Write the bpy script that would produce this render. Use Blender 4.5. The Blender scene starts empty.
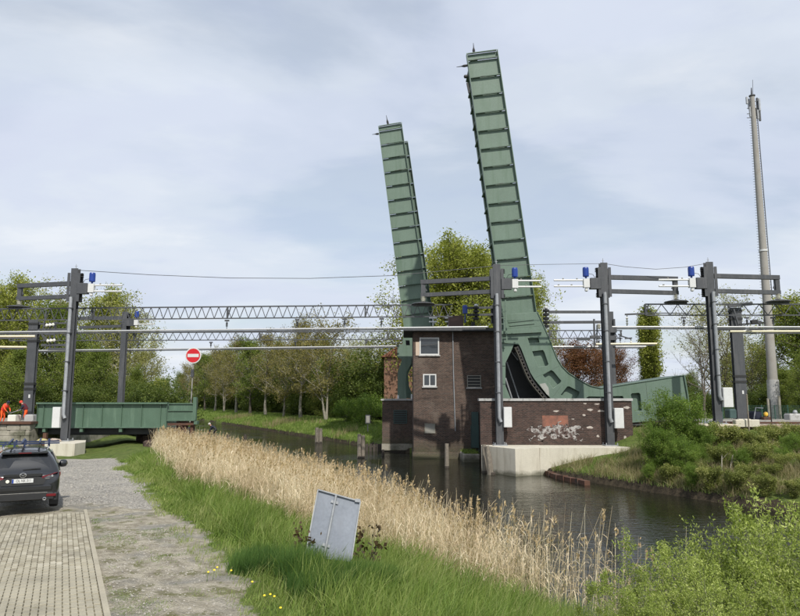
import bpy, math, random
import numpy as np
from mathutils import Vector, Matrix

R_ = math.radians
S = bpy.context.scene
COL = S.collection
PI = math.pi

# ------------------------------------------------------------------ camera
F = 670.0                      # focal length in pixels of the 800 px wide photograph
CAMZ = 3.2
TILT = math.atan(90.0 / F)
cam_d = bpy.data.cameras.new('camera')
cam = bpy.data.objects.new('camera', cam_d)
COL.objects.link(cam)
cam.location = (0, 0, CAMZ)
cam.rotation_euler = (PI / 2 + TILT, 0, 0)
cam_d.sensor_width = 36.0
cam_d.lens = F / 800.0 * 36.0
cam_d.clip_start = 0.1
cam_d.clip_end = 3000
S.camera = cam

# ------------------------------------------------------------------ sun and sky
SUN_DIR = Vector((0.34, -1.0, 0)).normalized()      # horizontal direction towards the sun
SUN_EL = R_(47)
to_sun = Vector((SUN_DIR.x * math.cos(SUN_EL), SUN_DIR.y * math.cos(SUN_EL), math.sin(SUN_EL)))
sd = bpy.data.lights.new('sun', 'SUN')
sd.energy = 3.5
sd.angle = R_(0.9)
sd.color = (1.0, 0.945, 0.86)
sun = bpy.data.objects.new('sun', sd)
COL.objects.link(sun)
sun.rotation_euler = to_sun.to_track_quat('Z', 'Y').to_euler()
sun.location = (20, -30, 40)

W_ = bpy.data.worlds.new('World')
S.world = W_
W_.use_nodes = True
nt = W_.node_tree
nt.nodes.clear()
N = nt.nodes.new
L = nt.links.new
out = N('ShaderNodeOutputWorld'); bg = N('ShaderNodeBackground')
sky = N('ShaderNodeTexSky'); sky.sky_type = 'NISHITA'; sky.sun_disc = False
sky.sun_elevation = SUN_EL
sky.sun_rotation = math.atan2(SUN_DIR.x, SUN_DIR.y)
sky.altitude = 10; sky.air_density = 1.2; sky.dust_density = 1.5
tc = N('ShaderNodeTexCoord')
sep = N('ShaderNodeSeparateXYZ'); L(tc.outputs['Generated'], sep.inputs[0])
# project the direction on a flat cloud layer
def wm(op, a, b=None, clamp=False):
    n = N('ShaderNodeMath'); n.operation = op; n.use_clamp = clamp
    for i, v in enumerate((a, b)):
        if v is None: continue
        if isinstance(v, (int, float)): n.inputs[i].default_value = v
        else: L(v, n.inputs[i])
    return n.outputs[0]
zz = wm('ADD', wm('MAXIMUM', sep.outputs[2], 0.0), 0.16)
cx = wm('DIVIDE', sep.outputs[0], zz); cy = wm('DIVIDE', sep.outputs[1], zz)
cmb = N('ShaderNodeCombineXYZ'); L(cx, cmb.inputs[0]); L(cy, cmb.inputs[1])
def wnoise(scale, detail, rough, off):
    mp = N('ShaderNodeMapping'); mp.inputs['Location'].default_value = off
    mp.inputs['Rotation'].default_value = (0, 0, R_(12)); mp.inputs['Scale'].default_value = (0.8, 1.15, 1)
    L(cmb.outputs[0], mp.inputs[0])
    n = N('ShaderNodeTexNoise'); n.inputs['Scale'].default_value = scale; n.inputs['Detail'].default_value = detail
    n.inputs['Roughness'].default_value = rough; n.inputs['Distortion'].default_value = 0.25
    L(mp.outputs[0], n.inputs['Vector']); return n.outputs['Fac']
def ramp(fac, stops):
    r = N('ShaderNodeValToRGB'); L(fac, r.inputs[0]); e = r.color_ramp.elements
    e[0].position, e[0].color = stops[0][0], (*stops[0][1], 1); e[1].position, e[1].color = stops[-1][0], (*stops[-1][1], 1)
    for p, c in stops[1:-1]:
        k = e.new(p); k.color = (*c, 1)
    r.color_ramp.interpolation = 'EASE'
    return r.outputs[0]
g3 = lambda v: (v, v, v)
cover = ramp(wnoise(0.9, 8, 0.52, (3.1, 1.4, 0)), [(0.36, g3(0.58)), (0.48, g3(0.86)), (0.57, g3(0.98))])
shade = ramp(wnoise(1.25, 9, 0.56, (7.3, 5.2, 0)), [(0.34, (5.6, 6.05, 7.2)), (0.46, (5.75, 6.25, 7.3)), (0.56, (6.1, 6.6, 7.4)), (0.70, (6.9, 7.25, 7.75))])
mx = N('ShaderNodeMix'); mx.data_type = 'RGBA'
L(cover, mx.inputs['Factor']); L(sky.outputs[0], mx.inputs['A']); L(shade, mx.inputs['B'])
L(mx.outputs['Result'], bg.inputs['Color'])
bg.inputs['Strength'].default_value = 0.1
L(bg.outputs[0], out.inputs['Surface'])

S.view_settings.view_transform = 'Standard'
S.view_settings.look = 'None'
S.view_settings.exposure = 0.30
S.view_settings.gamma = 1.0
S.view_settings.use_curve_mapping = False
S.render.engine = 'CYCLES'
S.cycles.max_bounces = 6
S.cycles.transparent_max_bounces = 4

# ------------------------------------------------------------------ helpers
ct, st = math.cos(TILT), math.sin(TILT)
def at(px, py, Y):
    """point at depth Y seen at pixel (px,py) of the photograph (used for surveying the place)"""
    u = (px - 400) / F; v = (308 - py) / F
    k = Y / (ct - v * st)
    return Vector((u * k, Y, CAMZ + (st + v * ct) * k))
def xz(px, py, Y):
    p = at(px, py, Y); return (p.x, p.z)
def on_z(px, py, z):
    u = (px - 400) / F; v = (308 - py) / F
    k = (z - CAMZ) / (st + v * ct)
    return Vector((u * k, (ct - v * st) * k, z))

ORG = {}
def tag(o, label=None, cat=None, group=None, kind=None):
    if label: o['label'] = label
    if cat: o['category'] = cat
    if group: o['group'] = group
    if kind: o['kind'] = kind
    return o
def thing(name, loc, label, cat, group=None, rz=0.0):
    o = bpy.data.objects.new(name, None)
    COL.objects.link(o); o.location = loc; o.rotation_euler = (0, 0, rz)
    o.empty_display_size = 0.3
    ORG[o] = Vector(loc)
    return tag(o, label, cat, group)
def link(name, me, parent=None, loc=None, local=False):
    o = bpy.data.objects.new(name, me); COL.objects.link(o)
    if parent is not None:
        o.parent = parent
        ORG[o] = ORG[parent] if not local else Vector((0, 0, 0))
    else:
        ORG[o] = Vector((0, 0, 0))
    if loc is not None:
        o.location = Vector(loc) - (ORG[parent] if parent is not None and not local else Vector((0, 0, 0)))
    return o

class MB:
    def __init__(s): s.v = []; s.f = []; s.m = []; s.cm = 0; s.T = None
    def add(s, vs, fs):
        n = len(s.v)
        if s.T is not None: vs = [s.T @ Vector(p) for p in vs]
        s.v += [tuple(p) for p in vs]
        s.f += [tuple(i + n for i in f) for f in fs]; s.m += [s.cm] * len(fs)
        return s
    def box(s, x0, x1, y0, y1, z0, z1):
        return s.add([(x0,y0,z0),(x1,y0,z0),(x1,y1,z0),(x0,y1,z0),(x0,y0,z1),(x1,y0,z1),(x1,y1,z1),(x0,y1,z1)],
                     [(0,3,2,1),(4,5,6,7),(0,1,5,4),(1,2,6,5),(2,3,7,6),(3,0,4,7)])
    def cbox(s, x0, x1, y0, y1, z0, z1, c=0.02):
        """box with chamfered upright and top edges"""
        def ring(i, z):
            return [(x0+i+c,y0+i,z),(x1-i-c,y0+i,z),(x1-i,y0+i+c,z),(x1-i,y1-i-c,z),(x1-i-c,y1-i,z),(x0+i+c,y1-i,z),(x0+i,y1-i-c,z),(x0+i,y0+i+c,z)]
        vs = ring(0, z0) + ring(0, z1 - c) + ring(c, z1)
        fs = [tuple(range(7, -1, -1)), tuple(range(16, 24))]
        for r in (0, 8):
            for k in range(8): fs.append((r+k, r+(k+1)%8, r+8+(k+1)%8, r+8+k))
        return s.add(vs, fs)
    def bar(s, p0, p1, w, h, up=(0, 0, 1)):
        p0 = Vector(p0); p1 = Vector(p1); d = (p1 - p0).normalized(); up = Vector(up)
        if abs(d.dot(up)) > 0.98: up = Vector((0, 1, 0))
        a = d.cross(up).normalized() * (w / 2); b = a.cross(d).normalized() * (h / 2)
        vs = [p0-a-b, p0+a-b, p0+a+b, p0-a+b, p1-a-b, p1+a-b, p1+a+b, p1-a+b]
        return s.add(vs, [(0,1,2,3),(7,6,5,4),(0,4,5,1),(1,5,6,2),(2,6,7,3),(3,7,4,0)])
    def hbar(s, p0, p1, w, h, t=0.03, up=(0, 0, 1)):
        """H / I section: flanges of width w, total height h"""
        p0 = Vector(p0); p1 = Vector(p1); d = (p1 - p0).normalized(); u = Vector(up)
        if abs(d.dot(u)) > 0.98: u = Vector((0, 1, 0))
        a = d.cross(u).normalized(); b = a.cross(d).normalized()
        for sg in (-1, 1):
            o = b * (sg * (h / 2 - t / 2)); s.bar(p0 + o, p1 + o, w, t, b)
        s.bar(p0, p1, t, h - 2 * t, b); return s
    def tube(s, pts, r, n=8, r1=None, cap=True):
        pts = [Vector(p) for p in pts]; m = len(pts); vs = []; fs = []
        rs = r if isinstance(r, (list, tuple)) else [r + ((r1 if r1 is not None else r) - r) * i / max(1, m - 1) for i in range(m)]
        pa = None
        for i, p in enumerate(pts):
            d = (pts[min(i+1, m-1)] - pts[max(i-1, 0)])
            d = d.normalized() if d.length > 1e-9 else Vector((0, 0, 1))
            if pa is None:
                pa = d.orthogonal().normalized()
            else:
                q = pa - d * pa.dot(d); pa = q.normalized() if q.length > 1e-6 else d.orthogonal().normalized()
            b = d.cross(pa)
            for k in range(n):
                t = 2 * PI * k / n; vs.append(p + (pa * math.cos(t) + b * math.sin(t)) * rs[i])
        for i in range(m - 1):
            for k in range(n):
                fs.append((i*n+k, i*n+(k+1)%n, (i+1)*n+(k+1)%n, (i+1)*n+k))
        if cap: fs += [tuple(range(n-1, -1, -1)), tuple((m-1)*n + k for k in range(n))]
        return s.add(vs, fs)
    def lathe(s, c, prof, n=12, axis=(0, 0, 1)):
        """prof = [(radius, height)]"""
        ax = Vector(axis).normalized(); a = ax.orthogonal().normalized(); b = ax.cross(a); c = Vector(c); vs = []; fs = []
        for r, h in prof:
            for k in range(n):
                t = 2 * PI * k / n; vs.append(c + ax * h + (a * math.cos(t) + b * math.sin(t)) * max(r, 1e-4))
        m = len(prof)
        for i in range(m - 1):
            for k in range(n): fs.append((i*n+k, i*n+(k+1)%n, (i+1)*n+(k+1)%n, (i+1)*n+k))
        fs += [tuple(range(n-1, -1, -1)), tuple((m-1)*n + k for k in range(n))]
        return s.add(vs, fs)
    def prism(s, poly, y0, y1):
        """poly in (x,z), extruded in y"""
        n = len(poly)
        vs = [(x, y0, z) for x, z in poly] + [(x, y1, z) for x, z in poly]
        fs = [tuple(range(n)), tuple(range(2*n-1, n-1, -1))] + [(k, k+n, (k+1)%n+n, (k+1)%n) for k in range(n)]
        return s.add(vs, fs)
    def slab(s, poly, z0, z1):
        """poly in (x,y), extruded in z"""
        n = len(poly)
        vs = [(x, y, z0) for x, y in poly] + [(x, y, z1) for x, y in poly]
        fs = [tuple(range(n-1, -1, -1)), tuple(range(n, 2*n))] + [(k, (k+1)%n, (k+1)%n+n, k+n) for k in range(n)]
        return s.add(vs, fs)
    def mesh(s, name, mats, org=(0, 0, 0), smooth=False, fix=True):
        me = bpy.data.meshes.new(name)
        o = Vector(org)
        me.from_pydata([(v[0]-o.x, v[1]-o.y, v[2]-o.z) for v in s.v], [], s.f)
        if not isinstance(mats, (list, tuple)): mats = [mats]
        for m in mats: me.materials.append(m)
        if len(mats) > 1: me.polygons.foreach_set('material_index', s.m)
        if fix:
            import bmesh
            b = bmesh.new(); b.from_mesh(me); bmesh.ops.recalc_face_normals(b, faces=b.faces); b.to_mesh(me); b.free()
        if smooth:
            me.polygons.foreach_set('use_smooth', [True] * len(me.polygons))
            try: me.set_sharp_from_angle(angle=R_(40))
            except Exception: pass
        me.update(); return me
    def build(s, name, mats, parent=None, smooth=False, local=False):
        org = ORG[parent] if (parent is not None and not local) else (0, 0, 0)
        return link(name, s.mesh(name, mats, org, smooth), parent, local=local)

def plate(name, rings, Yc, thick, mat, parent, bevel=0.0):
    """flat plate standing in the xz plane, rings = outline followed by hole outlines, each a list of (x,z)"""
    cu = bpy.data.curves.new('tmp', 'CURVE'); cu.dimensions = '2D'; cu.fill_mode = 'BOTH'; cu.extrude = thick / 2 - bevel
    cu.bevel_depth = bevel; cu.bevel_resolution = 1
    for ring in rings:
        sp = cu.splines.new('POLY'); sp.points.add(len(ring) - 1)
        for i, (x, z) in enumerate(ring): sp.points[i].co = (x, z, 0, 1)
        sp.use_cyclic_u = True
    ob = bpy.data.objects.new('tmp', cu); COL.objects.link(ob)
    dg = bpy.context.evaluated_depsgraph_get(); dg.update()
    me = bpy.data.meshes.new_from_object(ob.evaluated_get(dg)); me.name = name
    bpy.data.objects.remove(ob); bpy.data.curves.remove(cu)
    org = ORG[parent] if parent is not None else Vector((0, 0, 0))
    for v in me.vertices:
        x, y, z = v.co; v.co = (x - org.x, Yc - z - org.y, y - org.z)
    me.materials.clear(); me.materials.append(mat)
    return link(name, me, parent)

def np_mesh(name, V, Fq, mat, k=4):
    me = bpy.data.meshes.new(name)
    V = np.ascontiguousarray(V, dtype=np.float32).reshape(-1, 3); Fq = np.ascontiguousarray(Fq, dtype=np.int32).reshape(-1, k)
    me.vertices.add(len(V)); me.vertices.foreach_set('co', V.ravel())
    me.loops.add(Fq.size); me.loops.foreach_set('vertex_index', Fq.ravel())
    me.polygons.add(len(Fq)); me.polygons.foreach_set('loop_start', np.arange(0, Fq.size, k, dtype=np.int32))
    try: me.polygons.foreach_set('loop_total', np.full(len(Fq), k, dtype=np.int32))
    except Exception: pass
    me.update(calc_edges=True); me.validate()
    if mat is not None: me.materials.append(mat)
    return me
def leaf_geo(C, size, rng, aspect=0.55, up=0.0, droop=None):
    n = len(C)
    d = rng.normal(size=(n, 3))
    if droop is not None: d = d * 0.6 + np.array(droop)
    d /= np.linalg.norm(d, axis=1)[:, None]
    q = rng.normal(size=(n, 3)); q[:, 2] += up
    nrm = q - d * np.sum(q * d, axis=1)[:, None]; nrm /= np.linalg.norm(nrm, axis=1)[:, None] + 1e-9
    b = np.cross(d, nrm)
    sz = (size * rng.uniform(0.6, 1.3, size=n))[:, None]
    V = np.stack([C - d*sz*0.5, C + b*sz*0.5*aspect, C + d*sz*0.5, C - b*sz*0.5*aspect], axis=1)
    Fq = np.arange(n * 4).reshape(n, 4)
    return V.reshape(-1, 3), Fq
def ribbon_geo(P, Wd, rng, side=None):
    """P (n,k,3) centre lines, Wd (n,k) widths"""
    n, k, _ = P.shape
    if side is None:
        a = rng.uniform(0, 2*PI, n); side = np.stack([np.cos(a), np.sin(a), np.zeros(n)], axis=1)
    V = np.stack([P - side[:, None, :]*Wd[:, :, None]*0.5, P + side[:, None, :]*Wd[:, :, None]*0.5], axis=2)   # n,k,2,3
    base = np.arange(n)[:, None] * (2*k) + np.arange(k-1)[None, :] * 2
    Fq = np.stack([base, base+1, base+3, base+2], axis=2)
    return V.reshape(-1, 3), Fq.reshape(-1, 4)
def merge(parts):
    Vs = []; Fs = []; o = 0
    for V, Fq in parts:
        Vs.append(V); Fs.append(Fq + o); o += len(V)
    return np.concatenate(Vs), np.concatenate(Fs)

# ------------------------------------------------------------------ materials
def mat_nodes(name):
    m = bpy.data.materials.new(name); m.use_nodes = True
    t = m.node_tree; t.nodes.clear()
    o = t.nodes.new('ShaderNodeOutputMaterial'); b = t.nodes.new('ShaderNodeBsdfPrincipled')
    t.links.new(b.outputs[0], o.inputs['Surface'])
    return m, t, b, o
def nn(t, typ, **kw):
    n = t.nodes.new(typ)
    for k, v in kw.items():
        if k in n.inputs: n.inputs[k].default_value = v
        else: setattr(n, k, v)
    return n
def tramp(t, fac, stops, interp='LINEAR'):
    r = t.nodes.new('ShaderNodeValToRGB'); t.links.new(fac, r.inputs[0]); e = r.color_ramp.elements
    e[0].position, e[0].color = stops[0][0], (*stops[0][1], 1); e[1].position, e[1].color = stops[-1][0], (*stops[-1][1], 1)
    for p, c in stops[1:-1]:
        k = e.new(p); k.color = (*c, 1)
    r.color_ramp.interpolation = interp
    return r.outputs[0]
def tmix(t, fac, a, b, blend='MIX'):
    m = t.nodes.new('ShaderNodeMix'); m.data_type = 'RGBA'; m.blend_type = blend
    for key, v in (('Factor', fac), ('A', a), ('B', b)):
        inp = [i for i in m.inputs if i.name == key and (i.type == 'VALUE' if key == 'Factor' else i.type == 'RGBA')][0]
        if isinstance(v, (int, float)): inp.default_value = v
        elif isinstance(v, tuple): inp.default_value = (*v[:3], 1)
        else: t.links.new(v, inp)
    return [o for o in m.outputs if o.type == 'RGBA'][0]
def mul(c, k): return tuple(x * k for x in c)
def surf(name, col, rough=0.6, metal=0.0, var=0.25, scale=1.5, dirt=None, dscale=0.6, dmin=0.52, dmax=0.66, bump=0.0, bscale=20, spec=0.5, streak=False):
    """painted / mineral surface with mottling, optional patches of dirt in a second colour and fine relief"""
    m, t, b, o = mat_nodes(name)
    tc = nn(t, 'ShaderNodeTexCoord'); src = nn(t, 'ShaderNodeNewGeometry').outputs['Position']
    if streak:
        mp = nn(t, 'ShaderNodeMapping'); mp.inputs['Scale'].default_value = (3.5, 3.5, 0.35); t.links.new(src, mp.inputs[0]); src2 = mp.outputs[0]
    else: src2 = src
    n1 = nn(t, 'ShaderNodeTexNoise', Scale=scale, Detail=6.0, Roughness=0.6); t.links.new(src, n1.inputs['Vector'])
    c = tramp(t, n1.outputs['Fac'], [(0.3, mul(col, 1 - var)), (0.7, mul(col, 1 + var))])
    n3 = nn(t, 'ShaderNodeTexNoise', Scale=bscale, Detail=4.0, Roughness=0.6); t.links.new(src, n3.inputs['Vector'])
    c = tmix(t, 0.35, c, tramp(t, n3.outputs['Fac'], [(0.3, mul(col, 0.7)), (0.7, mul(col, 1.2))]))
    if dirt is not None:
        n2 = nn(t, 'ShaderNodeTexNoise', Scale=dscale, Detail=8.0, Roughness=0.65); t.links.new(src2, n2.inputs['Vector'])
        c = tmix(t, tramp(t, n2.outputs['Fac'], [(dmin, g3(0)), (dmax, g3(1))]), c, dirt)
    if name in ('new_concrete', 'old_concrete'):     # tide line and algae just above the water
        sz = nn(t, 'ShaderNodeSeparateXYZ'); t.links.new(src, sz.inputs[0])
        ad = nn(t, 'ShaderNodeMath', operation='MULTIPLY_ADD'); t.links.new(n1.outputs['Fac'], ad.inputs[0]); ad.inputs[1].default_value = 0.7; t.links.new(sz.outputs[2], ad.inputs[2])
        mz = nn(t, 'ShaderNodeMapRange'); t.links.new(ad.outputs[0], mz.inputs[0]); mz.inputs[1].default_value = -1.30; mz.inputs[2].default_value = -1.05; mz.inputs[3].default_value = 0.8; mz.inputs[4].default_value = 0.0
        c = tmix(t, mz.outputs[0], c, (0.075, 0.075, 0.045))
    if name.startswith('green_paint'):
        mr_ = nn(t, 'ShaderNodeMapping'); mr_.inputs['Scale'].default_value = (5.0, 5.0, 0.7); mr_.inputs['Location'].default_value = (3, 7, 1); t.links.new(src, mr_.inputs[0])
        n5 = nn(t, 'ShaderNodeTexNoise', Scale=1.6, Detail=7.0, Roughness=0.75); t.links.new(mr_.outputs[0], n5.inputs['Vector'])
        c = tmix(t, tramp(t, n5.outputs['Fac'], [(0.64, g3(0)), (0.72, g3(0.55))]), c, (0.13, 0.085, 0.05))
        c = tmix(t, tramp(t, n5.outputs['Fac'], [(0.26, g3(0.6)), (0.34, g3(0))]), c, (0.28, 0.33, 0.28))
    t.links.new(c, b.inputs['Base Color'])
    rr = tramp(t, n1.outputs['Fac'], [(0.3, g3(max(0.02, rough - 0.08))), (0.7, g3(min(1, rough + 0.1)))])
    t.links.new(rr, b.inputs['Roughness'])
    b.inputs['Metallic'].default_value = metal
    b.inputs['Specular IOR Level'].default_value = spec
    if bump > 0:
        bp = nn(t, 'ShaderNodeBump', Strength=bump, Distance=0.02); t.links.new(n3.outputs['Fac'], bp.inputs['Height']); t.links.new(bp.outputs[0], b.inputs['Normal'])
    return m
def foliage(name, c0, c1, c2=None, trans=0.35, patch=0.5, rough=0.6):
    if name.startswith('leaves') or name.startswith('bramble'):
        kf = (1.48, 1.40, 1.20); c0, c1, c2 = [tuple(x*k for x, k in zip(c, kf)) if c else None for c in (c0, c1, c2)]; trans = trans + 0.08
    m, t, b, o = mat_nodes(name)
    g = nn(t, 'ShaderNodeNewGeometry')
    n = nn(t, 'ShaderNodeTexNoise', Scale=patch, Detail=3.0); t.links.new(g.outputs['Position'], n.inputs['Vector'])
    a = nn(t, 'ShaderNodeMath', operation='MULTIPLY_ADD'); t.links.new(g.outputs['Random Per Island'], a.inputs[0]); a.inputs[1].default_value = 0.55
    s2 = nn(t, 'ShaderNodeMath', operation='MULTIPLY_ADD'); t.links.new(n.outputs['Fac'], s2.inputs[0]); s2.inputs[1].default_value = 1.3; s2.inputs[2].default_value = -0.42
    t.links.new(s2.outputs[0], a.inputs[2])
    stops = [(0.05, c0), (0.6, c1), (0.98, c2 or mul(c1, 1.35))]
    c = tramp(t, a.outputs[0], stops)
    b.inputs['Roughness'].default_value = rough; b.inputs['Specular IOR Level'].default_value = 0.3
    t.links.new(c, b.inputs['Base Color'])
    tr = nn(t, 'ShaderNodeBsdfTranslucent'); t.links.new(tmix(t, 1.0, c, (1.1, 1.15, 0.6), 'MULTIPLY'), tr.inputs['Color'])
    ms = nn(t, 'ShaderNodeMixShader'); ms.inputs[0].default_value = trans
    t.links.new(b.outputs[0], ms.inputs[1]); t.links.new(tr.outputs[0], ms.inputs[2]); t.links.new(ms.outputs[0], o.inputs['Surface'])
    return m
def brickmat(name, c1, c2, mortar, bw=0.24, bh=0.085, dirt=None, alg=None, algz=(-1.7, -0.6)):
    m, t, b, o = mat_nodes(name)
    g = nn(t, 'ShaderNodeNewGeometry'); sp = nn(t, 'ShaderNodeSeparateXYZ'); t.links.new(g.outputs['Position'], sp.inputs[0])
    ad = nn(t, 'ShaderNodeMath', operation='ADD'); t.links.new(sp.outputs[0], ad.inputs[0]); t.links.new(sp.outputs[1], ad.inputs[1])
    cb = nn(t, 'ShaderNodeCombineXYZ'); t.links.new(ad.outputs[0], cb.inputs[0]); t.links.new(sp.outputs[2], cb.inputs[1])
    br = nn(t, 'ShaderNodeTexBrick'); t.links.new(cb.outputs[0], br.inputs['Vector'])
    br.inputs['Scale'].default_value = 1.0; br.inputs['Brick Width'].default_value = bw; br.inputs['Row Height'].default_value = bh
    br.inputs['Mortar Size'].default_value = 0.013; br.inputs['Mortar Smooth'].default_value = 0.2; br.inputs['Bias'].default_value = -0.1
    br.inputs['Color1'].default_value = (*c1, 1); br.inputs['Color2'].default_value = (*c2, 1); br.inputs['Mortar'].default_value = (*mortar, 1)
    n = nn(t, 'ShaderNodeTexNoise', Scale=0.9, Detail=7.0, Roughness=0.65); t.links.new(g.outputs['Position'], n.inputs['Vector'])
    c = tmix(t, 0.7, br.outputs['Color'], tramp(t, n.outputs['Fac'], [(0.3, g3(0.62)), (0.7, g3(1.3))]), 'MULTIPLY')
    n2 = nn(t, 'ShaderNodeTexNoise', Scale=9.0, Detail=5.0, Roughness=0.7); t.links.new(g.outputs['Position'], n2.inputs['Vector'])
    c = tmix(t, 0.6, c, tramp(t, n2.outputs['Fac'], [(0.3, g3(0.6)), (0.7, g3(1.4))]), 'MULTIPLY')
    if dirt is not None:
        n4 = nn(t, 'ShaderNodeTexNoise', Scale=0.55, Detail=8.0, Roughness=0.7); mp = nn(t, 'ShaderNodeMapping'); mp.inputs['Location'].default_value = (4, 1, 2); t.links.new(g.outputs['Position'], mp.inputs[0]); t.links.new(mp.outputs[0], n4.inputs['Vector'])
        c = tmix(t, tramp(t, n4.outputs['Fac'], [(0.56, g3(0)), (0.70, g3(0.7))]), c, dirt)
    if alg is not None:
        mr = nn(t, 'ShaderNodeMapRange'); t.links.new(sp.outputs[2], mr.inputs[0]); mr.inputs[1].default_value = algz[0]; mr.inputs[2].default_value = algz[1]; mr.inputs[3].default_value = 0.95; mr.inputs[4].default_value = 0.0
        mm = nn(t, 'ShaderNodeMath', operation='MULTIPLY'); t.links.new(mr.outputs[0], mm.inputs[0]); t.links.new(tramp(t, n.outputs['Fac'], [(0.35, g3(0.3)), (0.6, g3(1))]), mm.inputs[1])
        c = tmix(t, mm.outputs[0], c, alg)
    t.links.new(c, b.inputs['Base Color']); b.inputs['Roughness'].default_value = 0.9; b.inputs['Specular IOR Level'].default_value = 0.2
    bp = nn(t, 'ShaderNodeBump', Strength=0.6, Distance=0.01); t.links.new(br.outputs['Fac'], bp.inputs['Height']); bp.invert = True; t.links.new(bp.outputs[0], b.inputs['Normal'])
    return m

M = {}
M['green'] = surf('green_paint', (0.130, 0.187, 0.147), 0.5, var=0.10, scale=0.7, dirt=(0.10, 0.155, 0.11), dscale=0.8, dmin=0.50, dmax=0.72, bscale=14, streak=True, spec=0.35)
M['green_dk'] = surf('green_paint_shaded', (0.085, 0.135, 0.10), 0.6, var=0.2, dirt=(0.05, 0.06, 0.045), dscale=1.2)  # darker copy of the bridge green: shade of rear, inner parts and stiffeners painted in
M['green_deck'] = surf('green_paint_deck', (0.085, 0.142, 0.100), 0.5, var=0.12, scale=1.0, dirt=(0.13, 0.20, 0.145), dscale=1.0, dmin=0.52, dmax=0.70, streak=True, spec=0.35)
M['black'] = surf('black_steel', (0.018, 0.019, 0.019), 0.6, var=0.3)
M['steel'] = surf('dark_grey_steel', (0.062, 0.066, 0.072), 0.5, var=0.15, bscale=9, dirt=(0.09, 0.092, 0.096), dscale=0.9, streak=True)
M['galv'] = surf('galvanised_steel', (0.32, 0.335, 0.35), 0.45, 0.3, var=0.2, scale=4)
M['rust'] = surf('rusty_steel', (0.10, 0.048, 0.03), 0.85, var=0.35, dirt=(0.05, 0.04, 0.035), dscale=2)
M['white'] = surf('white_paint', (0.60, 0.61, 0.60), 0.45, var=0.04)
M['cream'] = surf('cream_enamel', (0.72, 0.71, 0.62), 0.5, var=0.06)
M['alu'] = surf('aluminium_bar', (0.50, 0.51, 0.52), 0.45, 0.2, var=0.06)
M['brass'] = surf('yellowed_bar', (0.78, 0.70, 0.50), 0.5, 0.0, var=0.06)
M['blue'] = surf('blue_plastic', (0.012, 0.045, 0.26), 0.35, var=0.1)
M['conc'] = surf('new_concrete', (0.55, 0.52, 0.43), 0.9, var=0.10, scale=1.1, dirt=(0.38, 0.345, 0.27), dscale=0.9, dmin=0.50, dmax=0.75, bump=0.25, bscale=25, streak=True)
M['concold'] = surf('old_concrete', (0.30, 0.28, 0.23), 0.95, var=0.25, scale=1.4, dirt=(0.11, 0.11, 0.075), dscale=1.1, dmin=0.46, dmax=0.66, bump=0.5, bscale=18)
M['pylon'] = surf('pylon_concrete', (0.30, 0.288, 0.262), 0.9, var=0.12, scale=0.8, dirt=(0.27, 0.25, 0.22), dscale=0.7, bump=0.2)
M['brick'] = brickmat('tower_brick', (0.108, 0.067, 0.051), (0.050, 0.035, 0.030), (0.135, 0.122, 0.106), dirt=(0.17, 0.14, 0.115), alg=(0.055, 0.065, 0.032), algz=(-1.75, -0.1))
M['brick2'] = brickmat('wall_brick', (0.085, 0.050, 0.041), (0.038, 0.027, 0.025), (0.095, 0.082, 0.072), dirt=(0.045, 0.035, 0.03))
M['brick_red'] = brickmat('house_brick', (0.22, 0.095, 0.052), (0.15, 0.066, 0.04), (0.25, 0.2, 0.16))
M['coping'] = surf('grey_coping', (0.40, 0.40, 0.39), 0.8, var=0.15, dirt=(0.2, 0.2, 0.18), dscale=2)
M['roof'] = surf('bitumen_roof', (0.035, 0.036, 0.038), 0.85, var=0.3)
M['wood'] = surf('grey_timber', (0.20, 0.175, 0.14), 0.9, var=0.35, scale=6, dirt=(0.06, 0.055, 0.045), dscale=2.5, streak=True, bump=0.5)
M['wooddk'] = surf('wet_timber', (0.055, 0.046, 0.036), 0.8, var=0.35, scale=5)
M['bark'] = surf('bark', (0.125, 0.108, 0.085), 0.95, var=0.35, scale=3, dirt=(0.055, 0.05, 0.04), dscale=3)
M['barkpale'] = surf('pale_bark', (0.27, 0.25, 0.20), 0.95, var=0.3, scale=3, dirt=(0.12, 0.12, 0.09), dscale=2)
M['barkdk'] = surf('dark_bark', (0.065, 0.055, 0.046), 0.95, var=0.35, scale=3)
M['ballast'] = surf('track_ballast', (0.27, 0.25, 0.225), 0.95, var=0.35, scale=6, bump=0.9, bscale=11, dirt=(0.14, 0.10, 0.075), dscale=0.8)
M['paver'] = None
M['leaf_willow'] = foliage('leaves_willow', (0.095, 0.135, 0.030), (0.19, 0.25, 0.062), (0.38, 0.44, 0.18), trans=0.3, patch=1.2)
M['leaf_bush'] = foliage('leaves_bush', (0.050, 0.090, 0.018), (0.105, 0.175, 0.032), (0.24, 0.31, 0.09), patch=0.9)
M['leaf_mid'] = foliage('leaves_mid', (0.055, 0.085, 0.018), (0.115, 0.160, 0.034), (0.21, 0.25, 0.07), patch=0.35)
M['leaf_spring'] = foliage('leaves_spring', (0.105, 0.130, 0.026), (0.20, 0.235, 0.052), (0.33, 0.35, 0.11), patch=0.4)
M['leaf_olive'] = foliage('leaves_olive', (0.095, 0.092, 0.034), (0.165, 0.155, 0.058), (0.24, 0.22, 0.10), patch=0.3)
M['leaf_pale'] = foliage('leaves_pale', (0.11, 0.125, 0.04), (0.21, 0.225, 0.085), (0.42, 0.42, 0.24), patch=0.6)
M['leaf_red'] = foliage('leaves_copper', (0.065, 0.030, 0.018), (0.125, 0.060, 0.034), (0.21, 0.11, 0.055), patch=0.6)
M['leaf_dark'] = foliage('leaves_dark', (0.035, 0.055, 0.015), (0.075, 0.110, 0.026), (0.14, 0.17, 0.05), patch=0.4)
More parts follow.
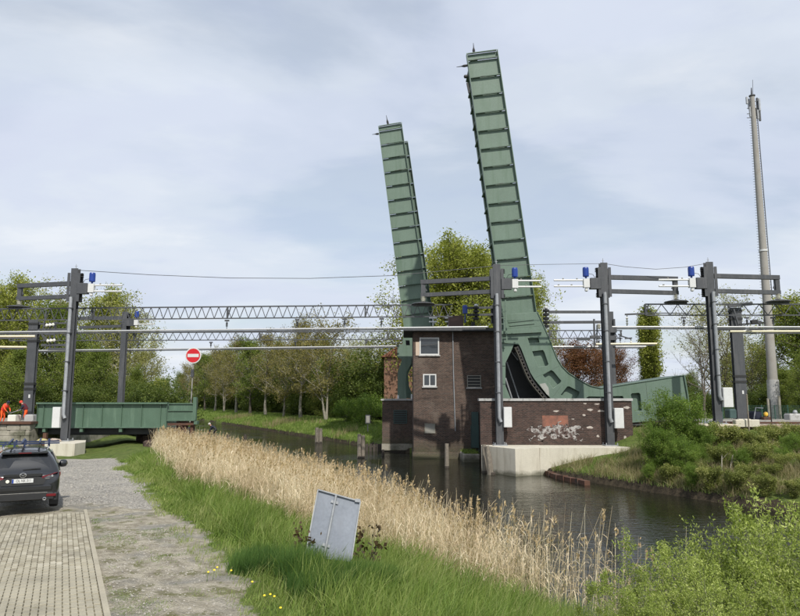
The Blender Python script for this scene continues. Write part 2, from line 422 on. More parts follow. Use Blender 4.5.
M['reed'] = foliage('dry_reed', (0.38, 0.295, 0.185), (0.64, 0.53, 0.37), (0.88, 0.80, 0.63), trans=0.25, patch=0.8, rough=0.7)
M['plume'] = foliage('reed_plume', (0.30, 0.22, 0.12), (0.48, 0.37, 0.22), (0.62, 0.50, 0.33), trans=0.3, patch=0.8, rough=0.9)
M['grass'] = foliage('grass_blades', (0.080, 0.135, 0.026), (0.185, 0.270, 0.054), (0.40, 0.44, 0.16), trans=0.35, patch=1.0)
M['grassdk'] = foliage('grass_blades_dark', (0.035, 0.080, 0.018), (0.075, 0.150, 0.032), (0.15, 0.24, 0.055), trans=0.3, patch=1.0)
M['drygrass'] = foliage('dry_grass', (0.14, 0.13, 0.055), (0.27, 0.235, 0.12), (0.42, 0.36, 0.22), trans=0.25, patch=1.0)
M['scrub'] = foliage('bramble_leaves', (0.065, 0.085, 0.026), (0.145, 0.175, 0.050), (0.32, 0.32, 0.15), trans=0.3, patch=0.8)
M['brownleaf'] = foliage('brown_leaves', (0.035, 0.025, 0.014), (0.075, 0.050, 0.025), (0.12, 0.08, 0.04))
M['petal'] = surf('yellow_petals', (0.85, 0.62, 0.03), 0.7, var=0.1)
M['glass'] = surf('window_glass', (0.03, 0.037, 0.042), 0.06, var=0.3, scale=2, spec=0.9)
M['beige'] = surf('beige_board', (0.52, 0.42, 0.33), 0.8, var=0.1)
M['teal'] = surf('teal_paint', (0.045, 0.085, 0.08), 0.6, var=0.2)
M['greyp'] = surf('grey_board', (0.26, 0.255, 0.225), 0.8, var=0.2)
M['signback'] = surf('sheet_steel_back', (0.215, 0.24, 0.28), 0.5, 0.1, var=0.14, scale=3.2, dirt=(0.20, 0.22, 0.255), dscale=1.5, streak=True)
M['hivis'] = surf('orange_workwear', (0.85, 0.10, 0.015), 0.8, var=0.15)
M['hired'] = surf('red_hivis_vest', (0.75, 0.05, 0.03), 0.8, var=0.1)
M['navy'] = surf('navy_cloth', (0.018, 0.022, 0.04), 0.9, var=0.2)
M['skin'] = surf('skin', (0.45, 0.24, 0.16), 0.6, var=0.08)
M['hair'] = surf('dark_hair', (0.03, 0.022, 0.015), 0.8, var=0.2)
M['greyhair'] = surf('grey_hair', (0.45, 0.43, 0.40), 0.8, var=0.15)
M['red'] = surf('sign_red', (0.55, 0.012, 0.020), 0.4, var=0.05)
# ------------------------------------------------------------------ the lie of the land
# canal: the near (left) waterline runs through (3.9,16.4) in direction CD; s = distance to the left of it
CD = Vector((-0.447, 0.894, 0)); CN = Vector((-0.894, -0.447, 0)); C0 = Vector((3.9, 16.4, 0))
WZ = -1.75
def s_of(x, y): return (x - 3.9) * -0.894 + (y - 16.4) * -0.447
def l_of(x, y): return (x - 3.9) * -0.447 + (y - 16.4) * 0.894
def sl(s, l): return C0 + CN * s + CD * l
def interp(v, xs, ys): return np.interp(v, xs, ys)
def sstep(a, b, v):
    t = np.clip((v - a) / (b - a), 0, 1); return t * t * (3 - 2 * t)
def wob(x, y, k, ph):
    return np.sin(x*k + ph) * np.cos(y*k*1.13 + ph*1.7) + 0.5*np.sin(x*k*2.3 + y*k*1.9 + ph*3.1) + 0.25*np.sin(x*k*5.1 - y*k*4.3 + ph)
def ground_z(x, y):
    x = np.asarray(x, float); y = np.asarray(y, float)
    s = s_of(x, y); l = l_of(x, y)
    sw = s + 0.22 * wob(x, y, 0.9, 1.0) * sstep(0.3, 2, np.abs(s - 0) + 0.3)
    left = interp(sw, [-2.5, -0.6, 0, 0.5, 2, 4, 6, 8, 9], [-3.0, -2.5, -1.80, -1.50, -1.12, -0.50, -0.06, 0.0, 0])
    # yard falls slightly towards the railway
    left = left - 0.62 * sstep(24, 42, y) * sstep(5, 9, s)
    # ditch and low meadow beyond the yard, under the fixed spans
    left = left - 0.62 * sstep(43.2, 46.5, y) * (1 - sstep(-29.5, -27.6, -x*0 + x*0)) * sstep(-28.0, -26.0, x) * sstep(1.0, 3.0, s) * (1 - sstep(53, 62, y))
    r = -s - 17.4
    right = interp(r, [-2.0, -0.25, 0.0, 0.12, 1.2, 3, 6, 10, 20], [-3.0, -2.6, -1.9, -1.42, -1.1, -0.6, -0.1, 0.1, 0.2])
    # railway embankment on the right bank
    er = sstep(44.0, 48.6, y) * (1 - sstep(72, 84, y)) * sstep(13.8, 17.2, x) * 1.0
    right = right * (1 - er) + 1.05 * er
    right = np.where((y > 80), right - 0.0, right)
    z = np.where(s > -8.7, left, right)
    bay = (1 - sstep(6.6, 7.2, x)) * sstep(43.8, 44.6, y) * (1 - sstep(60.5, 62.5, y)) * (s < -12)
    z = z * (1 - bay) - 3.0 * bay
    # railway embankment on the left, west of the fixed spans
    el = sstep(48.8, 51.2, y) * (1 - sstep(70, 82, y)) * (1 - sstep(-28.4, -27.4, x))
    z = z * (1 - el) + 1.15 * el
    # mound of gravel in front of the left abutment
    z = z + 0.75 * np.exp(-(((x + 29.5) / 3.6) ** 2 + ((y - 46.6) / 1.5) ** 2))
    z = z + 0.035 * wob(x, y, 1.7, 2.0) * sstep(0.4, 2.0, np.minimum(np.abs(s), np.abs(s + 17.4)))
    return z
def gz(x, y): return float(ground_z(x, y))

# camera ground: a low road embankment is not visible; keep it level
xs = np.concatenate([np.linspace(-600, -60, 40), np.arange(-59, -30, 0.9), np.arange(-30, 30, 0.32), np.arange(30, 60, 1.2), np.linspace(61, 600, 36)])
ys = np.concatenate([np.linspace(-80, 0, 14), np.arange(1, 7, 0.6), np.arange(7, 56, 0.32), np.arange(56, 130, 0.9), np.linspace(131, 260, 60), np.linspace(265, 1400, 40)])
X, Y = np.meshgrid(xs, ys)
Z = ground_z(X, Y)
V = np.stack([X, Y, Z], axis=2).reshape(-1, 3)
nx, ny = len(xs), len(ys)
i = np.arange(nx - 1)[None, :] + np.arange(ny - 1)[:, None] * nx
Fq = np.stack([i, i + 1, i + nx + 1, i + nx], axis=2).reshape(-1, 4)

gm, t, b, o = mat_nodes('ground_soil')
at_ = nn(t, 'ShaderNodeVertexColor', layer_name='cover'); sp = nn(t, 'ShaderNodeSeparateColor'); t.links.new(at_.outputs[0], sp.inputs[0])
g = nn(t, 'ShaderNodeNewGeometry')
def gn(scale, det=5.0, rough=0.6):
    n = nn(t, 'ShaderNodeTexNoise', Scale=scale, Detail=det, Roughness=rough); t.links.new(g.outputs['Position'], n.inputs['Vector']); return n.outputs['Fac']
nf = gn(38, 5, 0.7); nm = gn(3.2, 7, 0.65); nl = gn(0.7, 6, 0.6)
vor = nn(t, 'ShaderNodeTexVoronoi', Scale=26.0); t.links.new(g.outputs['Position'], vor.inputs['Vector'])
sand = tmix(t, tramp(t, nm, [(0.38, g3(0)), (0.62, g3(1))]), (0.235, 0.21, 0.16), (0.42, 0.385, 0.305))
moss = gn(1.5, 7, 0.7)
sand = tmix(t, tramp(t, moss, [(0.53, g3(0)), (0.60, g3(0.8))]), sand, (0.135, 0.135, 0.055))
sand = tmix(t, tramp(t, nl, [(0.50, g3(0)), (0.62, g3(0.75))]), sand, (0.24, 0.235, 0.215))
grav = tmix(t, tramp(t, vor.outputs['Color'], [(0.2, g3(0)), (0.8, g3(1))]), (0.14, 0.132, 0.118), (0.44, 0.42, 0.375))
grav = tmix(t, tramp(t, nl, [(0.40, g3(0)), (0.66, g3(0.55))]), grav, (0.40, 0.375, 0.32))
grass = tmix(t, tramp(t, nm, [(0.35, g3(0)), (0.65, g3(1))]), (0.060, 0.090, 0.022), (0.130, 0.175, 0.042))
grass = tmix(t, tramp(t, nl, [(0.46, g3(0)), (0.70, g3(0.45))]), grass, (0.15, 0.155, 0.055))
def edge(ch, sharp=5.0):
    a = nn(t, 'ShaderNodeMath', operation='ADD'); t.links.new(ch, a.inputs[0])
    m2 = nn(t, 'ShaderNodeMath', operation='MULTIPLY_ADD'); t.links.new(nm, m2.inputs[0]); m2.inputs[1].default_value = 1.4; m2.inputs[2].default_value = -0.7
    t.links.new(m2.outputs[0], a.inputs[1])
    r = nn(t, 'ShaderNodeMapRange'); t.links.new(a.outputs[0], r.inputs[0]); r.inputs[1].default_value = 0.42; r.inputs[2].default_value = 0.58
    return r.outputs[0]
mud = tmix(t, tramp(t, nm, [(0.35, g3(0)), (0.65, g3(1))]), (0.03, 0.025, 0.018), (0.075, 0.06, 0.04))
c = tmix(t, edge(sp.outputs[1]), sand, grav)
c = tmix(t, edge(sp.outputs[0]), c, grass)
c = tmix(t, edge(sp.outputs[2]), c, mud)
c = tmix(t, 0.5, c, tramp(t, nf, [(0.3, g3(0.55)), (0.7, g3(1.35))]), 'MULTIPLY')
t.links.new(c, b.inputs['Base Color']); b.inputs['Roughness'].default_value = 0.97; b.inputs['Specular IOR Level'].default_value = 0.15
hh = nn(t, 'ShaderNodeMath', operation='ADD'); t.links.new(nf, hh.inputs[0]); t.links.new(vor.outputs['Distance'], hh.inputs[1])
bp = nn(t, 'ShaderNodeBump', Strength=0.9, Distance=0.03); t.links.new(hh.outputs[0], bp.inputs['Height']); t.links.new(bp.outputs[0], b.inputs['Normal'])

me = np_mesh('ground', V, Fq, gm)
s = s_of(V[:, 0], V[:, 1]); y = V[:, 1]; x = V[:, 0]
edge_s = 7.75 + 0.35 * wob(x, y, 0.8, 0.3)
onland = sstep(edge_s - 0.25, edge_s + 0.25, s)
yard = onland * (1 - sstep(42.8, 43.6, y))
gr = 1 - yard
gravel = yard * sstep(19.8, 21.2, y + 0.6 * wob(x, y, 1.1, 3))
# ballast on the two embankments, gravel mound
emb = sstep(50, 51.5, y) * (1 - sstep(70, 74, y)) * np.clip((1 - sstep(-28.6, -27.9, x)) + sstep(16, 17, x), 0, 1)
mound = np.exp(-(((x + 29.5) / 4.2) ** 2 + ((y - 46.6) / 1.9) ** 2)) > 0.3
gravel = np.maximum(gravel, np.maximum(emb, mound)); gr = gr * (1 - np.maximum(emb, mound))
gr = gr * (1 - 0.0)
gr = gr + yard * 0.36 * (sstep(20.5, 13, y) * (wob(x, y, 1.6, 5.0) > 0.25))     # weeds in the dirt verge
mudm = np.clip(sstep(-17.6, -17.35, s) * (1 - sstep(0.0, 0.5, s)), 0, 1)
mudm = np.maximum(mudm, (s < -17.3) * (s > -17.85) * 1.0)
colr = np.stack([np.clip(gr, 0, 1), np.clip(gravel, 0, 1), mudm, np.ones_like(gr)], axis=1).astype(np.float32)
ca = me.color_attributes.new('cover', 'FLOAT_COLOR', 'POINT'); ca.data.foreach_set('color', colr.ravel())
me.polygons.foreach_set('use_smooth', [True] * len(me.polygons))
ground = link('ground', me); tag(ground, kind='structure')

# water of the canal
wm_, t, b, o = mat_nodes('canal_water')
b.inputs['Base Color'].default_value = (0.012, 0.013, 0.008, 1); b.inputs['Roughness'].default_value = 0.045; b.inputs['IOR'].default_value = 1.33
b.inputs['Specular IOR Level'].default_value = 0.5
g = nn(t, 'ShaderNodeNewGeometry')
mp = nn(t, 'ShaderNodeMapping'); mp.inputs['Rotation'].default_value = (0, 0, R_(8)); mp.inputs['Scale'].default_value = (0.55, 1.6, 1); t.links.new(g.outputs['Position'], mp.inputs[0])
n1 = nn(t, 'ShaderNodeTexNoise', Scale=2.6, Detail=3.0, Roughness=0.55, Distortion=0.6); t.links.new(mp.outputs[0], n1.inputs['Vector'])
n2 = nn(t, 'ShaderNodeTexNoise', Scale=9.0, Detail=2.0, Roughness=0.5); t.links.new(mp.outputs[0], n2.inputs['Vector'])
n3 = nn(t, 'ShaderNodeTexNoise', Scale=0.16, Detail=2.0); t.links.new(g.outputs['Position'], n3.inputs['Vector'])
a1 = nn(t, 'ShaderNodeMath', operation='MULTIPLY_ADD'); t.links.new(n2.outputs['Fac'], a1.inputs[0]); a1.inputs[1].default_value = 0.22; t.links.new(n1.outputs['Fac'], a1.inputs[2])
bp = nn(t, 'ShaderNodeBump', Distance=0.048); t.links.new(a1.outputs[0], bp.inputs['Height'])
t.links.new(tramp(t, n3.outputs['Fac'], [(0.38, g3(0.35)), (0.62, g3(1.0))]), bp.inputs['Strength'])
t.links.new(bp.outputs[0], b.inputs['Normal'])
vs = [sl(2.0, -60), sl(-19.0, -60), sl(-19.0, 500), sl(2.0, 500)]
me = bpy.data.meshes.new('canal_water'); me.from_pydata([(p.x, p.y, WZ) for p in vs], [], [(0, 1, 2, 3)]); me.materials.append(wm_)
water = link('canal_water', me); tag(water, kind='structure')

# ------------------------------------------------------------------ paved car park: base, pavers, kerb stones
rng = np.random.default_rng(5)
def pv_mat():
    m, t, b, o = mat_nodes('concrete_paver')
    oi = nn(t, 'ShaderNodeNewGeometry')
    n = nn(t, 'ShaderNodeTexNoise', Scale=1.1, Detail=6.0, Roughness=0.6); t.links.new(oi.outputs['Position'], n.inputs['Vector'])
    nf = nn(t, 'ShaderNodeTexNoise', Scale=60.0, Detail=4.0); t.links.new(oi.outputs['Position'], nf.inputs['Vector'])
    c = tramp(t, oi.outputs['Random Per Island'], [(0.0, (0.225, 0.20, 0.145)), (0.3, (0.295, 0.27, 0.20)), (0.8, (0.34, 0.315, 0.24)), (1.0, (0.41, 0.38, 0.30))])
    c = tmix(t, 0.8, c, tramp(t, n.outputs['Fac'], [(0.28, g3(0.62)), (0.5, g3(1.0)), (0.7, g3(1.15))]), 'MULTIPLY')
    c = tmix(t, 0.5, c, tramp(t, nf.outputs['Fac'], [(0.3, g3(0.7)), (0.7, g3(1.2))]), 'MULTIPLY')
    ns = nn(t, 'ShaderNodeTexNoise', Scale=2.6, Detail=8.0, Roughness=0.7); t.links.new(oi.outputs['Position'], ns.inputs['Vector'])
    c = tmix(t, tramp(t, ns.outputs['Fac'], [(0.60, g3(0)), (0.70, g3(0.75))]), c, (0.12, 0.105, 0.06))
    t.links.new(c, b.inputs['Base Color']); b.inputs['Roughness'].default_value = 0.95
    return m
M['paver'] = pv_mat()
KS = 10.1
base_mat = surf('sandy_joint', (0.165, 0.145, 0.085), 0.95, var=0.4, scale=5)
pave = thing('car_park_paving', sl(13, 4) + Vector((0, 0, 0)), None, None); tag(pave, kind='structure')
mb = MB(); mb.slab([tuple(sl(KS, -14)[:2]), tuple(sl(KS, 8.1)[:2]), tuple(sl(21, 8.1)[:2]), tuple(sl(21, -14)[:2])], 0.01, 0.062); mb.build('joint_sand', base_mat, pave)
def paver_verts(s0, l0, dz, a, b_):
    """one double-T shaped paver, chamfered, long side across the road"""
    hw, hl = 0.0935, 0.0485
    prof = [(-hw, -hl), (-hw*0.45, -hl), (0, -hl-0.010), (hw*0.45, -hl), (hw, -hl), (hw+0.004, 0), (hw, hl), (hw*0.45, hl), (0, hl-0.010), (-hw*0.45, hl), (-hw, hl), (-hw-0.004, 0)]
    prof = prof[:11]
    n = len(prof); out_ = []
    for z, k in ((0.05, 1.0), (0.086, 1.0), (0.094, 0.90)):
        for (p, q) in prof:
            pt = sl(s0 + q*k, l0 + p*k) if False else sl(s0 + q*(k if k == 1 else 0.85), l0 + p*(k if k == 1 else 0.93))
            out_.append((pt.x, pt.y, z + dz + (p*a + q*b_)))
    fs = [tuple(range(2*n, 3*n))]
    for r in (0, n):
        for k in range(n): fs.append((r+k, r+(k+1)%n, r+n+(k+1)%n, r+n+k))
    return out_, fs
spots = []
for ci in range(100):
    s0 = KS + 0.060 + 0.106 * ci
    for ri in range(118):
        l0 = -12.5 + 0.2045 * ri + (0.102 if ci % 2 else 0) + 0.1
        if l0 > 7.95: continue
        p = sl(s0, l0)
        if p.y < 7.5: continue
        # only what the picture or a step to the side could show
        if p.x < -0.70 * p.y - 1.2: continue
        spots.append((p.y + 0.15*abs(p.x + 3.0), s0, l0))
spots.sort()
vis = [q for q in spots if sl(q[1], q[2]).y > 9.6 and sl(q[1], q[2]).x > -0.61 * sl(q[1], q[2]).y][:300]
visset = set((q[1], q[2]) for q in vis)
rr = random.Random(3)
# four shared paver meshes
pm = []
for k in range(5):
    v, f = paver_verts(0, 0, 0, rr.uniform(-0.03, 0.03), rr.uniform(-0.03, 0.03)); mb = MB(); mb.add([(a - C0.x, b - C0.y, c) for a, b, c in v], f); pm.append(mb.mesh('paver', M['paver']))
for (_, s0, l0) in vis:
    p = sl(s0, l0); link('paver', pm[rr.randrange(5)], pave, (p.x, p.y, 0.012*math.sin(s0*1.9 + 1)*math.sin(l0*1.1) + rr.uniform(-0.006, 0.006)))
mb = MB()
for (_, s0, l0) in spots:
    if (s0, l0) in visset: continue
    v, f = paver_verts(s0, l0, 0.012*math.sin(s0*1.9 + 1)*math.sin(l0*1.1) + rr.uniform(-0.006, 0.006), rr.uniform(-0.05, 0.05), rr.uniform(-0.05, 0.05)); mb.add(v, f)
ob = link('paver_field', mb.mesh('paver_field', M['paver'], ORG[pave], fix=False), pave); tag(ob, kind='stuff')
kmat = surf('kerb_concrete', (0.34, 0.31, 0.235), 0.95, var=0.15, scale=2, bump=0.3)
for k in range(21):
    l0 = -12.6 + k * 1.0
    a, b_ = sl(KS, l0), sl(KS, l0 + 0.985); c, d = sl(KS - 0.085, l0 + 0.985), sl(KS - 0.085, l0)
    mb = MB(); zt = 0.108 + rr.uniform(-0.006, 0.006)
    mb.slab([(a.x, a.y), (b_.x, b_.y), (c.x, c.y), (d.x, d.y)], -0.1, zt); mb.build('kerb_stone', kmat, pave)

# ------------------------------------------------------------------ grass, reeds and ground cover
def rs_ribbons(n, P0, h, w, rng, lean=0.25, bend=0.3, k=3, wind=(0.05, 0.0)):
    a = rng.uniform(0, 2*PI, n); ln = np.abs(rng.normal(size=n)) * lean
    dx = np.cos(a)*ln + wind[0]; dy = np.sin(a)*ln + wind[1]
    P = np.zeros((n, k, 3)); Wd = np.zeros((n, k))
    for i in range(k):
        f = i / (k - 1)
        P[:, i, 0] = P0[:, 0] + dx*h*(f + bend*f*f); P[:, i, 1] = P0[:, 1] + dy*h*(f + bend*f*f)
        P[:, i, 2] = P0[:, 2] + h*f*(1 - 0.35*ln*f)
        Wd[:, i] = w * (1 - f**1.6 * 0.95)
    return P, Wd
def scatter_sl(n, s0, s1, l0, l1, rng, keep=None):
    s = rng.uniform(s0, s1, n); l = rng.uniform(l0, l1, n)
    x = 3.9 - 0.894*s - 0.447*l; y = 16.4 - 0.447*s + 0.894*l
    k = np.ones(n, bool)
    if keep is not None: k = keep(x, y, s, l)
    x, y = x[k], y[k]
    return np.stack([x, y, ground_z(x, y) - 0.02], axis=1)
def in_view(x, y, m=1.35): return (np.abs(x) < 0.60*m*y + 1) & (y > 6)
def reed_edge(y): return interp(y, [8, 11.5, 13, 15, 18, 25, 33, 49, 60], [0.3, 0.9, 2.0, 3.9, 5.6, 6.5, 6.3, 4.6, 3.5])
def stuff(name, V, Fq, m):
    return tag(link(name, np_mesh(name, V, Fq, m)), kind='stuff')
rng = np.random.default_rng(11)
# meadow grass between the dirt verge and the reeds
P0 = scatter_sl(200000, 0.3, 8.9, -10, 30, rng, lambda x, y, s, l: in_view(x, y, 1.2) & (s > reed_edge(y) - 0.6 + 0.3*wob(x, y, 1.5, 1)) & (s < 7.75 + 0.35*wob(x, y, 0.8, 0.3) + rng.normal(size=len(x))*0.16)
                & (rng.uniform(size=len(x)) < np.clip(22.0 / y, 0.25, 1)**1.3))
n = len(P0); tall = 0.55 + 0.45*np.clip(wob(P0[:, 0], P0[:, 1], 0.9, 4.0), -0.8, 1.2)
ss = s_of(P0[:, 0], P0[:, 1]); hs = np.where(ss > 7.1, 0.45, 1.0) * np.clip((8.4 - ss)/1.4, 0.30, 1)
h = rng.uniform(0.16, 0.66, n) * (0.70 + 0.6*tall) * hs
P, Wd = rs_ribbons(n, P0, h, rng.uniform(0.008, 0.022, n) * np.clip(P0[:, 1]/13, 0.9, 1.8), rng, 0.36, 0.9, 4, (0.10, -0.02))
tag_g = stuff('meadow_grass', *ribbon_geo(P, Wd, rng), M['grass']); tag(tag_g, 'long green meadow grass between the dirt verge and the dry reeds', 'grass')
P0 = scatter_sl(52000, 0.5, 8.3, -10, 26, rng, lambda x, y, s, l: in_view(x, y, 1.2) & (s > reed_edge(y) - 0.8) & (wob(x, y, 1.3, 7.0) > -0.2))
n = len(P0); h = rng.uniform(0.35, 0.80, n) * np.clip((8.4 - s_of(P0[:, 0], P0[:, 1]))/1.8, 0.25, 1); P, Wd = rs_ribbons(n, P0, h, rng.uniform(0.006, 0.013, n) * np.clip(P0[:, 1]/13, 0.9, 1.8), rng, 0.28, 1.0, 4, (0.14, -0.02))
M['grasspale'] = foliage('grass_stalks', (0.16, 0.22, 0.06), (0.27, 0.33, 0.10), (0.48, 0.46, 0.24), trans=0.35, patch=1.4)
tag(stuff('grass_stalks', *ribbon_geo(P, Wd, rng), M['grasspale']), 'taller pale grass stalks mixed into the meadow grass', 'grass')
# dark rush tussocks in front of the sheet-metal sign
cl = [(at(300, 560, 12.5), 0.42, 0.62), (at(350, 556, 12.3), 0.42, 0.50), (at(326, 565, 12.2), 0.40, 0.40), (at(255, 560, 13.2), 0.5, 0.42), (at(380, 575, 12.4), 0.4, 0.5), (at(322, 590, 11.8), 0.6, 0.45)]
pp = []
for c, r, hh_ in cl:
    m_ = 2600; a = rng.uniform(0, 2*PI, m_); q = r*np.sqrt(rng.uniform(size=m_)); x = c.x + q*np.cos(a); y = c.y + q*np.sin(a)
    P0 = np.stack([x, y, ground_z(x, y)], axis=1); P, Wd = rs_ribbons(m_, P0, rng.uniform(0.6, 1.1, m_)*hh_, np.full(m_, 0.009), rng, 0.22, 0.6, 3, (0.08, 0)); pp.append(ribbon_geo(P, Wd, rng))
tag(stuff('rush_tussocks', *merge(pp), M['grassdk']), 'dark green rush tussocks around the foot of the tilted metal sign', 'grass')
# lawn and tall grass on the far bank, scrub grass on the right bank
P0 = scatter_sl(150000, -27, -17.55, 8, 190, rng, lambda x, y, s, l: in_view(x, y, 1.2) & ((y < 44) | (y > 70)) & (rng.uniform(size=len(x)) < np.clip(60.0 / y, 0.2, 1)))
n = len(P0); far = np.clip(P0[:, 1]/35, 1, 3.5)
h = rng.uniform(0.12, 0.32, n)*np.clip(far, 1, 1.6) * np.where(P0[:, 1] > 60, 0.8, 1.0)
P, Wd = rs_ribbons(n, P0, h, rng.uniform(0.012, 0.03, n)*far, rng, 0.35, 0.5, 3)
tag(stuff('bank_grass', *ribbon_geo(P, Wd, rng), M['grass']), 'green grass growing along the far bank of the canal', 'grass')
P0 = scatter_sl(95000, -30, -17.65, -6, 34, rng, lambda x, y, s, l: in_view(x, y, 1.2) & (y < 49) & (x > 8) & (wob(x, y, 0.7, 2.2) > -0.6) & ~((x > 7) & (x < 16.6) & (y > 44.3)))
n = len(P0); P, Wd = rs_ribbons(n, P0, rng.uniform(0.25, 0.75, n), rng.uniform(0.012, 0.026, n), rng, 0.40, 0.8, 3)
tag(stuff('dry_bank_grass', *ribbon_geo(P, Wd, rng), M['drygrass']), 'dry straw-coloured grass and stalks on the right bank', 'dry grass')
P0 = scatter_sl(9000, -22, -17.5, 60, 130, rng, lambda x, y, s, l: (wob(x, y, 0.30, 1.2) > 0.55) & (rng.uniform(size=len(x)) < 0.6))
n = len(P0); P, Wd = rs_ribbons(n, P0, rng.uniform(0.5, 1.1, n), rng.uniform(0.03, 0.06, n), rng, 0.2, 0.4, 3)
tag(stuff('far_bank_reeds', *ribbon_geo(P, Wd, rng), M['drygrass']), 'pale dry reed patches at the edge of the far bank', 'reeds')
# tufts growing in the dirt verge
P0 = scatter_sl(60000, 8.2, 9.95, -10, 8, rng, lambda x, y, s, l: (wob(x, y, 1.6, 5.0) + 0.5*wob(x, y, 4.1, 2.0) > 0.45) & (rng.uniform(size=len(x)) < 0.8))
n = len(P0); P, Wd = rs_ribbons(n, P0, rng.uniform(0.02, 0.07, n), rng.uniform(0.005, 0.009, n), rng, 0.8, 0.3, 3)
tag(stuff('verge_weeds', *ribbon_geo(P, Wd, rng), M['grass']), 'low weeds scattered over the dirt verge beside the kerb', 'weeds')
# weeds along the kerb foot and the far gravel edge + between far bricks
# reeds
def reeds_at(n, l0, l1, keepf, rng):
    return scatter_sl(n, -1.3, 7.8, l0, l1, rng, lambda x, y, s, l: in_view(x, y, 1.25) & (s < reed_edge(y) + 0.35*wob(x, y, 1.5, 1)) & keepf(x, y, s, l))
P0 = reeds_at(76000, -3.5, 42, lambda x, y, s, l: (rng.uniform(size=len(x)) < np.clip(1.0 - (x/y - 0.04)/0.22, 0.27, 1)) & (rng.uniform(size=len(x)) < np.clip((y - 9.5)/9, 0.16, 1)*(0.62 + 0.38*np.clip(1.6*wob(x, y, 2.1, 0.7), -1, 1)) * np.clip(26.0 / y, 0.45, 1)) & ((s > -0.5) | (rng.uniform(size=len(x)) < 0.5)), rng)
n = len(P0); ss = s_of(P0[:, 0], P0[:, 1])
uu = P0[:, 0] / P0[:, 1]; h = rng.uniform(1.05, 2.25, n) * np.clip(1.06 - 0.055*np.clip(ss, 0, 7), 0.6, 1.1) * (0.92 + 0.12*wob(P0[:, 0], P0[:, 1], 1.1, 2.5))
h = h * np.interp(uu, [-0.1, 0.0, 0.08, 0.20, 0.3], [1.05, 1.0, 0.90, 1.15, 1.25])
wpx = np.clip(P0[:, 1]/16, 1, 1.7) * np.where(uu > 0.08, 1.35, 1.0)
P, Wd = rs_ribbons(n, P0, h, rng.uniform(0.008, 0.014, n)*wpx, rng, 0.15, 0.6, 4, (0.035, 0.0)); Wd = Wd*0.6 + 0.004
broken = rng.uniform(size=n) < 0.20
kk = rng.uniform(-0.5, 0.5, (n, 2))
P[broken, 3, :2] += (kk*h[:, None])[broken]; P[broken, 3, 2] -= (0.4*h)[broken]
parts = [ribbon_geo(P, Wd, rng)]
# leaves hanging off the stems
for rep in range(3):
    f = rng.uniform(0.25, 0.92, n); a = rng.uniform(0, 2*PI, n); ln = rng.uniform(0.18, 0.45, n)
    idx = np.clip((f*3).astype(int), 0, 2); fr = f*3 - idx
    q0 = P[np.arange(n), idx]*(1-fr)[:, None] + P[np.arange(n), idx+1]*fr[:, None]
    LP = np.zeros((n, 3, 3)); up = rng.uniform(-0.3, 0.8, n)
    for i_, ff in enumerate((0, 0.55, 1.0)):
        LP[:, i_, 0] = q0[:, 0] + np.cos(a)*ln*ff*0.6; LP[:, i_, 1] = q0[:, 1] + np.sin(a)*ln*ff*0.6; LP[:, i_, 2] = q0[:, 2] + ln*(up*ff - 0.7*ff*ff)
    LW = np.stack([np.full(n, 0.010), np.full(n, 0.013), np.full(n, 0.001)], axis=1)*wpx[:, None]
    parts.append(ribbon_geo(LP, LW, rng))
V, Fq = merge(parts)
tag(stuff('dry_reeds', V, Fq, M['reed']), 'tall straw-coloured dry reeds along the near bank of the canal', 'reeds')
sel = (rng.uniform(size=n) < 0.30) & ~broken & (h > 1.45)
tips = P[sel, 3]; hn = len(tips); parts = []
for rep in range(7):
    c = tips + np.stack([rng.uniform(0.0, 0.05, hn), rng.normal(size=hn)*0.01, -rng.uniform(0, 0.22, hn)], axis=1)
    parts.append(leaf_geo(c, 0.07*wpx[sel], rng, 0.35, droop=(0.3, 0, 1.2)))
tag(stuff('reed_plumes', *merge(parts), M['plume']), 'feathery seed heads on top of the tall dry reeds', 'reeds')

